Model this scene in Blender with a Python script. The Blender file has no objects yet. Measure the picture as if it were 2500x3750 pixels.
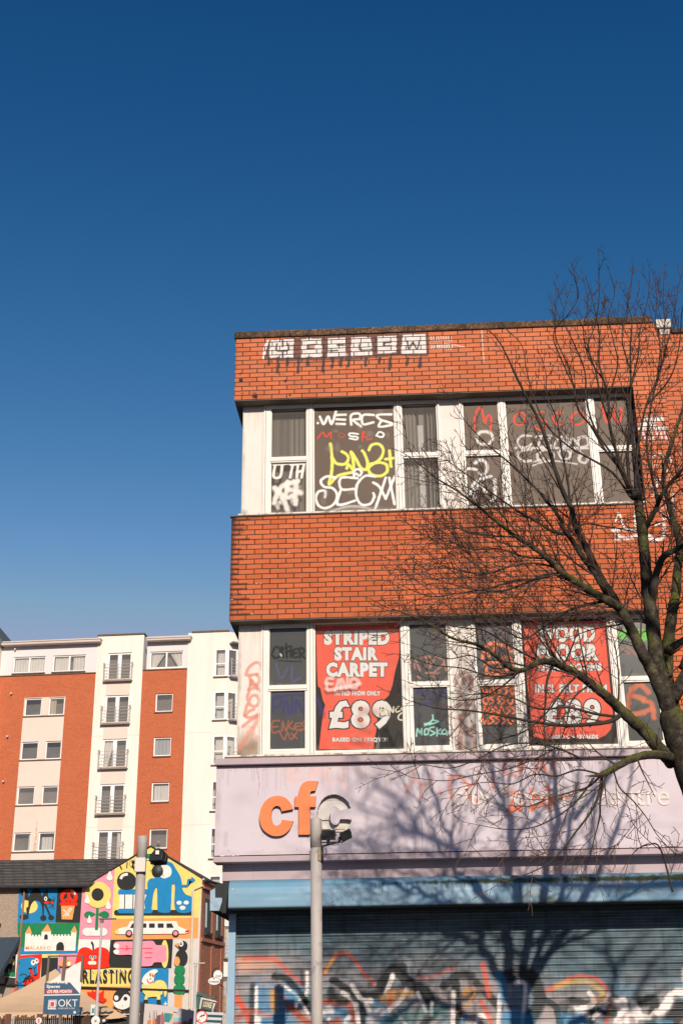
import bpy, bmesh, math, random
import numpy as np
from mathutils import Vector, Matrix, Euler
from mathutils.geometry import tessellate_polygon
random.seed(7)
SC = bpy.context.scene
COL = SC.collection
R = math.radians

# ------------------------------------------------------------------ camera
FPX, PITCH, ROLL, EYE = 4570.0, R(22.28), 0.0131, 1.6      # focal length in px of the 2500x3750 photo
cF = np.array([0, math.cos(PITCH), math.sin(PITCH)])
_u = np.array([0, -math.sin(PITCH), math.cos(PITCH)]); _r = np.array([1.0, 0, 0])
cR = _r*math.cos(ROLL) - _u*math.sin(ROLL)
cU = _u*math.cos(ROLL) + _r*math.sin(ROLL)
cam = bpy.data.cameras.new('camera'); co = bpy.data.objects.new('camera', cam); COL.objects.link(co)
cam.sensor_fit = 'VERTICAL'; cam.sensor_height = 36.0; cam.lens = FPX/3750*36
cam.clip_start = 0.1; cam.clip_end = 3000
M = Matrix.Identity(4)
for i in range(3):
    M[i][0] = cR[i]; M[i][1] = cU[i]; M[i][2] = -cF[i]
M[2][3] = EYE
co.matrix_world = M
SC.camera = co

# ------------------------------------------------------------------ light
SUN_EL, SUN_AZ = R(24.7), R(9.3)          # sun behind the camera, a little to its right
w = bpy.data.worlds.new('World'); SC.world = w; w.use_nodes = True
nt = w.node_tree; nt.nodes.clear()
sky = nt.nodes.new('ShaderNodeTexSky'); sky.sky_type = 'NISHITA'; sky.sun_disc = False
sky.sun_elevation = SUN_EL; sky.sun_rotation = math.pi - SUN_AZ
sky.air_density = 1.0; sky.dust_density = 0.3; sky.ozone_density = 4.0; sky.altitude = 200
bg = nt.nodes.new('ShaderNodeBackground'); bg.inputs[1].default_value = 0.075
out = nt.nodes.new('ShaderNodeOutputWorld')
# deepen the clear sky the way the slide-film photograph does: a power per channel, limited to the plain sky's brightness
sp_ = nt.nodes.new('ShaderNodeSeparateColor'); cb_ = nt.nodes.new('ShaderNodeCombineColor'); nt.links.new(sky.outputs[0], sp_.inputs[0])
for ch, (p_, lo_, hi_) in enumerate(((3.1, .112, .150), (1.70, .21, .305), (1.28, .397, .570))):
    K = bg.inputs[1].default_value; a_ = (hi_/K)/(lo_/K)**p_
    pw_ = nt.nodes.new('ShaderNodeMath'); pw_.operation = 'POWER'; nt.links.new(sp_.outputs[ch], pw_.inputs[0]); pw_.inputs[1].default_value = p_
    ml_ = nt.nodes.new('ShaderNodeMath'); ml_.operation = 'MULTIPLY'; nt.links.new(pw_.outputs[0], ml_.inputs[0]); ml_.inputs[1].default_value = a_
    lm_ = nt.nodes.new('ShaderNodeValue'); lm_.outputs[0].default_value = hi_*(2.1, 1.22, .96)[ch]/K
    mn_ = nt.nodes.new('ShaderNodeMath'); mn_.operation = 'MINIMUM'; nt.links.new(ml_.outputs[0], mn_.inputs[0]); nt.links.new(lm_.outputs[0], mn_.inputs[1])
    nt.links.new(mn_.outputs[0], cb_.inputs[ch])
nt.links.new(cb_.outputs[0], bg.inputs[0]); nt.links.new(bg.outputs[0], out.inputs[0])
sl = bpy.data.lights.new('sun', 'SUN'); sl.energy = 4.6; sl.angle = R(0.53); sl.color = (1.0, 0.89, 0.75)
so = bpy.data.objects.new('sun', sl); COL.objects.link(so)
sdir = Vector((math.sin(SUN_AZ)*math.cos(SUN_EL), -math.cos(SUN_AZ)*math.cos(SUN_EL), math.sin(SUN_EL)))
so.rotation_euler = sdir.to_track_quat('Z', 'Y').to_euler(); so.location = (10, -20, 30)
SC.view_settings.view_transform = 'Standard'; SC.view_settings.look = 'None'
SC.view_settings.exposure = 0.0; SC.view_settings.gamma = 1.0
SC.cycles.max_bounces = 6; SC.cycles.transparent_max_bounces = 12

# ------------------------------------------------------------------ pixel -> plane
def Z(x0, y0, k):                         # a zoomed crop: list of crop px -> list of photo px
    return lambda *l: [(x0+a*k, y0+b*k) for a, b in l]
class Plane:
    """upright plane: passes (0,d), turned a degrees, y = metres behind it (local y)."""
    def __init__(s, a, d, y=0.0):
        s.a, s.d, s.y = R(a), d, y
        s.n = np.array([-math.sin(s.a), -math.cos(s.a), 0]); s.h = np.array([math.cos(s.a), -math.sin(s.a), 0])
    def at(s, y): 
        p = Plane(0, s.d, y); p.a, p.n, p.h = s.a, s.n, s.h; return p
    def uz(s, x, y):                      # photo px -> (u, z) in the building's own frame
        r = cF + cR*(x-1250)/FPX + cU*(1875-y)/FPX
        p0 = np.array([0, s.d, 0]) - s.n*s.y; o = np.array([0, 0, EYE])
        t = ((p0-o)@s.n)/(r@s.n); P = o+t*r
        return float((P-np.array([0, s.d, 0]))@s.h), float(P[2])
    def L(s, pts): return [s.uz(*p) for p in pts]
def at(x, y, Y):
    u, z = Plane(0, Y).uz(x, y); return Vector((u, Y, z))

# ------------------------------------------------------------------ objects
def tag(o, label=None, cat=None, group=None, kind=None):
    if label: o['label'] = label
    if cat: o['category'] = cat
    if group: o['group'] = group
    if kind: o['kind'] = kind
    return o
def empty(name, loc=(0, 0, 0), rz=0.0, label=None, cat=None, group=None, parent=None):
    o = bpy.data.objects.new(name, None); COL.objects.link(o); o.location = loc; o.rotation_euler = (0, 0, rz)
    if parent: o.parent = parent
    o.empty_display_size = 0.2
    return tag(o, label, cat, group)
def link(name, me, parent=None, mats=()):
    o = bpy.data.objects.new(name, me); COL.objects.link(o)
    for m in mats: me.materials.append(m)
    if parent: o.parent = parent
    return o
class MB:
    def __init__(s): s.v = []; s.f = []; s.m = []
    def quad(s, a, b, c, d, m=0):
        i = len(s.v); s.v += [tuple(a), tuple(b), tuple(c), tuple(d)]; s.f.append((i, i+1, i+2, i+3)); s.m.append(m)
    def box(s, x0, x1, y0, y1, z0, z1, m=0, T=None):
        P = [(x0, y0, z0), (x1, y0, z0), (x1, y1, z0), (x0, y1, z0), (x0, y0, z1), (x1, y0, z1), (x1, y1, z1), (x0, y1, z1)]
        if T: P = [tuple(T @ Vector(p)) for p in P]
        i = len(s.v); s.v += P
        for q in ((0, 1, 5, 4), (1, 2, 6, 5), (2, 3, 7, 6), (3, 0, 4, 7), (4, 5, 6, 7), (3, 2, 1, 0)):
            s.f.append(tuple(i+k for k in q)); s.m.append(m)
    def poly(s, pts, y, m=0, T=None):           # flat polygon in x,z at depth y
        tris = tessellate_polygon([[Vector((p[0], p[1], 0)) for p in pts]])
        i = len(s.v); s.v += [tuple(T @ Vector((p[0], y, p[1]))) if T else (p[0], y, p[1]) for p in pts]
        for t in tris:
            a, b, c = [pts[k] for k in t]
            if (b[0]-a[0])*(c[1]-a[1])-(b[1]-a[1])*(c[0]-a[0]) < 0: t = (t[0], t[2], t[1])
            s.f.append(tuple(i+k for k in t)); s.m.append(m)
    def prism(s, pts, y0, y1, m=0, ms=None, T=None):    # outline in x,z with thickness from y0 (front) to y1
        s.poly(pts, y0, m, T); n = len(pts)
        ar = sum(pts[k][0]*pts[(k+1) % n][1]-pts[(k+1) % n][0]*pts[k][1] for k in range(n))
        i = len(s.v)
        for yy in (y0, y1): s.v += [tuple(T @ Vector((p[0], yy, p[1]))) if T else (p[0], yy, p[1]) for p in pts]
        for k in range(n):
            j = (k+1) % n; q = (i+k, i+n+k, i+n+j, i+j) if ar > 0 else (i+j, i+n+j, i+n+k, i+k)
            s.f.append(q); s.m.append(m if ms is None else ms)
        b = len(s.f); s.poly(pts, y1, m if ms is None else ms, T)
        for k in range(b, len(s.f)): s.f[k] = s.f[k][::-1]
    def tube(s, pts, r, n=8, m=0, cap=True):
        pts = [Vector(p) for p in pts]; N = len(pts)
        rr = r if isinstance(r, (list, tuple)) else [r]*N
        i0 = len(s.v); t0 = (pts[1]-pts[0]).normalized()
        a = t0.orthogonal().normalized(); 
        for k in range(N):
            t = (pts[min(k+1, N-1)]-pts[max(k-1, 0)])
            t = t.normalized() if t.length > 1e-9 else t0
            a = (a - t*a.dot(t)); a = a.normalized() if a.length > 1e-6 else t.orthogonal().normalized()
            b = t.cross(a)
            for q in range(n):
                an = 2*math.pi*q/n; s.v.append(tuple(pts[k]+(a*math.cos(an)+b*math.sin(an))*rr[k]))
        for k in range(N-1):
            for q in range(n):
                q2 = (q+1) % n; s.f.append((i0+k*n+q, i0+k*n+q2, i0+(k+1)*n+q2, i0+(k+1)*n+q)); s.m.append(m)
        if cap:
            s.f.append(tuple(i0+q for q in range(n))[::-1]); s.m.append(m)
            s.f.append(tuple(i0+(N-1)*n+q for q in range(n))); s.m.append(m)
    def build(s, name, mats, parent=None, smooth=False, bevel=0):
        me = bpy.data.meshes.new(name); me.from_pydata(s.v, [], s.f)
        if not isinstance(mats, (list, tuple)): mats = [mats]
        for mt in mats: me.materials.append(mt)
        if len(mats) > 1: me.polygons.foreach_set('material_index', s.m)
        if smooth: me.polygons.foreach_set('use_smooth', [True]*len(me.polygons))
        me.update(); o = bpy.data.objects.new(name, me); COL.objects.link(o)
        if parent: o.parent = parent
        if bevel:
            b = o.modifiers.new('bevel', 'BEVEL'); b.width = bevel; b.segments = 2; b.limit_method = 'ANGLE'
        return o
def smooth(pts, n=6, closed=False):
    P = [np.array(p, float) for p in pts]; N = len(P); o = []
    if N < 3 and not closed: return [tuple(p) for p in P]
    for i in range(N if closed else N-1):
        p0, p1, p2, p3 = (P[(i-1) % N], P[i], P[(i+1) % N], P[(i+2) % N]) if closed else (P[max(i-1, 0)], P[i], P[i+1], P[min(i+2, N-1)])
        for k in range(n):
            t = k/n
            o.append(tuple(0.5*(2*p1+(p2-p0)*t+(2*p0-5*p1+4*p2-p3)*t*t+(3*p1-p0-3*p2+p3)*t**3)))
    if not closed: o.append(tuple(P[-1]))
    return o
def ell(cx, cy, rx, ry=None, n=28):
    ry = rx if ry is None else ry
    return [(cx+rx*math.cos(2*math.pi*k/n), cy+ry*math.sin(2*math.pi*k/n)) for k in range(n)]
def pill(x0, x1, y0, y1):
    r = min(abs(y1-y0), abs(x1-x0))/2; cy = (y0+y1)/2
    return [(x0+r+r*math.cos(a), cy+r*math.sin(a)) for a in np.linspace(math.pi/2, 1.5*math.pi, 9)] + \
           [(x1-r+r*math.cos(a), cy+r*math.sin(a)) for a in np.linspace(-math.pi/2, math.pi/2, 9)]
def drop(cx, cy, w_, h):
    return smooth([(cx, cy-h), (cx+w_*.6, cy-h*.15), (cx+w_, cy+h*.45), (cx+w_*.6, cy+h*.9), (cx, cy+h), (cx-w_*.6, cy+h*.9), (cx-w_, cy+h*.45), (cx-w_*.6, cy-h*.15)], 3, True)
def ribbon(pts, w_, sm=5):
    P = smooth(pts, sm); L = []; Rr = []
    for i, p in enumerate(P):
        a = np.array(P[max(i-1, 0)]); b = np.array(P[min(i+1, len(P)-1)]); d = b-a; d = d/(np.linalg.norm(d)+1e-9)
        nn = np.array([-d[1], d[0]])*w_/2; L.append(tuple(np.array(p)+nn)); Rr.append(tuple(np.array(p)-nn))
    return L+Rr[::-1]
def text_geo(s, bold=0.0, sp=1.0, shear=0.0, res=3):
    cu = bpy.data.curves.new('t', 'FONT'); cu.body = s; cu.size = 1; cu.offset = bold; cu.space_character = sp; cu.shear = shear
    cu.resolution_u = res; cu.fill_mode = 'BOTH' if False else cu.fill_mode
    o = bpy.data.objects.new('t', cu); COL.objects.link(o)
    dg = bpy.context.evaluated_depsgraph_get(); me = bpy.data.meshes.new_from_object(o.evaluated_get(dg))
    v = [(p.co.x, p.co.y) for p in me.vertices]; f = [tuple(p.vertices) for p in me.polygons]
    bpy.data.objects.remove(o); bpy.data.curves.remove(cu); bpy.data.meshes.remove(me)
    return v, f
def put_text(mb, s, quad, y, m=0, bold=0.0, sp=1.0, grow=0.0, shear=0.0, T=None):
    """writes s into the quad [(u,z) bottom left, bottom right, top right, top left]; grow widens the strokes without moving the letters"""
    v0, _ = text_geo(s, bold, sp, shear); v, f = text_geo(s, bold+grow, sp, shear) if grow else text_geo(s, bold, sp, shear)
    xs = [p[0] for p in v0]; ys = [p[1] for p in v0]; x0, x1, y0, y1 = min(xs), max(xs), min(ys), max(ys)
    bl, br, tr, tl = [np.array(q) for q in quad]; i = len(mb.v)
    for px, py in v:
        a = (px-x0)/(x1-x0); b = (py-y0)/(y1-y0)
        p = bl*(1-a)*(1-b)+br*a*(1-b)+tr*a*b+tl*(1-a)*b
        q = (p[0], y, p[1]); mb.v.append(tuple(T @ Vector(q)) if T else q)
    for q in f: mb.f.append(tuple(i+k for k in q)); mb.m.append(m)
def rectq(pl, zm, x0, y0, x1, y1):        # crop px rectangle -> quad for put_text
    a, b, c, d = pl.L(zm((x0, y1), (x1, y1), (x1, y0), (x0, y0))); return [a, b, c, d]

# ------------------------------------------------------------------ materials
def NT(name):
    m = bpy.data.materials.new(name); m.use_nodes = True; n = m.node_tree; n.nodes.clear(); return m, n
def nd(n, t, **kw):
    x = n.nodes.new(t)
    for k, v in kw.items():
        if k.startswith('i_'): x.inputs[k[2:].replace('_', ' ')].default_value = v
        else: setattr(x, k, v)
    return x
def c4(c): return (c[0], c[1], c[2], 1.0)
def mixc(n, fac, a, b, mode='MIX'):
    x = n.nodes.new('ShaderNodeMix'); x.data_type = 'RGBA'; x.blend_type = mode
    for s, v in ((0, fac), (6, a), (7, b)):
        if hasattr(v, 'links') or hasattr(v, 'is_linked'): n.links.new(v, x.inputs[s])
        else: x.inputs[s].default_value = v if s == 0 else c4(v)
    return x.outputs[2]
def ramp(n, src, stops):
    r = n.nodes.new('ShaderNodeValToRGB'); n.links.new(src, r.inputs[0]); e = r.color_ramp.elements
    while len(e) < len(stops): e.new(0.5)
    for k, (p, c) in enumerate(stops): e[k].position = p; e[k].color = c4(c) if isinstance(c, tuple) else (c, c, c, 1)
    return r.outputs[0]
def noise(n, scale, detail=4, rough=.55, vec=None):
    x = n.nodes.new('ShaderNodeTexNoise'); x.inputs['Scale'].default_value = scale; x.inputs['Detail'].default_value = detail; x.inputs['Roughness'].default_value = rough
    if vec is not None: n.links.new(vec, x.inputs['Vector'])
    return x.outputs[0]
def objco(n): return n.nodes.new('ShaderNodeTexCoord').outputs['Object']
def finish(m, n, colour, rough=.7, spec=.3, bump=None, bstr=.2, bdist=.01, metal=0.0, alpha_mix=None):
    p = n.nodes.new('ShaderNodeBsdfPrincipled'); p.inputs['Roughness'].default_value = rough; p.inputs['Specular IOR Level'].default_value = spec; p.inputs['Metallic'].default_value = metal
    if hasattr(colour, 'is_linked'): n.links.new(colour, p.inputs['Base Color'])
    else: p.inputs['Base Color'].default_value = c4(colour)
    if bump is not None:
        b = n.nodes.new('ShaderNodeBump'); b.inputs['Strength'].default_value = bstr; b.inputs['Distance'].default_value = bdist
        n.links.new(bump, b.inputs['Height']); n.links.new(b.outputs[0], p.inputs['Normal'])
    o = n.nodes.new('ShaderNodeOutputMaterial'); res = p.outputs[0]
    if alpha_mix is not None:
        res = alpha_mix(n, res)
    n.links.new(res, o.inputs[0]); return m
_mc = {}
def solid(name, col, rough=.6, spec=.3, var=.12, scale=3.0, bump=0.0, metal=0.0, stretch=None):
    """painted / plastered / metal surface with uneven tone"""
    if name in _mc: return _mc[name]
    m, n = NT(name); v = objco(n)
    if stretch:
        mp = n.nodes.new('ShaderNodeMapping'); mp.inputs['Scale'].default_value = stretch; n.links.new(v, mp.inputs[0]); v = mp.outputs[0]
    a = noise(n, scale, 5, .6, v); b = noise(n, scale*7, 3, .6, v)
    f = n.nodes.new('ShaderNodeMath'); f.operation = 'MULTIPLY_ADD'; n.links.new(a, f.inputs[0]); f.inputs[1].default_value = .7
    g = n.nodes.new('ShaderNodeMath'); g.operation = 'MULTIPLY'; n.links.new(b, g.inputs[0]); g.inputs[1].default_value = .3; n.links.new(g.outputs[0], f.inputs[2])
    c = ramp(n, f.outputs[0], [(.25, tuple(x*(1-var*1.6) for x in col)), (.5, col), (.75, tuple(min(1, x*(1+var)) for x in col))])
    finish(m, n, c, rough, spec, bump=(b if bump else None), bstr=bump, bdist=.01, metal=metal); _mc[name] = m; return m
def attr_paint(n):
    a = n.nodes.new('ShaderNodeAttribute'); a.attribute_name = 'paint'; return a.outputs['Color'], a.outputs['Alpha']
def mat_brick(name, x0, z0, bw, rh, mort, c1, c2, cm, off=.5, paint=False, bump=.5, wear=.25, msmooth=.1, sat_noise=.9):
    m, n = NT(name); v = objco(n); s = n.nodes.new('ShaderNodeSeparateXYZ'); n.links.new(v, s.inputs[0])
    def mth(op, a, b):
        x = n.nodes.new('ShaderNodeMath'); x.operation = op
        for k, q in enumerate((a, b)):
            if hasattr(q, 'is_linked'): n.links.new(q, x.inputs[k])
            else: x.inputs[k].default_value = q
        return x.outputs[0]
    wob = mth('MULTIPLY', mth('SUBTRACT', noise(n, 1.3, 2, .5, v), .5), .012)
    xx = mth('ADD', mth('ADD', s.outputs[0], s.outputs[1]), -x0); zz = mth('ADD', mth('ADD', s.outputs[2], -z0), wob)
    cb = n.nodes.new('ShaderNodeCombineXYZ'); n.links.new(xx, cb.inputs[0]); n.links.new(zz, cb.inputs[1])
    b = n.nodes.new('ShaderNodeTexBrick'); b.offset = off; b.squash = 1.0
    n.links.new(cb.outputs[0], b.inputs['Vector'])
    b.inputs['Scale'].default_value = 1; b.inputs['Brick Width'].default_value = bw; b.inputs['Row Height'].default_value = rh
    b.inputs['Mortar Size'].default_value = mort; b.inputs['Mortar Smooth'].default_value = msmooth; b.inputs['Bias'].default_value = -.1
    b.inputs['Color1'].default_value = c4(c1); b.inputs['Color2'].default_value = c4(c2); b.inputs['Mortar'].default_value = c4(cm)
    b2 = n.nodes.new('ShaderNodeTexBrick'); b2.offset = off
    n.links.new(cb.outputs[0], b2.inputs['Vector'])
    for k, q in (('Scale', 1), ('Brick Width', bw), ('Row Height', rh), ('Mortar Size', 0.0), ('Bias', 0.0)): b2.inputs[k].default_value = q
    b2.inputs['Color1'].default_value = c4(c1); b2.inputs['Color2'].default_value = c4(c2)
    big = noise(n, .9, 5, .6, v); fine = noise(n, 28, 4, .65, v)
    col = b2.outputs['Color']
    col = mixc(n, ramp(n, big, [(.35, wear), (.65, 0.0)]), col, tuple(x*.55 for x in c1))
    col = mixc(n, ramp(n, fine, [(.3, .35), (.6, 0.0)]), col, tuple(x*.6 for x in c2))
    b3 = n.nodes.new('ShaderNodeTexBrick'); b3.offset = off; n.links.new(cb.outputs[0], b3.inputs['Vector'])
    for k, q in (('Scale', 1), ('Brick Width', bw), ('Row Height', rh), ('Mortar Size', 0.0), ('Bias', -.62), ('Color1', (0, 0, 0, 1)), ('Color2', (1, 1, 1, 1))): b3.inputs[k].default_value = q
    col = mixc(n, ramp(n, b3.outputs['Color'], [(.02, 0.0), (.30, wear*.75)]), col, (c1[0]*.62, c1[1]*.62, c1[2]*.75))
    if paint:
        pc, pa = attr_paint(n); col = mixc(n, pa, col, pc)
    mo = mixc(n, ramp(n, noise(n, 9, 3, .6, v), [(.4, 0.0), (.7, 1.0)]), cm, tuple(min(1, x*2.2) for x in cm))
    colf = mixc(n, b.outputs['Fac'], col, mo)
    h = mth('ADD', mth('MULTIPLY', b.outputs['Fac'], -1.0), mth('MULTIPLY', fine, .25))
    return finish(m, n, colf, .78, .25, bump=h, bstr=bump, bdist=.006)
def mat_paint(name, col, rough=.5, spec=.4, var=.1, glass=None, scale=2.0, dirt=None):
    """a surface that carries sprayed paint, dirt and rust in its 'paint' attribute; glass = how much one sees through it"""
    m, n = NT(name); v = objco(n); pc, pa = attr_paint(n)
    a = noise(n, scale, 5, .6, v)
    c = ramp(n, a, [(.25, tuple(x*(1-var*1.6) for x in col)), (.5, col), (.75, tuple(min(1, x*(1+var)) for x in col))])
    if glass is None:
        cc = mixc(n, pa, c, pc); return finish(m, n, cc, rough, spec)
    def am(n, res):
        gl = n.nodes.new('ShaderNodeBsdfPrincipled'); n.links.new(c, gl.inputs['Base Color']); gl.inputs['Roughness'].default_value = rough; gl.inputs['Specular IOR Level'].default_value = spec
        tr = n.nodes.new('ShaderNodeBsdfTransparent'); mx = n.nodes.new('ShaderNodeMixShader'); mx.inputs[0].default_value = glass
        n.links.new(gl.outputs[0], mx.inputs[1]); n.links.new(tr.outputs[0], mx.inputs[2])
        m2 = n.nodes.new('ShaderNodeMixShader'); n.links.new(pa, m2.inputs[0]); n.links.new(mx.outputs[0], m2.inputs[1]); n.links.new(res, m2.inputs[2])
        return m2.outputs[0]
    return finish(m, n, pc, .6, .2, alpha_mix=am)
def mat_glass(name, col, see, rough=.08, spec=.5):
    if name in _mc: return _mc[name]
    m, n = NT(name); v = objco(n)
    c = ramp(n, noise(n, .8, 3, .5, v), [(.3, tuple(x*.8 for x in col)), (.7, tuple(x*1.15 for x in col))])
    def am(n, res):
        tr = n.nodes.new('ShaderNodeBsdfTransparent'); mx = n.nodes.new('ShaderNodeMixShader'); mx.inputs[0].default_value = see
        n.links.new(res, mx.inputs[1]); n.links.new(tr.outputs[0], mx.inputs[2]); return mx.outputs[0]
    finish(m, n, c, rough, spec, alpha_mix=am); _mc[name] = m; return m

# ------------------------------------------------------------------ paint grids (sprayed paint, rust and dirt on a fine mesh)
_rng = np.random.RandomState(3)
_lat = _rng.rand(128, 128)
def vn(x, y):
    xi = np.floor(x).astype(int); yi = np.floor(y).astype(int); fx = x-xi; fy = y-yi
    fx = fx*fx*(3-2*fx); fy = fy*fy*(3-2*fy); g = lambda i, j: _lat[i % 128, j % 128]
    return (g(xi, yi)*(1-fx)+g(xi+1, yi)*fx)*(1-fy)+(g(xi, yi+1)*(1-fx)+g(xi+1, yi+1)*fx)*fy
def fbm(x, y, s, o=3):
    r = 0; a = .5; t = 0
    for k in range(o): r = r+a*vn(x*s+k*17.3, y*s+k*9.1); t += a; a *= .5; s *= 2.1
    return r/t
class Paint:
    def __init__(s, u, z):
        s.u = u; s.z = z; s.c = np.zeros((u.size, 3)); s.a = np.zeros(u.size)
    def over(s, al, col, idx=None):
        if idx is None: idx = slice(None)
        a0 = s.a[idx]; an = al+a0*(1-al); col = np.array(col, float)
        w_ = np.where(an > 1e-6, al/np.maximum(an, 1e-6), 0)[:, None]
        s.c[idx] = s.c[idx]*(1-w_)+col*w_; s.a[idx] = an
    def stroke(s, pts, w_, col, soft=.35, op=.95, rag=.25, sm=6):
        """w_ full width in metres; soft = share of the half width that fades out"""
        P = np.array(smooth(pts, sm)) if len(pts) > 1 else np.array([pts[0], (pts[0][0]+.001, pts[0][1])])
        h = w_/2*(1+soft)
        lo = P.min(0)-h*1.3; hi = P.max(0)+h*1.3
        idx = np.where((s.u > lo[0]) & (s.u < hi[0]) & (s.z > lo[1]) & (s.z < hi[1]))[0]
        if idx.size == 0: return
        U = s.u[idx]; V = s.z[idx]; d = np.full(U.size, 9e9)
        for a, b in zip(P[:-1], P[1:]):
            e = b-a; l2 = e@e+1e-12; t = np.clip(((U-a[0])*e[0]+(V-a[1])*e[1])/l2, 0, 1)
            d = np.minimum(d, (U-a[0]-t*e[0])**2+(V-a[1]-t*e[1])**2)
        d = np.sqrt(d)+(fbm(U, V, 22)-.5)*rag*w_
        x = np.clip((h-d)/(w_*soft+1e-6), 0, 1); al = x*x*(3-2*x)*op
        s.over(al, col, idx)
    def strokes(s, L, w_, col, **k):
        for p in L: s.stroke(p, w_, col, **k)
    def poly(s, P, col, op=.95, rag=0.0):
        P = np.array(P); ins = np.zeros(s.u.size, bool); U = s.u+(fbm(s.u, s.z, 18)-.5)*rag; V = s.z+(fbm(s.u+9, s.z, 18)-.5)*rag; j = len(P)-1
        for i in range(len(P)):
            xi, yi = P[i]; xj, yj = P[j]
            c = ((yi > V) != (yj > V)) & (U < (xj-xi)*(V-yi)/(yj-yi+1e-12)+xi); ins ^= c; j = i
        idx = np.where(ins)[0]; s.over(np.full(idx.size, op)*(.8+.4*np.clip(fbm(s.u[idx], s.z[idx], 30)-.3, 0, .5)), col, idx)
    def blot(s, u, z, ru, rz, col, op=.6, sc=9, hard=1.0):
        d = np.sqrt(((s.u-u)/ru)**2+((s.z-z)/rz)**2); idx = np.where(d < 1.4)[0]
        x = np.clip((1.0-d[idx]+(fbm(s.u[idx], s.z[idx], sc)-.5)*1.1)*hard, 0, 1); s.over(x*op, col, idx)
    def drips(s, u0, u1, z0, lmin, lmax, col, op=.5, n=40, w_=.012, seed=1):
        r = random.Random(seed)
        for k in range(n):
            u = r.uniform(u0, u1); l = r.uniform(lmin, lmax)*r.random()**.5
            s.stroke([(u, z0), (u+r.uniform(-.004, .004), z0-l)], w_*r.uniform(.5, 1.6), col, soft=.9, op=op*r.uniform(.3, 1), rag=.2)
def grid(name, parent, us, ss, pos, mats, paint=None, base=None, hole=None, smooth_=False):
    """us: columns, ss: rows; pos(U,S)->x,y,z arrays; paint(Paint) fills the attribute"""
    U, S = np.meshgrid(us, ss); U = U.ravel(); S = S.ravel(); X, Y, Zz = pos(U, S)
    nu, ns = len(us), len(ss)
    me = bpy.data.meshes.new(name); co_ = np.stack([X, Y, Zz], 1).astype(np.float32)
    i = np.arange(nu*ns).reshape(ns, nu); f = np.stack([i[:-1, :-1], i[:-1, 1:], i[1:, 1:], i[1:, :-1]], -1).reshape(-1, 4)
    if hole is not None:
        keep = ~hole(X[f].mean(1), Zz[f].mean(1)); f = f[keep]
    me.vertices.add(len(co_)); me.vertices.foreach_set('co', co_.ravel())
    me.loops.add(f.size); me.loops.foreach_set('vertex_index', f.ravel().astype(np.int32))
    me.polygons.add(len(f)); me.polygons.foreach_set('loop_start', np.arange(0, f.size, 4, dtype=np.int32))
    me.update(calc_edges=True)
    if smooth_: me.polygons.foreach_set('use_smooth', [True]*len(f))
    p = Paint(X.astype(float), Zz.astype(float))
    if base is not None: p.c[:] = base(X, Zz); p.a[:] = 1
    if paint: paint(p)
    at_ = me.color_attributes.new('paint', 'FLOAT_COLOR', 'POINT')
    at_.data.foreach_set('color', np.concatenate([p.c, p.a[:, None]], 1).astype(np.float32).ravel())
    if not isinstance(mats, (list, tuple)): mats = [mats]
    for m_ in mats: me.materials.append(m_)
    o = bpy.data.objects.new(name, me); COL.objects.link(o)
    if parent: o.parent = parent
    return o
def flat(name, parent, u0, u1, z0, z1, y, res, mat, paint=None, **k):
    return grid(name, parent, np.linspace(u0, u1, max(2, int((u1-u0)/res)+1)), np.linspace(z0, z1, max(2, int((z1-z0)/res)+1)),
                lambda U, S: (U, np.full(U.size, float(y)), S), mat, paint, **k)
# ================================================================== colours
WHITE = (.80, .74, .66); DARK = (.02, .02, .022)
FRAME = solid('window frame enamel', (.76, .70, .63), .45, .4, .10, 2.2)
ALU = solid('dirty alloy flashing', (.42, .36, .30), .5, .4, .25, 6)
CONC = solid('stained concrete soffit', (.16, .135, .11), .9, .2, .3, 4, .3)
COPE = None

# ================================================================== ground
def ground():
    m, n = NT('asphalt'); v = objco(n)
    c = ramp(n, noise(n, 1.5, 6, .65, v), [(.3, (.035, .035, .037)), (.7, (.07, .068, .066))])
    finish(m, n, c, .9, .2, bump=noise(n, 60, 3, .6, v), bstr=.4, bdist=.01)
    mb = MB(); mb.quad((-900, -300, 0), (900, -300, 0), (900, 1500, 0), (-900, 1500, 0)); tag(mb.build('ground', m), kind='structure')
    pv = mat_brick('paving slabs', 0, 0, .6, .45, .006, (.24, .22, .2), (.3, .28, .25), (.08, .075, .07), bump=.3)
    n = pv.node_tree
    mb = MB(); mb.box(-1.9, 14, 10.6, 16.4, .004, .12); mb.box(-1.95, 14, 10.45, 10.6, .004, .12)
    tag(mb.build('pavement', solid('pavement slabs', (.13, .12, .11), .9, .2, .2, 3, .2)), kind='structure')
    mb = MB(); mb.box(-40, 14, 9.9, 10.1, .004, .008); mb.box(-40, 14, 9.6, 9.75, .004, .008)
    tag(mb.build('road_marking', solid('yellow road paint', (.6, .42, .06), .7, .2, .2)), kind='structure')
ground()

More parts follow.
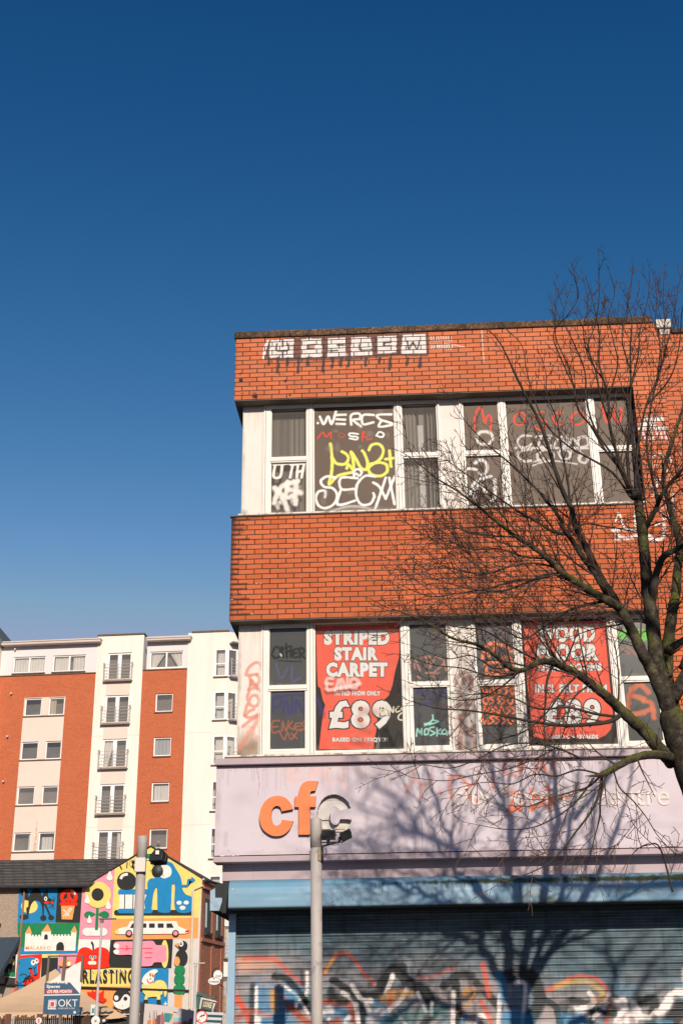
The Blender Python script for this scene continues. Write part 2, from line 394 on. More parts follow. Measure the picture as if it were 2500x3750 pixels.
# ================================================================== the brick shop building
PF = Plane(2.83, 16.75)
shop = empty('shop_building', (0, 16.75, 0), -R(2.83), 'derelict orange brick shop covered in graffiti, with a lilac sign band and roller shutter', 'shop building')
BW, RH = .2275, .0757
c1, c2, cm = (.56, .142, .055), (.76, .218, .092), (.034, .021, .015)
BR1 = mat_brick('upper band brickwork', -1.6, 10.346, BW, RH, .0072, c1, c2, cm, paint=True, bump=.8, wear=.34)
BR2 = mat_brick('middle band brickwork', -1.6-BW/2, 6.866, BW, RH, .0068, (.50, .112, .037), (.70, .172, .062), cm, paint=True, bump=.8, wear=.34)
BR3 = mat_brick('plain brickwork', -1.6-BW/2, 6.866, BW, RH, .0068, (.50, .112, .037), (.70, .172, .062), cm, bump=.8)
BRN = mat_brick('neighbour brickwork', .07, 10.31, BW, RH, .0065, (.58, .145, .055), (.66, .175, .072), cm)
o1 = Z(820, 1150, .5357); o2 = Z(800, 1850, .574); o3 = Z(1600, 1850, .574); o4 = Z(740, 2700, .574); o5 = Z(1600, 900, .574)
f5 = Z(1600, 2750, .574); s6 = Z(760, 3200, .574); y1 = Z(1400, 1400, .31888); y2 = Z(2000, 1380, .31888); y3 = Z(1400, 2260, .31888); y4 = Z(1900, 2260, .31888)
bq = Z(500, 2300, .31888); z3 = Z(800, 1830, .2551); z4 = Z(2100, 1800, .2551); z5 = Z(760, 2680, .2551); z7 = Z(760, 3150, .2551)
kz = .2275/57*1.0                                           # metres per photo px on the facade, about
def W(px, k): return px*k*kz
SOOT = (.022, .018, .015)
def paint_band1(p):
    L = lambda *a: PF.L(o1(*a))
    p.poly(L((272, 305), (292, 182), (480, 160), (690, 150), (1030, 138), (1395, 128), (1398, 290), (1180, 285), (900, 312), (560, 318), (400, 322)), (.055, .055, .058), .9, .012)
    for q in ([(318, 178), (478, 172), (474, 296), (310, 300)], [(528, 170), (667, 168), (669, 292), (528, 298)], [(712, 165), (830, 160), (832, 292), (706, 298)],
              [(870, 160), (1005, 157), (1012, 282), (866, 290)], [(1048, 152), (1180, 146), (1175, 264), (1048, 270)], [(1220, 142), (1378, 136), (1382, 272), (1208, 270)]):
        p.poly(L(*q), (.83, .76, .72), .97, .016)
        a = L(*q); 
        for k in range(4): p.blot(a[0][0]+random.uniform(.02, .28), a[3][1]+random.uniform(.02, .22), .05, .04, (.70, .45, .36), .5, 14)
    D = (.05, .05, .053)
    p.strokes([L((362, 205), (360, 248), (400, 252), (440, 246), (438, 205)), L((402, 178), (400, 222)), L((402, 256), (402, 298)),
               L((570, 212), (625, 208)), L((570, 238), (622, 238)), L((572, 212), (572, 240)), L((772, 212), (832, 212)), L((706, 252), (775, 250)),
               L((930, 205), (930, 245), (1010, 243)), L((1092, 196), (1140, 192)), L((1092, 218), (1140, 216)), L((1094, 196), (1094, 218)),
               L((1252, 185), (1262, 240), (1290, 195), (1318, 240), (1335, 182))], W(13, .536), D, soft=.25, rag=.35)
    p.poly(L((585, 215), (622, 213), (620, 234), (588, 234)), c1, .9)
    p.stroke(L((272, 300), (280, 240), (300, 185)), W(20, .536), (.83, .76, .72), soft=.4)
    for x, yb in ((305, 335), (365, 392), (505, 392), (568, 345), (676, 384), (740, 352), (798, 348), (850, 350), (965, 345), (1060, 325), (1130, 370), (1250, 335), (1335, 355), (432, 345)):
        p.stroke(L((x+6, 300), (x, yb+8)), W(20, .536), D, soft=.5, op=.95, rag=.5); p.blot(*L((x, yb))[0], .03, .03, D, .7)
    for k in range(9):                                       # small white scrawl
        x = 1412+k*17; p.stroke(L((x, 150), (x+6, 185)), W(7, .536), WHITE, soft=.5, op=.8); p.stroke(L((x-2, 205), (x+9, 222), (x, 240)), W(8, .536), WHITE, soft=.5, op=.85)
    p.stroke(PF.L(o5((0, 640), (60, 625), (190, 650))), W(10, .574), WHITE, soft=.6, op=.5)
    p.stroke(PF.L(o5((281, 495), (290, 640), (298, 740))), W(5, .574), (.8, .75, .65), soft=.5, op=.8, rag=.5)
    for x, y, r in ((113, 408, 8), (115, 452, 14), (128, 543, 6), (212, 560, 20), (420, 458, 9), (450, 552, 10), (282, 492, 5)):
        p.blot(*L((x, y))[0], W(r*1.3, .536), W(r*1.5, .536), (.018, .02, .01), 1, 30, 2)
    p.blot(-1.6, 10.9, .03, .8, (.15, .06, .03), .5)
    for k in range(60): p.blot(random.uniform(-1.5, 4.8), random.uniform(10.4, 11.4), random.uniform(.03, .12), .03, (.33, .09, .04), .35, 9)
    p.blot(1.6, 11.42, 4, .05, (.12, .07, .045), .6)
def paint_band2(p):
    for k in range(22):
        z = 6.95+k*.0757
        p.stroke([(-1.62, z), (-1.62+random.uniform(.06, .30), z)], .03, SOOT, soft=.9, op=.9, rag=.3)
    p.blot(-1.62, 8.40, .13, .12, SOOT, 1, 10, 2); p.blot(-1.6, 8.25, .2, .1, SOOT, .7); p.blot(-1.6, 7.7, .07, 1.1, SOOT, .75, 7, 1.2); p.blot(-1.3, 8.42, .5, .05, SOOT, .5)
    # rust and soot running down below the sill
    for u, wd, l, op in ((1.62, .05, .5, .5), (1.80, .10, .9, .5), (1.92, .08, 1.4, .5), (2.06, .05, .9, .5), (2.75, .06, .5, .4), (3.35, .08, .7, .35)):
        p.stroke([(u, 8.5), (u+.01, 8.45-l*.5), (u, 8.45-l)], wd, (.045, .027, .018), soft=.8, op=op, rag=.5)
    for k in range(26): u = random.uniform(1.2, 4.0); p.stroke([(u, 7.5), (u, 6.87)], random.uniform(.03, .1), (.30, .07, .025), soft=1, op=.35, rag=.6)
    p.blot(1.6, 6.86, 2.2, .12, (.13, .045, .02), .6, 4)
    for k in range(60): p.blot(random.uniform(-1.5, 4.8), random.uniform(6.9, 8.4), random.uniform(.03, .14), .035, (.30, .075, .03), .4, 9)
    for x, y in ((490, 1640), (805, 1640), (1110, 1630), (1326, 1635), (545, 1205), (605, 1205), (430, 1283), (220, 1362), (262, 1360), (190, 1438), (615, 1357), (490, 1355), (1320, 1330), (1183, 1115), (1010, 760), (330, 997)):
        u, z = PF.L(z3((x, y)))[0]; p.stroke([(u-.01, z), (u+.012, z)], .012, (.85, .82, .75), soft=.4)
    for k in range(9): u = .15+k*.33; p.stroke([(u, 6.945), (u+.004, 6.945)], .014, (.85, .82, .75), soft=.4)
    L = lambda *a: PF.L(z4(*a)); Wt = (.86, .82, .8)
    p.strokes([L((560, 560), (690, 545), (880, 560)), L((600, 690), (690, 660), (760, 675), (900, 640)), L((585, 560), (640, 640))], W(46, .2551), Wt, soft=.7, op=.8, rag=.5)
    p.strokes([L((590, 440), (645, 305), (690, 440), (720, 500)), L((870, 300), (880, 500)), L((980, 520), (1000, 480))], W(26, .2551), Wt, soft=.4)
    p.strokes([L((1070, 600), (1110, 690), (1240, 690), (1290, 600), (1290, 470)), L((1070, 640), (1200, 690))], W(42, .2551), Wt, soft=.8, op=.7, rag=.5)
    p.strokes([L((1170, 480), (1290, 420), (1380, 320)), L((1240, 290), (1300, 420)), L((1220, 230), (1330, 225), (1440, 240))], W(26, .2551), Wt)
def paint_pier(p):
    L = lambda *a: PF.L(y2(*a)); Wt = (.86, .82, .8)
    p.strokes([L((1070, 600), (1150, 560), (1360, 590)), L((1100, 540), (1320, 490)), L((1120, 480), (1310, 470))], W(45, .319), Wt, soft=.6, op=.85, rag=.5)
    for k in range(6): p.stroke(L((1085+k*52, 580), (1130+k*50, 700+(k % 3)*20)), W(22, .319), Wt, soft=.7, op=.7, rag=.5)
    p.strokes([L((1260, 1010), (1205, 1000), (1215, 930), (1260, 895), (1350, 890), (1410, 930), (1430, 980)), L((1200, 1050), (1200, 1130), (1270, 1180), (1330, 1150), (1340, 1050), (1390, 1090)),
               L((1400, 1160), (1460, 1190)), L((1190, 1270), (1270, 1200), (1250, 1290), (1220, 1370)), L((1300, 1500), (1380, 1440), (1440, 1510), (1450, 1330))], W(18, .319), Wt, soft=.5, op=.8, rag=.4)
flat('brick_wall', shop, -1.6, 4.83, 10.346, 11.405, 0, .010, BR1, paint_band1)
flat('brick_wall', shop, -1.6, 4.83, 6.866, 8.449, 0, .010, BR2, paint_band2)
flat('brick_wall', shop, 4.371, 4.83, 8.449, 10.346, 0, .010, BR1, paint_pier)
def prs(name, m, boxes, parent=None, **k):
    for b in boxes: q = MB(); q.box(*b); q.build(name, m, parent or shop, **k)
prs('brick_wall', BR3, [(4.372, 4.83, .002, .4, 4.8, 6.866), (-1.6, 4.83, .001, .5, 4.80, 4.94), (-1.599, 4.83, .002, 11.9, 10.348, 11.403), (-1.599, 4.83, .002, 11.9, 6.868, 8.447), (4.373, 4.83, .003, 12, 8.3, 10.5), (-1.45, 4.8, 3.0, 11.8, .0, 10.6)])
for zt in (10.346, 6.866): mb = MB(); mb.box(-1.597, 4.371, .004, 1.2, zt-.012, zt+.002); mb.box(-1.597, -1.49, 1.2, 11.9, zt-.012, zt+.002); mb.build('soffit', CONC, shop)
# opening on the right: brick return, its shade put into a dark colour
for z0, z1 in ((8.449, 10.334), (4.95, 6.854)): mb = MB(); mb.box(4.366, 4.374, .004, .3, z0, z1); mb.build('brick_return', solid('reveal shade tone', (.05, .035, .03), .9), shop)
mb = MB(); mb.tube([(4.33, .15, 10.32), (4.33, .15, 8.49)], .028, 10); mb.build('reveal_shade_strip', solid('reveal strip black', (.03, .032, .04), .5), shop, True)  # blackish tube added as the shaded strip down the reveal

# coping: weathered pebbly concrete in lengths
m, n = NT('weathered coping'); v = objco(n)
c = ramp(n, noise(n, 26, 5, .7, v), [(.3, (.035, .022, .014)), (.5, (.15, .085, .05)), (.68, (.30, .20, .13))])
c = mixc(n, ramp(n, noise(n, 1.7, 4, .6, v), [(.42, 0.0), (.62, .8)]), c, (.03, .024, .02)); finish(m, n, c, .95, .15, bump=noise(n, 55, 3, .6, v), bstr=.7, bdist=.012); COPE = m
mb = MB(); xs = [-1.62, -.76, .12, 1.0, 1.93, 2.85, 3.75, 4.775]
for a, b in zip(xs[:-1], xs[1:]):
    mb.box(a+.001, b-.001, -.03, .32, 11.405, 11.522+random.uniform(-.004, .004))
mb.box(-1.62, -1.3, .33, 11.9, 11.405, 11.52)
mb.build('coping', COPE, shop, bevel=.018)
mb = MB(); mb.box(-1.5, 4.8, .35, 11.8, 11.3, 11.36); mb.build('roof', solid('flat roof felt', (.06, .06, .06), .95), shop)

# ---- render panels beside the windows
PANEL = mat_paint('cream panel', (.73, .655, .59), .6, .3, .06)
PW = PF.at(.215)
def paint_panel_top(p):
    z0, z1 = p.z.min(), p.z.max(); u0, u1 = p.u.min(), p.u.max()
    p.blot(u0, (z0+z1)/2, .05, .95, (.30, .18, .10), .75, 6); p.blot((u0+u1)/2, z0, .35, .10, (.22, .12, .07), .8, 6); p.blot(u0, z0, .13, .22, (.16, .09, .05), .9, 7)
    p.blot((u0+u1)/2, z1, .4, .05, (.35, .27, .2), .4); p.drips(u0, u1, z1-.05, .1, .5, (.5, .4, .32), .35, 14, .01, 3)
def paint_panel_low(p):
    paint_panel_top(p); p.blot(-1.3, 5.08, .33, .24, (.20, .115, .05), .85, 5); p.drips(-1.49, -1.16, 5.4, .05, .3, (.28, .17, .08), .5, 20, .012, 5)
    L = lambda *a: PW.L(bq(*a)); cr = (.58, .19, .12)
    p.strokes([L((1445, 490), (1425, 415), (1365, 398), (1290, 455), (1262, 520), (1270, 540), (1385, 532)),
               L((1300, 560), (1312, 640), (1285, 712)), L((1385, 535), (1412, 590), (1380, 655), (1310, 645), (1320, 615)), L((1290, 712), (1360, 690), (1460, 735)), L((1320, 600), (1400, 700)),
               L((1290, 740), (1272, 800), (1310, 885), (1375, 895), (1408, 830), (1370, 775), (1315, 790), (1290, 850)),
               L((1270, 880), (1240, 1005), (1295, 955), (1345, 935)), L((1240, 1005), (1290, 1030), (1390, 1000)),
               L((1220, 1130), (1300, 1065), (1390, 1010))], W(36, .319), cr, soft=.3, op=.75, rag=.15)
    p.stroke(L((1395, 1000), (1370, 1090), (1300, 1200), (1190, 1370)), W(55, .319), cr, soft=.8, op=.65)
    p.stroke(L((1280, 1120), (1340, 1210), (1380, 1280)), W(40, .319), (.7, .35, .28), soft=.9, op=.5)
def paint_panel_mid(p): 
    u0, u1 = p.u.min(), p.u.max(); z0 = p.z.min(); p.blot((u0+u1)/2, z0, .3, .2, (.45, .30, .2), .6, 6)
def paint_panel_low2(p):
    L = lambda *a: PW.L(y3(*a)); b = (.23, .10, .075)
    for k in range(5): p.blot(random.uniform(1.5, 1.8), random.uniform(5.1, 6.6), .12, .5, (.42, .32, .27), .35, 5)
    p.strokes([L((850, 760), (865, 680), (940, 640), (1015, 690), (1010, 770)), L((880, 870), (930, 720), (1000, 700), (1010, 850)), L((890, 900), (960, 960), (1090, 930)), L((870, 1010), (950, 1000), (1060, 1020), (1000, 1110), (880, 1140), (920, 1200)),
               L((880, 1260), (960, 1300), (1080, 1240)), L((900, 1380), (880, 1500)), L((900, 1320), (1040, 1380), (1060, 1490)), L((960, 1020), (900, 1220), (1080, 1330))], W(46, .319), b, soft=.5, op=.72)
    p.strokes([L((890, 1290), (960, 1230), (980, 1280), (920, 1300)), L((900, 690), (960, 660))], W(26, .319), (.72, .6, .52), soft=.5, op=.8)
    p.blot(1.64, 5.1, .3, .35, (.2, .09, .06), .7, 6)
for (u0, u1, z0, z1, f) in ((-1.487, -1.165, 8.475, 10.336, paint_panel_top), (1.485, 1.785, 8.475, 10.336, paint_panel_mid), (-1.487, -1.165, 4.962, 6.856, paint_panel_low), (1.485, 1.785, 4.962, 6.856, paint_panel_low2)):
    flat('render_panel', shop, u0, u1, z0, z1, .215, .009, PANEL, f)
for z0, z1 in ((8.475, 10.334), (4.962, 6.854)):
    mb = MB(); mb.box(-1.487, -1.44, .2175, 11.8, z0, z1); mb.box(-1.195, -1.183, .207, .214, z0, z1); mb.box(-1.489, -1.478, .205, .214, z0, z1)
    mb.box(1.485, 1.785, .218, .3, z0, z1); mb.box(-1.43, 4.37, 2.6, 2.7, z0-.4, z1)
    mb.build('side_panel', solid('cream side panel', (.62, .55, .48), .7), shop)

# ---- windows
def strokes_on(pl, zm, k):
    def f(p, lists, w_, col, **kw): p.strokes([pl.L(zm(*l)) for l in lists], w_*k*kz, col, **kw)
    return f
PG = PF.at(.235)
def g_w1l(p):
    f = strokes_on(PG, o1, .536)
    f(p, [[(350, 1030), (340, 1112), (385, 1110), (398, 1030)], [(340, 1028), (440, 1022)], [(455, 1030), (548, 1020)], [(470, 1030), (452, 1118)], [(505, 1030), (498, 1115)], [(546, 1030), (530, 1118)], [(500, 1078), (540, 1072)]], 19, WHITE)
    f(p, [[(350, 1190), (400, 1250), (432, 1340)], [(345, 1290), (375, 1200), (440, 1150)], [(430, 1165), (505, 1140)], [(490, 1150), (488, 1295)], [(430, 1190), (525, 1222)], [(440, 1150), (425, 1250), (470, 1240)]], 34, WHITE, soft=.6, op=.85, rag=.4)
    for k in range(10): p.blot(*PG.L(o1((random.uniform(335, 520), random.uniform(1180, 1330))))[0], .04, .05, WHITE, .5, 20)
def g_w2(p):
    f = strokes_on(PG, o1, .536); Wh = (.80, .78, .74)
    f(p, [[(640, 746)], [(655, 702), (682, 752), (712, 700), (736, 752), (765, 665)], [(768, 690), (830, 688)], [(768, 720), (826, 722)], [(768, 750), (826, 752)], [(870, 756), (870, 690), (925, 682), (926, 716), (882, 724), (936, 768)],
          [(1022, 690), (950, 692), (950, 752), (1020, 740)], [(1142, 686), (1048, 690), (1070, 722), (1154, 752), (1062, 770), (1072, 732)]], 18, Wh)
    f(p, [[(640, 850), (675, 808), (698, 840), (728, 810), (732, 850)], [(945, 805), (945, 865)], [(960, 805), (948, 832), (975, 845)], [(975, 858), (1008, 852)]], 13, (.62, .06, .03), op=.9)
    f(p, [[(780, 832), (800, 812), (826, 828), (800, 846), (780, 832)]], 8, (.5, .07, .05), op=.7)
    f(p, [[(916, 820), (860, 815), (862, 834), (910, 840), (905, 858), (858, 850)], [(1040, 830), (1062, 806), (1092, 820), (1078, 842), (1042, 832)]], 13, Wh)
    Y = (.78, .74, .13)
    f(p, [[(728, 888), (738, 980), (736, 1080), (718, 1165), (780, 1105), (882, 1082)], [(740, 985), (770, 1022), (825, 1025), (850, 990), (838, 960), (806, 940)], [(840, 1055), (852, 1030), (884, 1062), (882, 1000), (868, 942), (900, 990), (935, 1050), (970, 1062), (982, 1020), (962, 960), (945, 935)],
          [(990, 930), (1010, 895), (1060, 890), (1088, 930), (1068, 990), (1010, 1030), (986, 1062), (1012, 1098), (1070, 1106), (1112, 1078), (1108, 1030), (1060, 1015), (1000, 1025)], [(1130, 935), (1140, 1042)], [(1104, 992), (1164, 984)]], 21, Y)
    f(p, [[(765, 1120), (705, 1110), (662, 1140), (684, 1180), (742, 1190), (770, 1230), (758, 1290), (700, 1326), (650, 1312), (628, 1262), (645, 1215), (690, 1210), (690, 1252)], [(912, 1122), (800, 1120), (800, 1196), (884, 1196)], [(800, 1196), (776, 1302), (895, 1276)],
          [(1030, 1110), (960, 1108), (908, 1170), (905, 1250), (940, 1302), (1000, 1296), (1026, 1250), (1020, 1225)], [(1032, 1335), (1105, 1118)], [(1020, 1152), (1060, 1180), (1105, 1262)], [(1105, 1262), (1165, 1112)], [(1128, 1120), (1165, 1300)], [(890, 1106), (888, 1076), (915, 1060), (940, 1080), (925, 1106), (905, 1092)]], 18, Wh)
    f(p, [[(740, 1345), (850, 1316), (950, 1320), (1010, 1340)]], 18, Wh, op=.45, soft=.8)
    for k in range(14): p.blot(*PG.L(o1((random.uniform(620, 1150), random.uniform(660, 1340))))[0], random.uniform(.02, .09), random.uniform(.02, .12), (.30, .26, .22), .35, 12)
    p.blot(.2, 8.57, .7, .09, (.35, .29, .24), .6)
def g_w4u(p):
    f = strokes_on(PG, y1, .319)
    f(p, [[(1066, 552), (1058, 400), (1100, 300), (1140, 322), (1170, 470), (1195, 400), (1225, 378), (1248, 420), (1236, 545)]], 26, (.70, .07, .03))
    f(p, [[(1080, 620), (1130, 570), (1230, 580), (1258, 650), (1200, 710), (1110, 700), (1078, 630)]], 36, WHITE, soft=.8, op=.85)
def g_w4l(p):
    f = strokes_on(PG, y1, .319)
    f(p, [[(1060, 930), (1120, 890), (1190, 930), (1200, 1010), (1150, 1060), (1110, 1040)], [(980, 990), (1080, 1000)], [(1120, 1110), (1240, 1080)], [(1000, 1290), (1040, 1180), (1090, 1130)], [(1240, 1370), (1290, 1300), (1285, 1120)], [(1060, 1330), (1070, 1230), (1120, 1180), (1190, 1260)]], 36, (.74, .72, .70), soft=.5, op=.85, rag=.4)
def g_w5(p):
    f = strokes_on(PG, o5, .574); r_ = (.70, .07, .03)
    f(p, [[(500, 1080), (530, 1062), (560, 1085), (548, 1130), (515, 1146), (488, 1115), (500, 1080)], [(682, 1060), (640, 1066), (620, 1090), (650, 1110), (692, 1122), (690, 1155), (660, 1174), (618, 1156)], [(800, 1062), (755, 1070), (738, 1110), (770, 1142), (802, 1134)], [(870, 1070), (902, 1058), (936, 1085), (930, 1125), (890, 1142), (853, 1115), (872, 1068)]], 14, r_)
    g = (.62, .57, .54)
    f(p, [[(600, 1215), (545, 1212), (512, 1240), (520, 1280), (575, 1285), (602, 1262)], [(625, 1220), (720, 1212), (700, 1245)], [(660, 1220), (650, 1280), (720, 1275)], [(740, 1275), (790, 1215), (810, 1280)], [(830, 1212), (830, 1280), (860, 1230), (890, 1260)], [(900, 1225), (950, 1220), (960, 1270), (915, 1285), (895, 1250), (910, 1222)],
          [(600, 1300), (530, 1310), (512, 1345), (550, 1375), (600, 1370)], [(640, 1330), (690, 1300), (740, 1330), (720, 1370), (650, 1370), (638, 1330)], [(770, 1320), (800, 1300), (845, 1320), (840, 1355), (790, 1355), (770, 1320)], [(845, 1330), (880, 1290), (910, 1320), (900, 1355)], [(925, 1330), (905, 1370), (945, 1385), (965, 1350)], [(500, 1290), (680, 1290), (960, 1292)]], 17, g, op=.85, rag=.3)
    f(p, [[(610, 1402), (720, 1372), (890, 1392)], [(600, 1385), (680, 1355)]], 12, g, op=.8)
    f(p, [[(545, 1430), (560, 1560)], [(560, 1450), (620, 1430), (600, 1540)], [(650, 1540), (640, 1440), (690, 1520), (700, 1420)], [(740, 1430), (720, 1520), (780, 1500), (760, 1430)], [(800, 1420), (880, 1450), (800, 1470)]], 8, (.05, .05, .05), op=.55)
def g_w6u(p):
    strokes_on(PG, y2, .319)(p, [[(636, 290), (650, 400), (682, 512), (720, 520), (760, 440), (782, 352)], [(776, 440), (800, 510), (838, 512), (858, 440), (850, 360)]], 26, (.70, .07, .03))
def g_l1u(p):
    f = strokes_on(PG, o2, .574)
    f(p, [[(345, 940), (362, 905), (392, 915), (396, 955), (365, 976), (340, 955)], [(405, 905), (412, 970)], [(392, 925), (452, 900)], [(432, 885), (436, 972)], [(432, 935), (462, 930)], [(462, 900), (462, 968)], [(505, 918), (478, 925), (480, 968), (505, 968)], [(478, 945), (500, 944)], [(520, 975), (518, 915), (545, 922), (540, 945), (522, 948), (552, 978)]], 15, (.012, .013, .013), op=.95)
    f(p, [[(385, 992), (450, 996), (530, 998)]], 7, (.012, .013, .013)); f(p, [[(368, 1015), (400, 1105), (440, 1040)], [(470, 1030), (470, 1122), (522, 1100)]], 12, (.10, .085, .22), op=.6, soft=.6)
    p.stroke(PG.L(o2((395, 950), (402, 962))), .02, WHITE, op=.7)
def g_l1l(p):
    f = strokes_on(PG, o2, .574); b = (.035, .035, .13)
    f(p, [[(352, 1312), (350, 1232), (392, 1222), (402, 1270), (360, 1292)], [(410, 1332), (430, 1240), (452, 1332)], [(470, 1220), (470, 1322)], [(490, 1322), (500, 1240), (540, 1322), (552, 1225)], [(345, 1240), (430, 1215), (540, 1212)]], 14, b, op=.85, rag=.5)
    f(p, [[(388, 1375), (345, 1382), (345, 1450), (392, 1440)], [(345, 1415), (380, 1412)], [(405, 1442), (410, 1380), (432, 1440), (446, 1375)], [(472, 1380), (450, 1412), (482, 1432), (482, 1410)], [(526, 1390), (492, 1395), (494, 1430), (528, 1430)], [(492, 1412), (520, 1410)], [(548, 1378), (532, 1400), (552, 1420), (520, 1440)], [(392, 1450), (420, 1495), (440, 1450), (462, 1495), (505, 1440)], [(465, 1455), (500, 1490)]], 11, (.30, .10, .045), op=.75)
def g_l2(p):
    f = strokes_on(PG, o2, .574)
    f(p, [[(1075, 1285), (1040, 1288), (1036, 1325), (1072, 1322)], [(1038, 1306), (1066, 1305)], [(1090, 1325), (1092, 1288), (1112, 1322), (1116, 1285)], [(1150, 1285), (1130, 1300), (1135, 1320), (1156, 1312)], [(1180, 1282), (1165, 1300), (1180, 1315)]], 9, (.62, .57, .42))
    f(p, [[(1180, 1318), (1150, 1340), (1148, 1365), (1175, 1372)]], 9, (.6, .57, .5))
    f(p, [[(690, 1170), (690, 1110), (730, 1105)], [(690, 1140), (725, 1138)], [(745, 1178), (765, 1115)], [(780, 1172), (785, 1110), (815, 1165), (822, 1105)], [(850, 1110), (840, 1150), (875, 1165), (890, 1125), (860, 1105)], [(700, 1180), (900, 1140)]], 20, (.80, .62, .58), soft=.7, op=.6, rag=.5)
    f(p, [[(1040, 1460), (1060, 1530), (1090, 1470), (1110, 1540), (1150, 1450), (1180, 1500)]], 20, (.012, .012, .014), op=.7)
    f(p, [[(630, 1230), (650, 1330)], [(640, 1250), (672, 1330)]], 18, (.04, .035, .14), op=.5, soft=.8)
    f(p, [[(900, 1350), (920, 1400), (960, 1420)], [(860, 1480), (960, 1500)], [(920, 1300), (1000, 1310)]], 40, (.55, .2, .14), op=.35, soft=.9)
def g_l3u(p):
    f = strokes_on(PG, y3, .319); f(p, [[(365, 590), (375, 500), (430, 610)], [(440, 470), (500, 470), (500, 570)], [(500, 450), (550, 470), (545, 580)], [(560, 540), (620, 455), (690, 490)], [(500, 640), (640, 640), (590, 640), (700, 540)], [(700, 500), (730, 612)], [(400, 680), (430, 700)], [(550, 680), (600, 690)]], 26, (.48, .22, .16), op=.55, rag=.4)
def g_l3l(p):
    f = strokes_on(PG, y3, .319); f(p, [[(400, 870), (430, 820), (460, 900)], [(500, 830), (560, 950), (600, 830)], [(640, 950), (700, 830), (740, 940)], [(430, 1000), (560, 990)]], 40, (.03, .03, .10), op=.7, soft=.7)
    t = (.30, .58, .48)
    f(p, [[(575, 1125), (572, 1180), (485, 1245)], [(480, 1225), (560, 1215)], [(570, 1180), (640, 1200), (530, 1235)], [(388, 1368), (400, 1280), (428, 1330), (448, 1280), (450, 1350)], [(480, 1345), (486, 1292), (520, 1285), (522, 1340), (482, 1350)], [(592, 1262), (545, 1272), (548, 1300), (600, 1330), (548, 1358)], [(625, 1272), (625, 1365)], [(668, 1285), (630, 1322), (668, 1345)], [(715, 1288), (682, 1310), (692, 1342), (722, 1340)], [(732, 1300), (742, 1352), (756, 1312), (772, 1352)]], 17, t)
def g_l4u(p):
    f = strokes_on(PG, y3, .319); o_ = (.78, .22, .10)
    f(p, [[(1150, 480), (1165, 380), (1250, 300), (1390, 330), (1490, 400)], [(1190, 360), (1220, 440)], [(1290, 330), (1270, 420)], [(1180, 540), (1320, 510)], [(1340, 520), (1420, 450), (1490, 510), (1470, 600)], [(1180, 550), (1210, 660), (1350, 650), (1450, 600)], [(1240, 660), (1330, 580), (1420, 620)]], 38, o_, op=.85, soft=.35, rag=.3)
def g_l4l(p):
    f = strokes_on(PG, y3, .319); r = random.Random(5); o_ = (.78, .17, .055)
    for row in range(4):
        y0 = 800+row*112; x = 1150
        while x < 1500:
            w_ = r.uniform(50, 75); k = r.randrange(4); h = 88
            a = [[(x, y0+h), (x+w_*.4, y0), (x+w_*.9, y0+h)], [(x+w_*.8, y0), (x, y0+h*.2), (x+w_*.7, y0+h*.6), (x, y0+h)], [(x, y0), (x+w_*.2, y0+h), (x+w_*.6, y0+h*.4), (x+w_*.9, y0+h)], [(x+w_*.4, y0), (x, y0+h*.5), (x+w_*.5, y0+h), (x+w_*.9, y0+h*.4), (x+w_*.4, y0)]][k]
            f(p, [a], 19, o_, rag=.3); x += w_*1.15
    f(p, [[(1130, 800), (1300, 790), (1530, 790)]], 24, o_, rag=.5)
def g_l6u(p):
    f = strokes_on(PG, y4, .319); f(p, [[(1160, 190), (1210, 170), (1190, 240)], [(1330, 200), (1400, 160), (1450, 200)], [(1380, 270), (1460, 220)]], 60, (.16, .48, .10), soft=.5, rag=.5); f(p, [[(1180, 360), (1260, 420)], [(1240, 340), (1420, 500)], [(1400, 400), (1460, 640)]], 30, (.35, .16, .13), op=.6)
def g_l6l(p):
    f = strokes_on(PG, y4, .319); f(p, [[(1250, 1050), (1280, 850), (1380, 780), (1480, 860)], [(1300, 900), (1420, 940)], [(1260, 1120), (1400, 1100), (1520, 1050)], [(1300, 1180), (1400, 1300)], [(1430, 960), (1520, 1000), (1540, 1150)]], 55, (.62, .17, .08), op=.75, soft=.5, rag=.5)
G_BROWN = lambda nm, see=None, ro=.4: mat_paint(nm, (.128, .090, .066), ro, .12, .10, glass=see, scale=1.2)
GU = mat_paint('dust filmed glass', (.128, .090, .066), .45, .12, .10, glass=.04, scale=1.2)
GUB = mat_paint('dusty glass', (.17, .15, .13), .12, .4, .10, glass=.62, scale=1.2)
GL = mat_paint('dark dirty glass', (.082, .082, .078), .16, .45, .14, glass=.12, scale=1.2)
GLP = mat_paint('glass over poster', (.22, .20, .18), .10, .5, .12, glass=.80, scale=1.2)
GASK = solid('dark window seal', (.10, .085, .07), .8)
WIN = [(-1.165, -.455, -1.05, -.53, True), (-.455, .863, -.405, .795, False), (.863, 1.485, .925, 1.437, True), (1.785, 2.425, 1.848, 2.362, True), (2.425, 3.745, 2.487, 3.682, False), (3.745, 4.362, 3.81, 4.305, True)]
UP = [(None, g_w1l, GUB, GUB), (g_w2, None, GU, None), (None, None, GUB, GUB), (g_w4u, g_w4l, GU, GU), (g_w5, None, GU, None), (g_w6u, None, GU, GU)]
LO = [(g_l1u, g_l1l, GL, GL), (g_l2, None, GLP, None), (g_l3u, g_l3l, GL, GL), (g_l4u, g_l4l, GL, GL), (None, None, GLP, None), (g_l6u, g_l6l, GL, GL)]
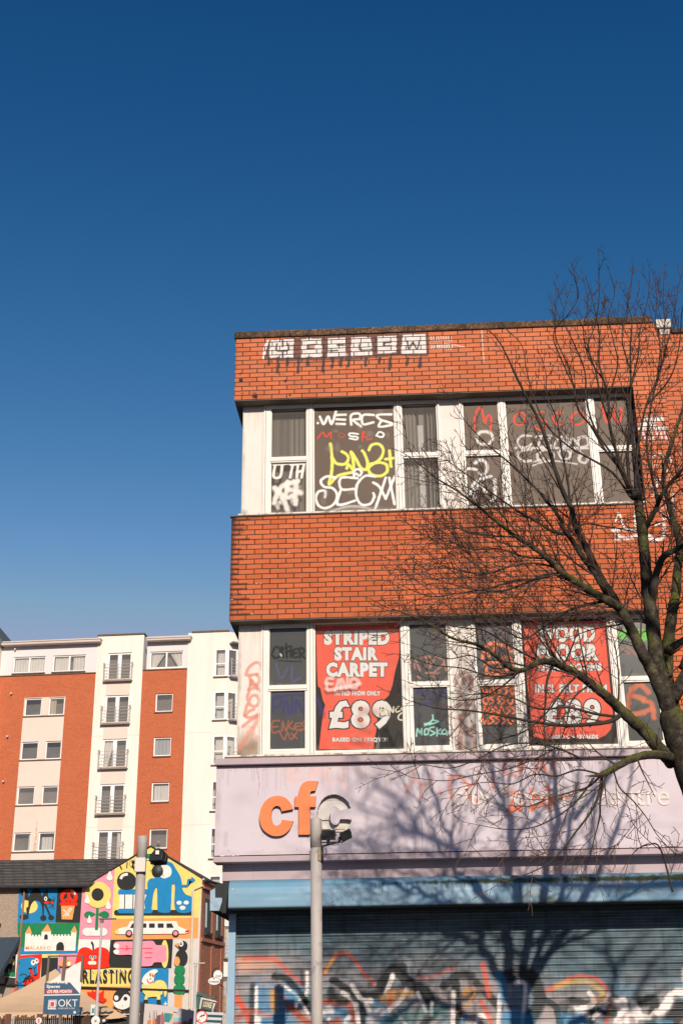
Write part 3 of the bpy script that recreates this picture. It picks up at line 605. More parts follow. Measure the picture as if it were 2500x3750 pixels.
def dirty_edges(f):
    def g(p):
        u0, u1, z0, z1 = p.u.min(), p.u.max(), p.z.min(), p.z.max()
        if f: f(p)
        p.blot((u0+u1)/2, z0, (u1-u0)*.6, .05, (.25, .21, .17), .5, 12); p.blot(u0, z0, .07, .12, (.2, .16, .13), .5, 12); p.blot(u1, z0, .07, .1, (.2, .16, .13), .5, 12)
    return g
for storey, (zb, z0, z1, zt, t0, t1, G) in enumerate(((8.475, 8.57, 10.285, 10.334, 9.402, 9.465, UP), (4.962, 5.045, 6.80, 6.854, 5.91, 5.968, LO))):
    for (a, b, g0, g1, tr), (pu, plw, mu, ml) in zip(WIN, G):
        z1 = (10.285 if storey == 0 else (6.80 if tr else 6.838))
        wdw = MB(); YF, YB = .196, .30
        wdw.box(a, g0-.014, YF, YB, zb, zt); wdw.box(g1+.014, b, YF, YB, zb, zt); wdw.box(g0-.014, g1+.014, YF, YB, zb, z0-.014); wdw.box(g0-.014, g1+.014, YF, YB, z1+.014, zt)
        for x0, x1, q0, q1 in ((g0-.014, g0, z0, z1), (g1, g1+.014, z0, z1), (g0-.014, g1+.014, z0-.014, z0), (g0-.014, g1+.014, z1, z1+.014)): wdw.box(x0, x1, .216, YB, q0, q1)
        wdw.box(a, a+.022, .188, .1955, zb, zt); wdw.box(b-.022, b, .188, .1955, zb, zt)
        for x0, x1, q0, q1 in ((a+.022, a+.028, zb, zt), (b-.028, b-.022, zb, zt)): wdw.box(x0, x1, .1945, .1958, q0, q1, 1)
        for x0, x1, q0, q1 in ((g0, g0+.007, z0, z1), (g1-.007, g1, z0, z1), (g0, g1, z0, z0+.006), (g0, g1, z1-.009, z1)): wdw.box(x0, x1, .230, .2345, q0, q1, 1)
        fo = wdw.build('window', [FRAME, GASK], shop)
        if tr:
            t = MB(); t.box(g0-.012, g1+.012, .190, .25, t0, t1); t.box(g0-.012, g1+.012, .20, .25, t0-.022, t0-.006)
            if storey == 1: t.box(g0, g0+.02, .214, .25, z0, t0-.025); t.box(g1-.02, g1, .214, .25, z0, t0-.025); t.box(g0, g1, .212, .25, z0, z0+.035)
            t.build('transom', FRAME, fo)
            flat('pane', fo, g0, g1, t1, z1, .235, .008, mu, dirty_edges(pu)); flat('pane', fo, g0, g1, z0, t0-.02, .235, .008, ml or mu, dirty_edges(plw))
        else:
            flat('pane', fo, g0, g1, z0, z1, .235, .008, mu, dirty_edges(pu))
# rooms behind the glass
for z0, z1, in ((8.3, 10.40), (4.9, 6.9)):
    mb = MB(); mb.quad((-1.43, 1.9, z0), (4.36, 1.9, z0), (4.36, 1.9, z1), (-1.43, 1.9, z1)); mb.quad((-1.43, .31, z0), (4.36, .31, z0), (4.36, 1.9, z0), (-1.43, 1.9, z0)); mb.quad((-1.43, .31, z1), (4.36, .31, z1), (4.36, 1.9, z1), (-1.43, 1.9, z1))
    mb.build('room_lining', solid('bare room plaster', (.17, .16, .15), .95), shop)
prs('ceiling_box', solid('blue grey duct', (.05, .07, .085), .8), [(-.62, -.05, .55, .9, 9.88, 10.2)])
# sills: rusty flashings
SILL = mat_paint('flaking sill', (.70, .62, .53), .6, .3, .12)
def p_sill(p):
    for k in range(70): p.blot(random.uniform(-1.6, 4.4), random.uniform(p.z.min(), p.z.max()), random.uniform(.01, .07), .012, random.choice([(.22, .10, .05), (.10, .05, .03), (.30, .2, .12)]), .9, 30)
for zs, x0 in ((8.449, -1.5), (4.936, -1.62)):
    flat('sill', shop, x0, 4.37, zs+.002, zs+.026, -.028, .01, SILL, p_sill)
    mb = MB(); mb.box(x0, 4.37, -.0275, .196, zs+.003, zs+.025); mb.box(-1.62, 4.37, -.02, .05, zs-.012, zs+.001); mb.build('sill', solid('dark sill edge', (.10, .085, .075), .7), shop)

# ---- posters behind the lower glass
RED = solid('red poster paper', (.95, .115, .058), .7, .2, .16, 2.2, .25); PWH = solid('poster white', (.88, .86, .82), .7, .2, .08, 4); PDK = solid('poster dark outline', (.035, .025, .025), .8)
PP = PF.at(.30)
def poster(name, label, outline, texts, zm):
    t = empty(name, (0, 16.75, 0), -R(2.83), label, 'poster', 'red sale posters in the first floor windows')
    P = smooth(PP.L(zm(*outline)), 2, True) if False else PP.L(zm(*outline))
    mb = MB(); mb.prism(P, .300, .303); mb.build('sheet', RED, t)
    for s, x0, y0, x1, y1, bo in texts:
        d = MB(); wt = MB(); q = rectq(PP, zm, x0, y0, x1, y1); gr = .024 if y1-y0 > 70 else .02
        put_text(d, s, q, .2985, 0, bo*1.9, 1.15, grow=gr*1.5); put_text(wt, s, q, .297, 0, bo*1.9, 1.15)
        d.build('lettering_outline', PDK, t); wt.build('lettering', PWH, t)
poster('poster', 'torn red poster reading STRIPED STAIR CARPET with a large price 89', [(622, 765), (1155, 752), (1160, 900), (1148, 980), (1125, 1060), (1108, 1150), (1085, 1215), (1040, 1255), (1018, 1290), (1012, 1360), (1005, 1440), (992, 1500), (990, 1556), (640, 1558), (655, 1420), (668, 1320), (680, 1275), (664, 1240), (650, 1170), (634, 1155), (628, 1050)],
       [('STRIPED', 672, 800, 1090, 892, .035), ('STAIR', 738, 905, 1018, 992, .035), ('CARPET', 686, 1003, 1078, 1096, .035), ('FITTED FROM ONLY', 738, 1185, 1032, 1216, .03), ('£89', 705, 1246, 1100, 1428, .02), ('BASED ON 15SQYDS', 726, 1482, 1085, 1514, .03)], o2)
poster('poster', 'torn red poster reading WOOD FLOOR with a large price 89 behind the tree branches', [(40, 60), (1015, 40), (1030, 500), (1045, 800), (1070, 1000), (1085, 1150), (1050, 1290), (985, 1360), (900, 1400), (700, 1385), (330, 1402), (170, 1380), (140, 1250), (120, 1000), (95, 800), (70, 500)],
       [('WOOD', 205, 92, 870, 290, .035), ('FLOOR', 205, 308, 912, 502, .035), ('LIVING', 215, 535, 545, 625, .035), ('ROOMS', 578, 530, 945, 618, .035), ('INCL FELT FROM', 178, 772, 1005, 868, .03), ('£89', 292, 940, 932, 1252, .02), ('BASED ON 15YARDS', 342, 1350, 905, 1398, .03)], y4)

# ---- vertical blinds upstairs
def blind(label, us, z0, z1, col, angs, wd):
    t = empty('vertical_blind', (0, 16.75, 0), -R(2.83), label, 'vertical blind'); mb = MB()
    for u, a in zip(us, angs):
        T = Matrix.Translation((u, .36, 0)) @ Matrix.Rotation(a, 4, 'Z'); mb.box(-wd/2, wd/2, -.001, .001, z0+random.uniform(0, .03), z1, 0, T)
    mb.build('slats', solid('blind fabric '+str(col), col, .9, .1, .12, 1.5, stretch=(1, 1, .3)), t)
    h = MB(); h.box(min(us)-.05, max(us)+.05, .33, .39, z1, z1+.05); h.build('headrail', FRAME, t)
n1 = 15; blind('dusty beige vertical blind hanging behind the leftmost upper window', [-1.04+k*.036 for k in range(n1)], 8.56, 10.26, (.34, .30, .26), [R(random.uniform(35, 75)) if k not in (8, 10, 12) else R(5) for k in range(n1)], .05)
us = [.95+k*.052 for k in range(10)]; blind('twisted vertical blind behind the narrow upper window right of the yellow graffiti', us, 8.56, 10.26, (.42, .38, .33), [R(50), R(42), R(35), R(45), R(85), R(0), R(80), R(60), R(64), R(58)], .075)
mb = MB(); T = Matrix.Translation((1.19, .345, 0)); mb.box(-.045, .045, -.001, .001, 8.6, 9.9, 0, T @ Matrix.Rotation(R(-2.5), 4, 'Y').to_4x4()) if False else mb.box(1.145, 1.235, .338, .340, 8.58, 9.98)
tag(mb.build('blind_slat', solid('white slat', (.8, .77, .72), .8)), 'loose bright white blind slat hanging inside the narrow upper window', 'blind slat').matrix_world = shop.matrix_world
bpy.data.objects['blind_slat'].location = (0, 16.75, 0); bpy.data.objects['blind_slat'].rotation_euler = (0, 0, -R(2.83))

# ---- fascia sign
LIL = (.575, .492, .535); FASC = mat_paint('lilac sign panel', LIL, .55, .35, .05, scale=1.1); FTR = solid('lilac trim', (.43, .33, .35), .55, .35, .10, 1.5)
PS = PF.at(-.25); FX1 = 9.0
Cc = smooth([(740, 500), (738, 470)], 2)
c_out = PS.L(o4(*(smooth([(948, 452), (925, 405), (885, 375), (845, 365), (795, 375), (757, 410), (738, 460), (736, 500), (745, 555), (775, 600), (815, 622), (860, 625), (905, 610), (938, 570), (953, 525)], 4) + smooth([(880, 520), (872, 545), (848, 560), (825, 545), (815, 510), (818, 475), (830, 452), (848, 445), (868, 455), (878, 470)], 4))))
def in_c(X, Zz):
    j = len(c_out)-1; ins = np.zeros(X.size, bool)
    for i in range(len(c_out)):
        xi, yi = c_out[i]; xj, yj = c_out[j]; ins ^= ((yi > Zz) != (yj > Zz)) & (X < (xj-xi)*(Zz-yi)/(yj-yi+1e-12)+xi); j = i
    return ins
def p_fascia(p):
    f = strokes_on(PS, o4, .574); pk = (.75, .33, .24)
    f(p, [[(545, 200), (600, 190), (620, 220), (560, 240), (560, 270), (640, 268)], [(680, 250), (700, 200), (730, 250)], [(730, 190), (780, 240), (820, 190)], [(780, 260), (830, 290)], [(880, 190), (900, 180), (905, 240)], [(860, 260), (920, 320)]], 26, pk, op=.32, soft=.9)
    f(p, [[(1290, 320), (1340, 290)], [(1340, 210), (1350, 260), (1400, 300), (1460, 280), (1450, 240)], [(1310, 340), (1330, 370)], [(1400, 300), (1395, 380)]], 20, (.72, .24, .13), op=.45, soft=.7)
    g = strokes_on(PS, f5, .574); o_ = (.74, .15, .055)
    g(p, [[(140, 160), (80, 175), (78, 240), (90, 300)], [(150, 170), (200, 220)], [(250, 210), (195, 225), (190, 290), (255, 315)], [(350, 165), (352, 245)], [(440, 50), (425, 130), (490, 160)], [(560, 60), (520, 70), (530, 150)], [(520, 110), (560, 105)], [(620, 150), (660, 60), (700, 150)], [(640, 110), (690, 110)], [(710, 30), (740, 60), (735, 160)]], 20, o_, op=.62, soft=.5, rag=.4)
    g(p, [[(455, 270), (540, 275), (550, 330), (470, 375), (478, 320)], [(545, 330), (530, 380)], [(600, 250), (602, 375)], [(600, 290), (650, 280), (670, 330), (610, 360)], [(700, 230), (718, 370)], [(720, 290), (740, 340)], [(690, 300), (830, 300)], [(455, 380), (520, 370)], [(640, 290), (690, 340)]], 24, o_, op=.85, soft=.4, rag=.4)
    g(p, [[(0, 265), (30, 270)], [(420, 250), (470, 240)]], 16, o_, op=.5)
    p.stroke([(-1.15, 4.75), (-1.12, 4.55), (-1.13, 4.38)], .008, (.3, .22, .24), op=.7); p.stroke([(.98, 4.75), (1.0, 3.62)], .006, (.25, .2, .22), op=.8); p.stroke([(3.2, 4.75), (3.21, 3.62)], .006, (.25, .2, .22), op=.8)
    p.drips(-1.6, 4.4, 4.75, .05, .45, (.36, .27, .28), .5, 110, .012, 8)
    for k in range(14): p.blot(-1.5+k*.44, 4.71, .010, .010, (.12, .09, .09), .9, 30, 2); p.blot(-1.5+k*.44, 3.68, .010, .010, (.12, .09, .09), .9, 30, 2)
    p.drips(-1.6, 4.4, 3.9, .02, .2, (.36, .28, .29), .4, 40, .03, 9)
    for k in range(30): p.blot(random.uniform(-1.6, 4.4), random.uniform(3.65, 4.7), random.uniform(.05, .3), random.uniform(.04, .2), (.44, .35, .37), .35, 6)
    p.blot(-1.66, 4.2, .06, .7, (.36, .27, .30), .5); p.blot(1, 3.64, 4, .05, (.40, .30, .31), .5)
fas = flat('fascia', shop, -1.688, 4.9, 3.622, 4.764, -.25, .010, FASC, p_fascia, hole=in_c)
prs('fascia', solid('plain lilac', LIL, .55, .35, .05, 1.1), [(4.9, FX1, -.25, -.1, 3.622, 4.764), (-1.688, -1.676, -.249, .2, 3.622, 4.764)])
mb = MB()
mb.box(-1.70, FX1, -.335, .1, 4.776, 4.860); mb.box(-1.698, FX1, -.262, .05, 3.534, 3.606); mb.box(-1.695, FX1, -.285, -.262, 3.534, 3.606); 
mb.build('fascia_trim', FTR, shop, bevel=.006); prs('shadow_gap', solid('dark gap', (.03, .025, .03), .9), [(-1.67, FX1, -.13, -.1, 3.60, 3.63)])  # gap strip coloured near black for the shade under the panel
mb = MB(); mb.box(-1.605, FX1, -.07, .3, 3.325, 3.533); mb.build('lower_fascia', FTR, shop)
mb = MB(); prs('panel_joint', solid('joint', (.15, .11, .12), .9), [(.45, .452, -.0712, -.07, 3.33, 3.53), (-1.2, -1.198, -.0712, -.07, 3.33, 3.53)])
# inside the missing letter: rim, grey back plate, battens
mb = MB(); n_ = len(c_out)
for k in range(n_):
    a, b = c_out[k], c_out[(k+1) % n_]; mb.quad((a[0], -.252, a[1]), (b[0], -.252, b[1]), (b[0], -.16, b[1]), (a[0], -.16, a[1]))
mb.build('letter_cutout', solid('cut edge', (.30, .25, .24), .8), fas)
L = lambda *a: PF.at(-.16).L(o4(*a))
(a0, b1), (a1, b0) = L((725, 360), (965, 640)); mb = MB(); mb.quad((a0-.05, -.16, b0-.05), (a1+.05, -.16, b0-.05), (a1+.05, -.16, b1+.08), (a0-.05, -.16, b1+.08)); mb.build('backing_plate', solid('grey backing', (.60, .56, .54), .6, .3, .1, 3), fas)
BAT = solid('cream batten', (.66, .58, .48), .7)
for p, q, yb in (((735, 402), (960, 390), -.17), ((740, 530), (880, 521), -.185), ((770, 606), (935, 590), -.185), ((845, 588), (910, 566), -.19), ((768, 588), (818, 566), -.19)):
    (x0, z0), (x1, z1) = L(p, q); prs('batten', BAT, [(x0, x1, yb, -.16, z0, z1)], fas)
# letters
ORA = mat_paint('faded orange acrylic', (.80, .22, .06), .4, .4, .06); 
ORA2 = solid('orange letter face', (.84, .19, .05), .38, .4, .10, 5); ORS = solid('letter returns', (.10, .035, .02), .6)
cl = smooth([(1225, 1110), (1195, 1030), (1130, 955), (1060, 925), (990, 918), (880, 950), (795, 1040), (748, 1170), (752, 1300), (800, 1405), (900, 1480), (990, 1497), (1090, 1475), (1180, 1395), (1230, 1280)], 4)+smooth([(1065, 1262), (1050, 1310), (990, 1348), (938, 1310), (912, 1220), (922, 1130), (955, 1078), (1000, 1062), (1045, 1085), (1065, 1140)], 4)
fl = smooth([(1587, 708), (1500, 703), (1430, 707), (1365, 740), (1322, 805), (1308, 870)], 4)+[(1308, 925), (1250, 926), (1250, 1080), (1308, 1080), (1308, 1475), (1470, 1475), (1470, 1080), (1545, 1078), (1553, 922), (1470, 924)]+smooth([(1470, 895), (1482, 855), (1546, 843)], 4)
PLt = PF.at(-.31)
for nm, pts in (('sign_letter', cl), ('sign_letter', fl)):
    mb = MB(); mb.prism(PLt.L(z5(*pts)), -.31, -.2505, 0, 1); mb.build(nm, [ORA2, ORS], fas)
mb = MB(); put_text(mb, 'city flooring centre', rectq(PF.at(-.262), f5, 95, 215, 1478, 388), -.262, 0, .0, 1.0)
o = mb.build('sign_letters', solid('cream lettering', (.70, .61, .55), .5, .3, .10, 3), fas); mod = o.modifiers.new('s', 'SOLIDIFY'); mod.thickness = .011; mod.offset = -1
mb = MB(); (x0, z0), (x1, z1) = PS.L(f5((178, 250), (195, 225))); mb.box(x0, x1, -.254, -.2505, z0, z1); mb.build('fixing_plate', solid('black plate', (.03, .03, .03), .6), fas)

# ---- shutter housing, shutter, frame
BLU = mat_paint('blue painted steel', (.155, .295, .405), .42, .45, .10, scale=1.4)
prof = [(-.06, 3.322), (-.20, 3.318), (-.29, 3.300), (-.345, 3.265), (-.378, 3.21), (-.395, 3.14), (-.40, 3.05), (-.40, 2.975), (-.395, 2.960), (-.34, 2.957)]
PY = np.array(prof); cum = np.concatenate([[0], np.cumsum(np.hypot(*np.diff(PY, axis=0).T))])
def p_house(p):
    z = p.z
    p.blot(1.2, 3.0, 3.5, .2, (.30, .40, .47), .35, 5)
    for k in range(60): p.blot(random.uniform(-1.4, 8), random.uniform(2.98, 3.28), random.uniform(.08, .4), random.uniform(.03, .12), random.choice([(.13, .33, .47), (.32, .44, .52), (.06, .22, .34)]), .4, 7)
    G = (.035, .045, .012)
    p.blot(3.6, 3.235, 3.0, .045, G, 1.0, 14, 2.0); p.blot(1.9, 3.235, 1.3, .028, G, .95, 16, 2); p.blot(.2, 3.23, .5, .012, G, .5)
    p.blot(6.5, 3.235, 3, .045, G, 1, 14, 2); p.drips(.3, 2.2, 3.235, .03, .16, (.03, .07, .08), .75, 110, .010, 11); p.drips(2.2, 6, 3.22, .02, .12, (.03, .06, .06), .6, 120, .010, 12)
    p.blot(2.3, 3.06, .3, .12, G, .6, 9); p.blot(2.5, 2.98, .3, .06, (.05, .06, .015), .8, 9); p.blot(1.75, 3.0, .35, .05, (.06, .07, .02), .5, 9)
    for k in range(26): p.blot(random.uniform(-.2, 6), random.uniform(2.97, 3.2), .010, .012, (.04, .035, .02), .9, 30, 2)
    p.stroke([(-1.43, 3.19), (-1.42, 3.19)], .012, WHITE)
def hpos(U, S):
    y = np.interp(S, cum, PY[:, 0]); z = np.interp(S, cum, PY[:, 1]); return U, y+.004*np.sin(U*3.1), z
hs = grid('shutter_housing', shop, np.linspace(-1.472, 8.0, 680), np.linspace(cum[-1], 0, 54), hpos, BLU, p_house, smooth_=True)
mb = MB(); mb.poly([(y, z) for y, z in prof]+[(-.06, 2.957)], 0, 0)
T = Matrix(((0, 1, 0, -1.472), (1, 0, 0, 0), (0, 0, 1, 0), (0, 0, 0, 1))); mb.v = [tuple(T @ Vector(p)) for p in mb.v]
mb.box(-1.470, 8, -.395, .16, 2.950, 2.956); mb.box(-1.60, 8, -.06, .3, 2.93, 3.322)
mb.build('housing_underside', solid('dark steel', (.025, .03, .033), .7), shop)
# side shutter box seen end-on at the corner
mb = MB(); PE = PF.at(-.03); e1 = PE.L(z7((40, 440), (110, 402), (110, 540), (225, 540), (165, 725), (35, 725)))
mb.prism(e1, -.03, -.022); eb = mb.build('side_shutter_box', solid('chipped pale blue steel', (.30, .42, .52), .5, .4, .2, 8), shop)
mb = MB(); mb.prism(PE.L(z7((40, 440), (130, 340), (330, 335), (330, 735), (35, 728))), -.018, .4); mb.box(-1.76, -1.50, .4, 7, 2.96, 3.24); mb.build('box_body', solid('dark steel', (.025, .03, .033), .7), eb)
mb = MB(); mb.box(-1.535, -1.443, .13, .2, 0.12, 2.957); mb.build('shutter_rail', solid('pale blue rail', (.27, .40, .52), .5, .4, .12, 2), shop)
prs('brick_wall', BR3, [(-1.535, -1.44, .2, 7, .0, 3.3), (-1.53, 9, 1.0, 1.2, 0, 4.9), (4.85, 9, .35, .5, 0, 4.9)])
SH = mat_paint('shutter steel', (.3, .3, .3), .45, .4, .05)
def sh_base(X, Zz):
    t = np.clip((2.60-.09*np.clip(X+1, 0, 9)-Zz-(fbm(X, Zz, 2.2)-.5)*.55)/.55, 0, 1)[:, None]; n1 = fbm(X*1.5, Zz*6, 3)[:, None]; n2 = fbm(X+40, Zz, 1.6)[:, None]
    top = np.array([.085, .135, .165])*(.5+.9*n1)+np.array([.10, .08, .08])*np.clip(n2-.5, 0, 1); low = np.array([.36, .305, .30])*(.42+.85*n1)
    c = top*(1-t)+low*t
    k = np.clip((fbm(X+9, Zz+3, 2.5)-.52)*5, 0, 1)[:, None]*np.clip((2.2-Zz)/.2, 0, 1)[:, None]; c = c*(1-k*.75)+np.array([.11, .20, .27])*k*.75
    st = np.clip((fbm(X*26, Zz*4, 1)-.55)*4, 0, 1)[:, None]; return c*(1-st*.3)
PSH = PF.at(.2)
def p_shut(p):
    f = strokes_on(PSH, s6, .574); g = strokes_on(PSH, f5, .574); rd = (.58, .095, .05); bk = (.022, .026, .028); wh = (.78, .70, .67); bl = (.05, .22, .38); rb = (.36, .09, .05)
    f(p, [[(180, 560), (260, 560)], [(230, 600), (430, 560)]], 60, (.72, .40, .28), op=.5, soft=.9)
    for q in ([(330, 760), (430, 820), (420, 950)], [(760, 860), (860, 880), (900, 940)], [(330, 900), (500, 940)], [(1000, 900), (1090, 940)], [(520, 740), (640, 800)]): f(p, [q], 110, bl, op=.75, soft=.9, rag=.5)
    f(p, [[(420, 760), (425, 860)]], 40, (.55, .28, .05), op=.8, soft=.7); f(p, [[(640, 800), (760, 795), (880, 800)]], 40, (.10, .14, .07), op=.85, soft=.8)
    f(p, [[(230, 545), (330, 538), (430, 548), (470, 580), (520, 630), (600, 700)]], 22, rd, op=.7, soft=.8, rag=.6); f(p, [[(185, 790), (230, 860), (275, 950)]], 32, rd, soft=.6); f(p, [[(480, 800), (560, 880), (650, 960)]], 38, rb, soft=.6)
    f(p, [[(735, 640), (790, 560), (830, 515), (885, 508), (940, 555), (1000, 640), (1060, 700)]], 20, rd, op=.75, soft=.8, rag=.6); f(p, [[(750, 630), (800, 545)]], 18, (.7, .38, .07), op=.7, soft=.7)
    f(p, [[(425, 655), (500, 670), (570, 740), (640, 840), (700, 910)]], 36, bk, soft=.35); f(p, [[(470, 710), (560, 770), (640, 890)]], 16, wh, soft=.5)
    f(p, [[(286, 715), (284, 960)]], 32, bk, soft=.5, op=.85); f(p, [[(312, 725), (308, 960)]], 18, wh, soft=.5)
    f(p, [[(600, 620), (605, 700)], [(628, 690), (628, 780)]], 22, bk, op=.6); f(p, [[(635, 630), (632, 770)]], 20, wh)
    f(p, [[(740, 820), (820, 822), (890, 830), (925, 880), (930, 960)]], 36, rb, op=.9, soft=.5)
    f(p, [[(800, 680), (880, 730), (945, 785), (985, 860), (985, 960)]], 42, bk); f(p, [[(860, 760), (940, 820), (960, 960)]], 26, wh)
    f(p, [[(940, 785), (1060, 780), (1120, 690), (1180, 610), (1240, 600)]], 56, bk, soft=.3); f(p, [[(1180, 650), (1140, 760)], [(1010, 830), (1035, 890)], [(1290, 700), (1240, 790), (1120, 900), (1050, 960)]], 26, wh)
    f(p, [[(1230, 640), (1290, 700), (1370, 740), (1420, 800), (1430, 900)]], 60, bk); f(p, [[(1430, 820), (1425, 900)], [(1200, 880), (1260, 960)], [(1340, 760), (1400, 900)]], 20, wh)
    f(p, [[(1100, 800), (1180, 790), (1290, 760)]], 36, (.45, .25, .06), op=.7, soft=.8); f(p, [[(1160, 770), (1170, 830)]], 36, rd, op=.6, soft=.8); f(p, [[(1090, 940), (1340, 900), (1500, 870)]], 70, (.05, .16, .16), op=.7, soft=.8)
    f(p, [[(1340, 670), (1450, 650), (1568, 600)]], 20, rd, op=.4, soft=.9)
    g(p, [[(40, 1500), (140, 1430), (220, 1440)], [(120, 1480), (130, 1740)], [(250, 1480), (330, 1560), (400, 1640)]], 46, bk); g(p, [[(105, 1540), (100, 1740)], [(250, 1740), (270, 1690), (330, 1700)], [(400, 1560), (390, 1740)]], 24, wh)
    g(p, [[(290, 1360), (310, 1450), (330, 1560)], [(280, 1600), (340, 1720)]], 26, rd, op=.8, soft=.6); g(p, [[(440, 1440), (540, 1410), (620, 1460), (650, 1600), (560, 1740)]], 70, bk); g(p, [[(500, 1480), (560, 1500), (540, 1740)]], 22, wh)
    g(p, [[(700, 1530), (780, 1490), (880, 1440), (1000, 1450), (1080, 1520), (1100, 1620), (1075, 1740)]], 20, rd, soft=.8, op=.8, rag=.6); g(p, [[(760, 1500), (950, 1470), (1070, 1560)]], 30, (.62, .42, .10), op=.6, soft=.9)
    g(p, [[(690, 1590), (760, 1640), (780, 1740)], [(860, 1590), (960, 1620), (1000, 1690), (960, 1740)]], 36, bk); g(p, [[(900, 1660), (960, 1690)]], 26, wh); g(p, [[(450, 1700), (560, 1720)], [(830, 1700), (900, 1720)]], 80, (.03, .24, .44), op=.8, soft=.8)
    g(p, [[(1180, 1600), (1150, 1740)], [(1260, 1620), (1300, 1740)]], 46, wh, soft=.4); g(p, [[(1300, 1600), (1380, 1600), (1370, 1740)], [(1110, 1640), (1150, 1620)]], 60, bk); g(p, [[(1450, 1640), (1500, 1560), (1568, 1540)], [(1400, 1700), (1450, 1640)]], 46, wh); g(p, [[(1480, 1740), (1560, 1640)]], 80, bk)
    for k in range(24):
        u = random.uniform(4.2, 7.8); z = random.uniform(1.2, 2.2); p.stroke([(u, z), (u+random.uniform(-.4, .4), z-random.uniform(.1, .4)), (u+random.uniform(-.5, .5), z-.6)], random.uniform(.05, .16), random.choice([bk, wh, rd, bl]), soft=.5)
    q = random.Random(21)
    for k in range(70):
        u = q.uniform(-1.3, 5.2); z = q.uniform(1.1, 2.05-.05*max(0, u)); c = q.choice([bk, bk, bk, wh, wh, rb, (.45, .22, .06), bl]); a = q.uniform(0, 6.3); l = q.uniform(.12, .5)
        p.stroke([(u, z), (u+l*.5*math.cos(a)+q.uniform(-.1, .1), z+l*.4*math.sin(a)), (u+l*math.cos(a+.5), z+l*.6*math.sin(a+.5))], q.uniform(.03, .11), c, soft=q.uniform(.3, .8), op=q.uniform(.55, .95), rag=.35)
    for k in range(90): p.blot(q.uniform(-1.4, 7.8), q.uniform(1.0, 2.9), q.uniform(.05, .35), q.uniform(.01, .035), (.05, .06, .065), .45, 9)
    for k in range(40): p.blot(random.uniform(-1.4, 7.8), random.uniform(.3, 2.3), random.uniform(.05, .3), .03, random.choice([wh, (.3, .28, .28), bl, (.6, .3, .25)]), .4, 9)
sp = .0785; zz = []; 
for k in range(38):
    b = 2.945-k*sp; zz += [b, b-.006, b-.012, b-.020, b-.030, b-.040, b-.050, b-.060, b-.068]
zz = np.array(sorted(zz)); 
def shpos(U, S):
    ph = ((2.945-S) % sp); y = np.interp(ph, [0, .006, .012, .020, .030, .040, .050, .060, .068, sp], [.026, .002, -.008, .016, .004, -.010, -.016, -.012, .004, .026])
    return U, .2+y, S
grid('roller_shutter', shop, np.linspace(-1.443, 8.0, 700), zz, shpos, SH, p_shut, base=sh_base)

# ---- neighbour on the right
nb = empty('neighbour_building', (0, 16.75, 0), -R(2.83), 'orange brick building with a dark coping joined to the right end of the shop', 'brick building')
mb = MB(); mb.box(4.833, 12, .012, 11.8, 4.9, 11.215); mb.build('brick_wall', BRN, nb)
mb = MB(); mb.box(5.04, 12, -.03, .35, 11.216, 11.31); mb.build('coping', solid('dark slate coping', (.06, .055, .06), .8, .3, .25, 5), nb, bevel=.01)
mb = MB(); mb.box(4.80, 5.035, -.05, .6, 11.30, 11.445); mb.box(4.86, 5.02, -.01, .5, 11.20, 11.30); mb.build('corbel_stone', solid('flaking white stone', (.62, .55, .48), .85, .2, .25, 14, .4), nb, bevel=.012)
# ================================================================== apartment block far behind
AP = empty('apartment_block', (0, 75, 0), -R(5.3), 'six storey cream and orange brick apartment block with juliet balconies behind the mural house', 'apartment block')
CRM = solid('cream render', (.82, .75, .655), .85, .15, .09, .5, stretch=(2.5, 2.5, .35)); PNK = solid('pale pink render', (.76, .60, .51), .85, .15, .05, .6); LILW = solid('white grey render', (.72, .66, .65), .85, .15, .04, .5)
ABR = mat_brick('apartment brickwork', 0, 0, .225, .075, .006, (.50, .112, .040), (.60, .155, .06), (.32, .12, .065), bump=.15, wear=.22)
SILLM = solid('weathered sill', (.17, .11, .07), .9, .2, .3, 9); PVC = solid('white window frame', (.84, .82, .80), .4, .4, .03); RAIL = solid('grey balcony rail', (.44, .39, .36), .5, .4, .15, 6); GUT = solid('pinkish gutter board', (.62, .51, .45), .6, .3, .06, .6)
AGL, _n = NT('flat glass'); _oi = _n.nodes.new('ShaderNodeObjectInfo')  # base tone differs per pane to imitate varied reflections
def _ag(n, res):
    tr = n.nodes.new('ShaderNodeBsdfTransparent'); mx = n.nodes.new('ShaderNodeMixShader'); mx.inputs[0].default_value = .62; n.links.new(res, mx.inputs[1]); n.links.new(tr.outputs[0], mx.inputs[2]); return mx.outputs[0]
finish(AGL, _n, mixc(_n, ramp(_n, noise(_n, .7, 3, .5, objco(_n)), [(.35, 0.0), (.65, .35)]), ramp(_n, _oi.outputs['Random'], [(0.0, (.10, .125, .15)), (.35, (.24, .22, .205)), (1.0, (.36, .33, .305))]), (.12, .13, .15)), .12, .5, alpha_mix=_ag); CURT = [solid('net curtain', (.92, .87, .80), .95, .1, .12, 3, stretch=(6, 1, .4)), solid('warm curtain', (.70, .58, .42), .95, .1, .15, 3, stretch=(6, 1, .4))]; BLIND = solid('roller blind', (.62, .62, .62), .95, .1, .03)
def prt(name, m, boxes, parent=AP, bevel=0):
    for b in boxes: mb = MB(); mb.box(*b); o = mb.build(name, m, parent, bevel=bevel)
    return o
TOPS = [23.44, 20.71, 17.97, 15.22, 12.47, 9.73, 6.98, 4.24]
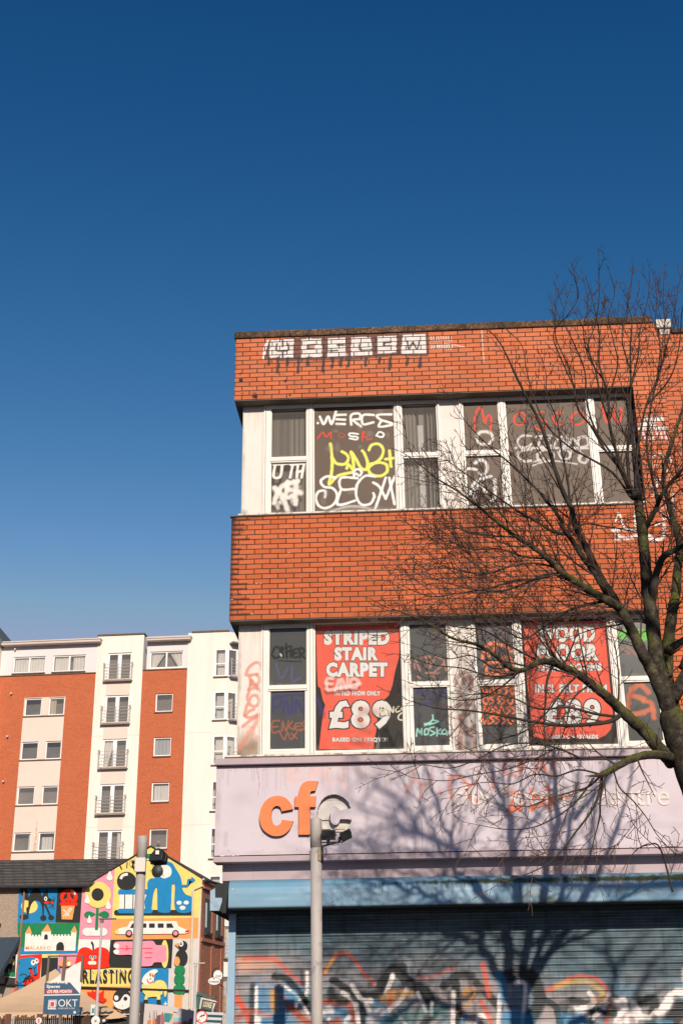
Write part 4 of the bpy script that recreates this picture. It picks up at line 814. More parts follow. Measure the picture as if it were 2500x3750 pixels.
# walls with real openings: strips around each row of windows
def wall_open(name, m, u0, u1, z0, z1, opens, y0, y1=.6):
    """a wall face u0..u1 x z0..z1 with rectangular holes"""
    us = sorted({u0, u1} | {o[0] for o in opens} | {o[1] for o in opens}); zs = sorted({z0, z1} | {o[2] for o in opens} | {o[3] for o in opens}); mb = MB()
    for a, b in zip(us[:-1], us[1:]):
        run = None
        for c, d in zip(zs[:-1], zs[1:]):
            hole = any(o[0] <= a+1e-6 and o[1] >= b-1e-6 and o[2] <= c+1e-6 and o[3] >= d-1e-6 for o in opens)
            if not hole: run = (run[0], d) if run else (c, d)
            if hole or d == zs[-1]:
                if run: mb.quad((a, y0, run[0]), (b, y0, run[0]), (b, y0, run[1]), (a, y0, run[1]))
                run = None
    for a, b, c, d in opens:
        mb.quad((a, y0, c), (b, y0, c), (b, y1, c), (a, y1, c)); mb.quad((a, y1, d), (b, y1, d), (b, y0, d), (a, y0, d)); mb.quad((a, y0, d), (a, y0, c), (a, y1, c), (a, y1, d)); mb.quad((b, y0, c), (b, y0, d), (b, y1, d), (b, y1, c))
    return mb.build(name, m, AP)
def curtain(parent, u0, u1, z0, z1, y, m, left=None):
    mb = MB(); n = max(6, int((u1-u0)/.05)); ph = random.uniform(0, 6)
    pts = []
    for k in range(n+1):
        t = k/n; u = u0+(u1-u0)*t; pts.append((u, y+.03*math.sin(u*34+ph)+.02*math.sin(u*61)))
    for k in range(n):
        a, b = pts[k], pts[k+1]; ta = k/n; tb = (k+1)/n
        def bot(t, u):
            if left is None: return u
            return u0+(u-u0)*(1-.45*(1-t)) if False else u
        mb.quad((a[0], a[1], z0), (b[0], b[1], z0), (b[0], b[1], z1), (a[0], a[1], z1))
    if left is not None:                      # gathered to one side at the bottom
        for i, v in enumerate(mb.v):
            if abs(v[2]-z0) < 1e-6: c = u0 if left else u1; mb.v[i] = (c+(v[0]-c)*.35, v[1], v[2])
    return mb.build('curtain', m, parent, True)
def awin(u0, u1, z0, z1, y, kind=1, cur=None, sill=True, f=.075, dark=None):
    fr = MB(); yf, yb = y+.07, y+.16
    fr.box(u0, u0+f, yf, yb, z0, z1); fr.box(u1-f*.7, u1, yf, yb, z0, z1); fr.box(u0+f, u1-f*.7, yf, yb, z0, z0+f); fr.box(u0+f, u1-f*.7, yf+.01, yb, z1-f, z1)
    bars = []
    if kind == 2: c = (u0+u1)/2; fr.box(c-.05, c+.05, yf-.005, yb, z0+f, z1-f)
    if kind == 3: c = (u0+u1)/2+.0; fr.box(c-.12, c+.12, yf-.005, yb, z0+f, z1-f)
    w_ = fr.build('window', PVC, AP)
    p = MB(); p.quad((u0+f, y+.11, z0+f), (u1-f*.7, y+.11, z0+f), (u1-f*.7, y+.11, z1-f), (u0+f, y+.11, z1-f)); p.build('pane', AGL, w_)
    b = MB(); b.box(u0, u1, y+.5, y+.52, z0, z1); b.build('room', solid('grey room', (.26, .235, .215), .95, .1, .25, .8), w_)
    if sill: s = MB(); s.box(u0-.03, u1+.03, y-.07, y+.08, z0-.075, z0-.003); s.build('sill', SILLM, w_)
    for c in (cur or []): curtain(w_, u0+f+(u1-u0-f*1.7)*c[0], u0+f+(u1-u0-f*1.7)*c[1], z0+f+.02, z1-f-.02 if len(c) < 5 else z0+(z1-z0)*c[4], y+.22, c[2], c[3] if len(c) > 3 else None)
    return w_
opens = []
pair = [(-20.07, -18.99), (-18.53, -17.53)]
rows = [(z-1.12, z) for z in TOPS[1:]]
Lop = [(a, b, z0, z1) for a, b in pair for z0, z1 in rows]
wall_open('brick_panel', ABR, -24.5, -20.12, 0, 22.17, [], 0); wall_open('brick_panel', ABR, -17.48, -15.62, 0, 22.17, [], 0); wall_open('brick_panel', ABR, -20.12, -17.48, 20.76, 22.17, [], 0)
wall_open('pink_panel', PNK, -20.12, -17.48, 0, 20.76, Lop, .012)
T0op = [(-21.05, -18.95, 22.36, 23.43), (-18.47, -16.34, 22.36, 23.43)]
wall_open('top_render', LILW, -21.9, -15.40, 22.20, 24.12, T0op, .004)
prt('sill_band', SILLM, [(-24.5, -15.60, -.06, .1, 22.172, 22.235), (-12.62, -9.72, -.06, .1, 22.222, 22.285)])
NC, WC = CURT
awin(*T0op[0], .0, 2, [(0, .5, NC), (.5, 1, NC)]); awin(*T0op[1], .0, 2, [(0, .48, NC), (.6, 1, NC)])
cfg = {0: [None, [(0, .4, WC)]], 1: [None, None], 2: [None, None], 3: [[(.85, 1, NC)], [(.12, .85, NC, None, .75)]]}
for k, (z0, z1) in enumerate(rows):
    for j, (a, b) in enumerate(pair): awin(a, b, z0, z1, .012, 1, cfg.get(k, [None, None])[j], sill=False)
prt('sill_band', SILLM, [(-20.12, -17.48, -.05, .08, z0-.075, z0-.004) for z0, z1 in rows])
# left stair tower with its slate roof
prt('tower_wall', CRM, [(-26, -21.86, -.55, 6, 0, 24.02)]); prt('tower_parapet', solid('mossy parapet', (.22, .19, .14), .95, .1, .3, 6), [(-26, -21.80, -.62, 6, 24.03, 24.16)])
mb = MB(); a, b, c, d = (-26, -.7, 24.17), (-21.62, -.7+.6, 24.14), (-21.62, 6, 24.14), (-26, 6, 24.17); e = (-26, 2.5, 28.6); f_ = (-25.2, 2.5, 28.6)
for q in ((a, b, f_, e), (b, c, f_, f_), (c, d, e, f_)): mb.quad(*q)
mb.build('tower_roof', solid('blue slate', (.10, .12, .13), .7, .3, .2, 5), AP)
prt('gutter', GUT, [(-21.78, -15.34, -.50, .02, 24.10, 24.24), (-21.70, -15.30, -.54, .02, 24.245, 24.34)], bevel=.03)
# cream strip with french doors and juliet balconies
Dop = [(-14.91, -13.38, z-1.80, z) for z in TOPS]
wall_open('cream_strip', CRM, -15.62, -12.64, 0, 24.57, Dop, -.05)
prt('cream_strip', CRM, [(-15.615, -12.645, .62, 6, 0, 24.56), (-15.618, -15.60, -.049, .62, 0, 24.56), (-12.66, -12.642, -.049, .62, 0, 24.56)])
prt('coping', SILLM, [(-15.66, -12.60, -.12, 6, 24.575, 24.67)])
wall_open('spandrel', PNK, -14.91, -13.38, TOPS[1]+.03, TOPS[0]-1.86, [], -.053)
for k in range(1, len(TOPS)-1): wall_open('spandrel', PNK, -14.91, -13.38, TOPS[k+1]+.03, TOPS[k]-1.86, [], -.053)
dcfg = {2: [(0, .45, NC, True)], 4: [(.8, .95, NC)]}
def balcony(T, z, u0=-15.04, u1=-13.25):
    mb = MB(); yb = -.34
    for u in (u0, (u0+u1)/2, u1): mb.box(u-.028, u+.028, yb-.02, yb+.03, z-1.88, z-.78, 0, T)
    for u in (u0, u1):
        mb.box(u-.02, u+.02, yb, -.05, z-.83, z-.80, 0, T); mb.box(u-.02, u+.02, yb, -.05, z-1.86, z-1.82, 0, T); mb.box(u-.06, u+.06, yb-.04, yb+.06, z-.80, z-.72, 0, T)
    for h in (-.82, -1.02, -1.22, -1.42, -1.60): mb.tube([T @ Vector((u0, yb, z+h)), T @ Vector((u1, yb, z+h))], .013, 5)
    for h in (-1.02, -1.22, -1.42, -1.60):
        for u in (u0, u1): mb.tube([T @ Vector((u, yb, z+h)), T @ Vector((u, -.05, z+h))], .011, 5)
    mb.box(u0, u1, yb, -.05, z-1.885, z-1.86, 0, T); o = mb.build('balcony', RAIL, AP)
    b2 = MB(); b2.box(u0+.05, u1-.05, yb+.03, -.06, z-1.82, z-1.74, 0, T); b2.build('kerb_board', solid('pale timber', (.55, .45, .36), .8, .2, .15, 8), o)
for k, z in enumerate(TOPS): awin(-14.91, -13.38, z-1.80, z, -.05, 3, dcfg.get(k), sill=False, f=.11); balcony(Matrix.Identity(4), z)
# right brick strip
Rop = [(-11.73, -10.65, z-1.15, z+.01) for z in TOPS[1:]]; R0 = (-12.22, -10.10, 22.35, 23.43)
wall_open('brick_panel', ABR, -12.64, -9.78, 0, 22.22, Rop, 0); wall_open('top_render', LILW, -12.42, -9.60, 22.25, 24.08, [R0], .004)
awin(*R0, .0, 2, [(0, .42, NC, True), (.58, 1, NC, False)], sill=False)
rc = [None, 'blind', [(.02, .95, NC, None, .85)], None]
for k, o_ in enumerate(Rop):
    c = rc[k] if k < len(rc) else None
    w_ = awin(*o_, 0, 1, c if isinstance(c, list) else ([(0, 1, BLIND)] if c else None), sill=True)
    s = MB(); s.box(o_[0]+.4, o_[0]+.75, .065, .075, o_[3]-.03, o_[3]-.01); s.build('trickle_vent', PVC, w_)
mb = MB()
for k in range(5): mb.tube([(-11.2, .18, 11.62), (-11.2+random.uniform(-.12, .12), .18+random.uniform(-.05, .05), 11.78)], [.01, .05], 6)
mb.build('flowers', solid('pink flowers', (.7, .45, .42), .9), AP)
prt('gutter', GUT, [(-12.38, -9.55, -.50, .02, 24.02, 24.14), (-12.39, -9.50, -.54, .02, 24.145, 24.27)], bevel=.03)
# right tower with canted bays
prt('cream_tower', CRM, [(-9.78, -8.06, -.10, 6, 0, 24.52)]); prt('coping', SILLM, [(-9.55, -7.2, -.16, 6, 24.525, 24.63)])
prt('cream_tower', CRM, [(-8.06, -7.25, -.099, 6, z1, z0) for z0, z1 in [(24.52, 23.42)]+[(TOPS[k]-1.88, TOPS[k+1]) for k in range(len(TOPS)-1)]+[(TOPS[-1]-1.88, 0)]])
A = R(38)
TB = Matrix.Translation((-7.25, -.10, 0)) @ Matrix.Rotation(A, 4, 'Z')      # canted face turning away to the right
zs = [(24.52, 23.42)]+[(TOPS[k]-1.88, TOPS[k+1]) for k in range(len(TOPS)-1)]+[(TOPS[-1]-1.88, 0)]
for z0, z1 in zs:
    mb = MB(); mb.box(.0, 1.6, 0, 3, z1+.001, z0, 0, TB); mb.build('cream_tower', CRM, AP)
for k, z in enumerate(TOPS):
    zb = z-1.80
    for tfm, u0, u1, side in ((Matrix.Translation((-8.06, -.10, 0)), .0, .80, 0), (TB, .0, 1.6, 1)):
        f = MB(); f.box(u0, u0+.11, .0, .1, zb, z, 0, tfm); f.box(u1-.14, u1, .0, .1, zb, z, 0, tfm); f.box(u0+.11, u1-.14, .001, .1, z-.1, z, 0, tfm); f.box(u0+.11, u1-.14, .001, .1, zb, zb+.08, 0, tfm)
        if side == 0: f.box(u0+.11, u1-.14, .005, .1, z-1.02, z-.95, 0, tfm)
        else: f.box(.62, .74, .002, .1, zb+.08, z-.1, 0, tfm)
        w_ = f.build('bay_window', PVC, AP)
        P = [(u0+.1, .06, zb), (u1-.1, .06, zb), (u1-.1, .06, z), (u0+.1, .06, z)]; g = MB(); g.quad(*[tfm @ Vector(q) for q in P]); g.build('pane', AGL, w_)
        if k in (0, 1, 2, 5, 6) and not (side and k < 2): g = MB(); g.box(u0+.15, u1-.3 if side else u1-.2, .3, .34, zb+.1, z-.08, 0, tfm); g.build('curtain', NC, w_)
        if not side: g = MB(); g.box(-8.12, -7.22, -.18, 0, zb-.08, zb-.003); g.build('sill', SILLM, w_)
    balcony(TB, z, .12, 1.5)
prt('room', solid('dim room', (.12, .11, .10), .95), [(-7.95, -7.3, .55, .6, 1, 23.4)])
mb = MB(); mb.box(.1, 1.6, -.55, .0, 23.72, 23.80, 0, TB); mb.build('canopy', RAIL, AP)
prt('roof', solid('flat roof felt', (.06, .06, .06), .95), [(-24, -7, .7, 12, 21.5, 21.7)])
prt('rear_wall', CRM, [(-24, -7, .62, .7, 0, 21.5)])
for z in (23.91, 21.04, 18.32, 15.55, 12.81):
    mb = MB(); mb.tube([(-20.95, .0, z), (-20.95, -.22, z)], .055, 8); mb.build('flue', solid('steel flue', (.6, .58, .55), .4), AP)
mb = MB()
for z in (18.15, 12.62): prt('render_crack', solid('hairline crack', (.55, .47, .38), .9), [(-15.62, -12.66, -.052, -.0515, z, z+.02), (-9.77, -8.1, -.102, -.1015, z, z+.02)])
m, n = NT('rust stain'); v = objco(n)
mb = MB(); mb.poly([(-18.78, 11.35), (-18.60, 11.35), (-18.62, 12.4), (-18.66, 13.2), (-18.70, 13.2), (-18.74, 12.4)], .009)
def am(n, res):
    tr = n.nodes.new('ShaderNodeBsdfTransparent'); mx = n.nodes.new('ShaderNodeMixShader'); n.links.new(ramp(n, noise(n, 6, 4, .6, objco(n)), [(.4, 0.0), (.7, .55)]), mx.inputs[0]); n.links.new(tr.outputs[0], mx.inputs[1]); n.links.new(res, mx.inputs[2]); return mx.outputs[0]
finish(m, n, (.55, .25, .06), .9, .1, alpha_mix=am); mb.build('rust_stain', m, AP)
# dish on the tower
mb = MB(); c0 = at(807, 3418, 73.0)
ds = empty('satellite_dish', c0, R(25), 'rusty satellite dish fixed beside a canted bay low on the cream tower', 'satellite dish')
mb = MB()
for k in range(6):
    r0, r1 = k*.072, (k+1)*.072
    for q in range(20):
        a0, a1 = 2*math.pi*q/20, 2*math.pi*(q+1)/20; P = lambda r, a: (r*math.cos(a)*.85, .35*r*r, r*math.sin(a)*1.15); mb.quad(P(r0, a1), P(r0, a0), P(r1, a0), P(r1, a1))
mb.build('dish', solid('rusty dish', (.52, .36, .22), .7, .3, .35, 4), ds, True)
mb = MB(); mb.tube([(0, .03, 0), (.0, .5, -.15)], .03, 6); mb.tube([(0, .05, -.45), (0, -.4, -.1)], .014, 5); mb.build('arm', RAIL, ds)

# ================================================================== the mural house
MY = 60.0; PM = Plane(0, MY)
m2 = Z(0, 3050, .44643); m3 = Z(400, 3050, .38265); q1 = Z(0, 3180, .20408); q2 = Z(300, 3080, .20408); q3 = Z(300, 3480, .20408); q4 = Z(0, 3480, .20408); q5 = Z(560, 3480, .19133)
mh = empty('mural_house', (0, MY, 0), 0, 'gabled house whose front is painted with a bright cartoon mural, under a dark slate roof', 'house')
MC = {'bl': (.018, .215, .45), 'ye': (.78, .60, .17), 'pk': (.80, .27, .36), 'rd': (.74, .030, .012), 'bk': (.030, .031, .030), 'gn': (.018, .20, .075), 'or': (.84, .32, .10), 'wh': (.78, .72, .66), 'gy': (.60, .55, .52)}
MK = list(MC); MI = {k: i for i, k in enumerate(MK)}
MMAT = [solid('mural paint '+k, MC[k], .8, .15, .10, 4, .25) for k in MK]
mur = MB(); _ly = [0]
def mp(col, pts, zm, lift=None):
    _ly[0] += 1; y = -.004-.0009*_ly[0]; mur.poly(PM.L(zm(*pts)), y, MI[col])
def mpp(col, pts): _ly[0] += 1; mur.poly(PM.L(pts), -.004-.0009*_ly[0], MI[col])
def mst(col, pts, w_, zm, sm=5): mp(col, ribbon(pts, w_, sm), zm)
# panels
mp('bl', [(345, 335), (1040, 335), (1000, 975), (320, 985)], q1); mp('bk', [(1040, 335), (1485, 335), (1450, 975), (1000, 975)], q1)
mp('gn', [(320, 985), (1450, 975), (1403, 1405), (352, 1415), (375, 1250), (322, 1180)], q1); mp('bl', [(352, 1415), (1403, 1405), (1400, 1530), (342, 1545)], q1)
mp('pk', [(678, 445), (745, 408), (945, 280), (908, 875), (650, 872)], m2)
mpp('ye', m2((945, 280), (1240, 117))+m3((893, 440), (855, 812))+m2((920, 706)))
mpp('or', m2((920, 706))+m3((855, 812), (850, 1013))+m2((907, 877)))
mp('wh', [(650, 872), (908, 877), (888, 1108), (640, 1105)], m2); mpp('bk', m2((908, 877))+m3((612, 1015), (600, 1296))+m2((888, 1108)))
mp('gy', [(612, 1014), (850, 1012), (838, 1700), (575, 1700)], m3)
mp('ye', [(20, 308), (1040, 325), (1010, 648), (0, 655)], q3); mp('bl', [(1040, 325), (1562, 320), (1535, 1130), (980, 1130)], q3); mp('or', [(-40, 655), (1010, 648), (960, 1130), (-60, 1130)], q3)
mp('rd', [(335, 95), (762, 70), (715, 575), (640, 800), (255, 805)], q4); mp('ye', [(762, 70), (1060, 68), (1050, 130), (757, 135)], q4); mp('bk', [(757, 135), (1050, 130), (1035, 560), (735, 555)], q4); mp('pk', [(1060, 68), (1412, 58), (1390, 560), (1040, 560)], q4)
# cat
mp('ye', ell(535, 680, 148, 128), q1)
mp('bk', smooth([(365, 342), (465, 345), (495, 420), (525, 520), (510, 585), (455, 560), (420, 540), (440, 520), (372, 462), (398, 455)], 2, True), q1)
mp('bk', smooth([(520, 540), (545, 470), (585, 395), (640, 340), (690, 345), (730, 415), (765, 505), (800, 470), (862, 365), (872, 515), (920, 545), (965, 580), (970, 620), (900, 645), (810, 648), (800, 690), (795, 835), (768, 835), (762, 700), (728, 610), (680, 578), (620, 588), (568, 650), (540, 740), (515, 850), (488, 835), (478, 705), (512, 690)], 2, True), q1)
mp('bk', [(760, 512), (800, 378), (812, 500)], q1); mp('bk', [(500, 400), (520, 500), (490, 480)], q1); mp('bk', [(800, 650), (832, 640), (925, 850), (890, 855)], q1)
for c in ((440, 872, 82, 48), (785, 890, 56, 52), (925, 885, 52, 46)): mp('bk', ell(*c), q1)
mp('wh', ell(827, 545, 28, 38), q1); mp('bk', ell(826, 545, 11, 19), q1); mp('rd', smooth([(805, 600), (850, 588), (905, 620), (850, 640), (808, 635)], 3, True), q1); mp('rd', ell(940, 612, 26), q1)
for a in ([(960, 500), (970, 595)], [(1000, 520), (975, 605)], [(950, 640), (890, 712)], [(958, 645), (936, 732)], [(965, 645), (982, 742)]): mst('bk', a, 10, q1)
# ice cream
mp('rd', ell(1245, 515, 158, 150), q1)
for a in ([(1140, 545), (1160, 480), (1215, 435), (1215, 530), (1160, 558)], [(1268, 435), (1322, 480), (1338, 545), (1310, 555), (1268, 500)], [(1178, 608), (1205, 562), (1212, 612)], [(1258, 565), (1285, 605), (1258, 612)]): mp('bk', a, q1)
mp('rd', pill(1080, 1400, 612, 672), q1); mp('or', [(1105, 675), (1350, 670), (1305, 920), (1115, 915)], q1); mst('wh', [(1275, 405), (1330, 415), (1358, 475)], 24, q1)
for a in ([(1145, 740), (1250, 855)], [(1270, 705), (1145, 860)], [(1305, 710), (1190, 860)]): mst('wh', a, 16, q1)
# castle
cas = [(445, 1490), (466, 1170), (565, 1165), (572, 1225)]
for k in range(3): x = 580+k*58; cas += [(x, 1222), (x+2, 1193), (x+36, 1192), (x+36, 1222)]
cas += [(750, 1222), (757, 1138), (922, 1133), (925, 1218)]
for k in range(6): x = 930+k*58; cas += [(x, 1216), (x+2, 1186), (x+34, 1185), (x+34, 1214)]
cas += [(1283, 1210), (1286, 1150), (1382, 1145), (1360, 1480)]
mp('wh', cas, q1)
for a in ([(455, 1172), (535, 1035), (585, 1168)], [(755, 1138), (862, 1000), (932, 1135)], [(1270, 1150), (1345, 1030), (1396, 1148)]): mp('or', a, q1)
mp('bk', [(1015, 1478), (1020, 1380), (1050, 1335), (1095, 1318), (1138, 1338), (1158, 1395), (1158, 1476)], q1); mp('bk', [(800, 1280), (805, 1205), (835, 1178), (866, 1202), (868, 1278)], q1)
_ly[0] += 1; put_text(mur, 'MALARKO', rectq(PM, q1, 470, 1395, 918, 1460), -.004-.0009*_ly[0], MI['or'], .02, 1.15)
# flower
mp('wh', pill(680, 885, 780, 845), m2); mp('gn', [(262, 1205), (312, 1205), (295, 1600), (240, 1600)], q2); mp('gn', smooth([(250, 1315), (190, 1275), (110, 1262), (50, 1310), (70, 1365), (130, 1378), (200, 1345)], 4, True), q2); mp('gn', smooth([(305, 1315), (360, 1270), (430, 1258), (495, 1300), (480, 1360), (420, 1380), (350, 1350)], 4, True), q2)
mp('ye', ell(295, 965, 236), q2); mp('bk', ell(290, 962, 110, 115), q2)
for a in ((505, 620, 55, 92), (105, 1035, 50, 88), (482, 1140, 47, 85), (143, 1405, 44, 75)): mp('wh', drop(*a), q2)
# big blue creature
mp('bk', pill(50, 805, 738, 788), m3); mp('wh', [(105, 588), (375, 588), (378, 640), (372, 728), (95, 728)], m3)
for x in (150, 230, 306): mst('bk', [(x+3, 588), (x, 728)], 9, m3)
mp('bl', pill(88, 420, 540, 592), m3); mp('bl', pill(85, 420, 726, 770), m3)
mp('bl', smooth([(370, 560), (368, 480), (395, 440), (450, 425), (460, 330), (490, 285), (545, 274), (605, 290), (640, 345), (672, 395), (695, 460), (705, 545), (740, 592), (785, 608), (803, 655), (800, 735), (760, 763), (680, 765), (640, 735), (626, 660), (632, 510), (616, 488), (602, 515), (592, 735), (560, 765), (495, 763), (466, 735), (462, 545), (448, 525), (425, 590), (410, 715), (392, 755), (360, 768), (340, 660)], 3, True), m3)
mp('bk', ell(170, 462, 92, 88), m3); mst('wh', [(112, 442), (135, 408), (182, 396)], 26, m3); mp('wh', [(475, 312)]+pill(470, 602, 306, 438)+[(475, 434)], m3); mp('bk', ell(465, 368, 55, 60), m3)
mst('bl', [(700, 508), (750, 508), (752, 506), (760, 452), (762, 450), (798, 450)], 20, m3, 1); mp('bl', [(790, 418), (828, 452), (790, 484)], m3)
for a in ((672, 670, 25, 19), (740, 668, 25, 19), (705, 718, 28, 20)): mp('wh', ell(*a), m3)
for a in ([(105, 308), (126, 350)], [(177, 282), (172, 335)]): mst('bk', a, 10, m3)
mp('gn', [(255, 250), (312, 208), (415, 200), (440, 248)], m3); mst('wh', [(250, 256), (440, 256)], 12, m3)
# limousine
mp('wh', [(58, 940), (100, 915), (182, 895), (206, 846), (645, 846), (665, 895), (720, 918), (768, 934), (768, 955), (720, 966), (75, 972), (58, 960)], m3); mp('ye', [(58, 940), (90, 922), (98, 965), (75, 972), (58, 960)], m3); mp('rd', [(735, 932), (768, 932), (768, 954), (728, 954)], m3)
for a in ([(203, 912), (225, 868), (275, 868), (275, 912)], [(300, 868), (360, 868), (360, 910), (300, 910)], [(385, 868), (440, 868), (440, 910), (385, 910)], [(468, 868), (525, 868), (525, 910), (468, 910)], [(552, 868), (602, 868), (622, 910), (552, 910)]): mp('bk', a, m3)
for x in (193, 638): mp('bk', ell(x, 963, 33), m3); mp('pk', ell(x, 962, 21), m3)
# apple
mp('rd', smooth([(640, 1000), (660, 955), (700, 938), (740, 948), (767, 965), (800, 942), (850, 940), (892, 962), (902, 1000), (896, 1060), (886, 1106), (640, 1106)], 3, True), m2); mst('bk', [(755, 893), (768, 920), (770, 965)], 14, m2)
for x in (749, 783): mp('gy', ell(x, 1019, 13), m2); mp('bl', ell(x, 1019, 9), m2)
mp('ye', ell(764, 1039, 9, 12), m2); mp('wh', pill(727, 796, 1053, 1081), m2)
# hand
mp('ye', ell(535, 1160, 36, 134), m3)
mp('pk', smooth([(48, 1085), (60, 1050), (100, 1042), (290, 1040), (420, 1035), (455, 1075), (545, 1080), (548, 1160), (545, 1235), (440, 1240), (410, 1272), (330, 1278), (240, 1275), (218, 1230), (222, 1170), (100, 1170), (55, 1155), (45, 1130), (75, 1110)], 3, True), m3)
for y in (1083, 1140): mp('wh', ell(75, y, 27, 24), m3)
for a in ([(110, 1110), (420, 1106)], [(345, 1150), (420, 1150)], [(345, 1197), (410, 1196)], [(165, 1075), (172, 1095), (190, 1090)], [(165, 1130), (172, 1112), (190, 1118)]): mst('rd', a, 8, m3)
# EVERLASTING
_ly[0] += 1; put_text(mur, 'EVERLASTING', rectq(PM, q3, -310, 345, 955, 590), -.004-.0009*_ly[0], MI['bk'], .035, 1.25)
for x in (90, 203, 335, 485, 575, 675, 740, 805): mst('wh', [(x-8, 352), (x+16, 372), (x+18, 400)], 16, q3)
# ghost moon and elephant
mp('ye', smooth([(1090, 610), (1290, 600), (1330, 555), (1410, 535), (1490, 565), (1530, 640), (1542, 720), (1512, 830), (1490, 832), (1470, 710), (1450, 790), (1418, 810), (1412, 885), (1352, 885), (1348, 835), (1192, 848), (1190, 885), (1128, 885), (1150, 800), (1105, 755)], 2, True), q3)
mp('bk', [(1115, 885), (1195, 885), (1195, 940), (1180, 1100), (1085, 1100)], q3); mp('bk', [(1352, 885), (1420, 885), (1428, 975), (1480, 985), (1350, 985)], q3); mst('bl', [(1335, 700), (1400, 722), (1460, 715)], 30, q3)
mp('wh', smooth([(1085, 560), (1110, 480), (1160, 420), (1230, 370), (1305, 345), (1360, 352), (1366, 392), (1320, 430), (1302, 500), (1290, 590), (1220, 612), (1130, 612)], 3, True), q3)
for x, y in ((1237, 440), (1285, 457)): mp('or', ell(x, y, 22, 38), q3); mp('bk', ell(x+2, y+4, 9, 20), q3)
mp('gn', ell(1238, 514, 15), q3); mst('rd', [(1180, 520), (1195, 565), (1230, 590), (1268, 578), (1285, 548)], 20, q3)
mp('wh', [(1508, 905), (1520, 950), (1550, 962), (1520, 975), (1508, 1010), (1496, 975), (1465, 965), (1496, 952)], q3)
mp('rd', [(105, 745), (178, 755), (203, 705), (238, 757), (275, 700), (300, 790), (415, 710), (400, 850), (465, 885), (400, 942), (320, 920), (180, 870), (140, 835)], q3)
mp('bk', [(545, 1010), (600, 1010), (700, 1080), (640, 1060)], q3); mp('bk', [(700, 1060), (850, 1010), (960, 1010), (950, 1075), (730, 1085)], q3)
mp('bk', ell(735, 878, 168, 186), q3); mp('wh', smooth([(565, 895), (600, 925), (650, 930), (700, 900), (735, 845), (775, 798), (825, 795), (870, 835), (898, 885), (890, 970), (840, 1030), (740, 1062), (640, 1035), (585, 975)], 3, True), q3); mp('wh', ell(630, 855, 39, 46), q3); mp('bk', ell(793, 870, 36, 38), q3); mst('bk', [(742, 975), (738, 1030)], 7, q3)
# tall bird on green balls
mp('or', [(632, 1545), (708, 1545), (700, 1690), (630, 1690)], m3)
for a in ((680, 1315, 52, 48), (677, 1400, 52, 52), (676, 1500, 60, 54)): mp('gn', ell(*a), m3)
mp('bk', ell(708, 1080, 46, 46), m3); mp('bk', ell(697, 1195, 59, 76), m3); mp('or', ell(653, 1230, 28, 44), m3); mp('or', [(627, 1066), (668, 1056), (666, 1098)], m3); mp('wh', ell(693, 1063, 22, 27), m3); mp('bk', ell(692, 1062, 12, 15), m3); mp('wh', ell(694, 1058, 5), m3)
# leaping fish
mp('bl', smooth([(330, 205), (390, 150), (490, 140), (560, 122), (650, 140), (708, 195), (690, 260), (692, 400), (655, 440), (620, 430), (600, 335), (560, 312), (530, 340), (562, 400), (572, 450), (500, 490), (442, 540), (440, 610), (465, 700), (372, 748), (340, 600), (340, 420), (350, 310), (386, 240)], 2, True), q4)
for x, y in ((612, 222), (675, 195)): mp('wh', ell(x, y, 38, 48), q4); mp('bk', ell(x+6, y-8, 14, 22), q4)
for a in ([(375, 462), (430, 428), (490, 445), (510, 480)], [(310, 560), (370, 595), (450, 545), (470, 500), (540, 460), (565, 400)], [(480, 580), (500, 500), (560, 480), (610, 500), (600, 560), (560, 590), (650, 545)], [(530, 510), (560, 540)], [(605, 310), (640, 325), (665, 295)], [(638, 325), (650, 430)]): mst('bk', a, 16, q4)
mp('or', smooth([(1090, 290), (1120, 200), (1200, 160), (1280, 180), (1320, 240), (1300, 290)], 3, True), q4); mst('bk', [(1070, 270), (1090, 292), (1280, 292), (1290, 270)], 10, q4); mst('bk', [(1220, 195), (1260, 200), (1275, 240)], 12, q4); mp('wh', ell(1255, 240, 30, 40), q4)
mp('bl', [(1035, 335), (1100, 325), (1110, 420), (1060, 430)], q4)
# house body
gp = PM.L(m2((745, 408), (1240, 113))+m3((895, 440)))
xr = gp[2][0]; ze = gp[2][1]; xl = PM.uz(*m2((745, 408))[0])[0]; zl = gp[0][1]; apx = gp[1]
WALLM = solid('painted roughcast', (.60, .56, .52), .9, .15, .1, 3, .4); SIDE = mat_brick('old red brickwork', 0, 0, .23, .08, .008, (.46, .13, .06), (.58, .19, .10), (.34, .20, .13), bump=.4, wear=.4)
mb = MB(); mb.prism([(-14.82, 0), (xr-.12, 0), (xr-.02, ze), apx, (xl, zl), (xl, zl-.25), (-14.82, zl-.25)], 0, .3); mb.build('gable_wall', WALLM, mh)
mur.build('mural', MMAT, mh)
# right side wall turns away
xe, ye = -6.02, 4.6
mb = MB(); mb.quad((xr-.10, .01, 0), (xe, ye, 0), (xe, ye, ze+.1), (xr-.02, .01, ze-.02)); mb.build('side_wall', SIDE, mh)
dv = Vector((xe-xr+.05, ye, 0)).normalized(); TS = Matrix(((dv.x, dv.y, 0, xr-.06), (dv.y, -dv.x, 0, 0), (0, 0, 1, 0), (0, 0, 0, 1)))
def sbox(mb, s0, s1, o0, o1, z0, z1): mb.box(s0, s1, o0, o1, z0, z1, 0, TS)
mb = MB(); sbox(mb, .1, 4.6, .0, .14, ze-.42, ze-.3); sbox(mb, .1, 4.5, .0, .10, 5.15, 5.3); sbox(mb, .05, .5, .0, .04, 0, ze-.45); sbox(mb, 2.1, 2.6, 0, .04, 0, ze-.45); sbox(mb, 4.0, 4.5, 0, .04, 0, ze-.45); mb.build('brick_pier', SIDE, mh)
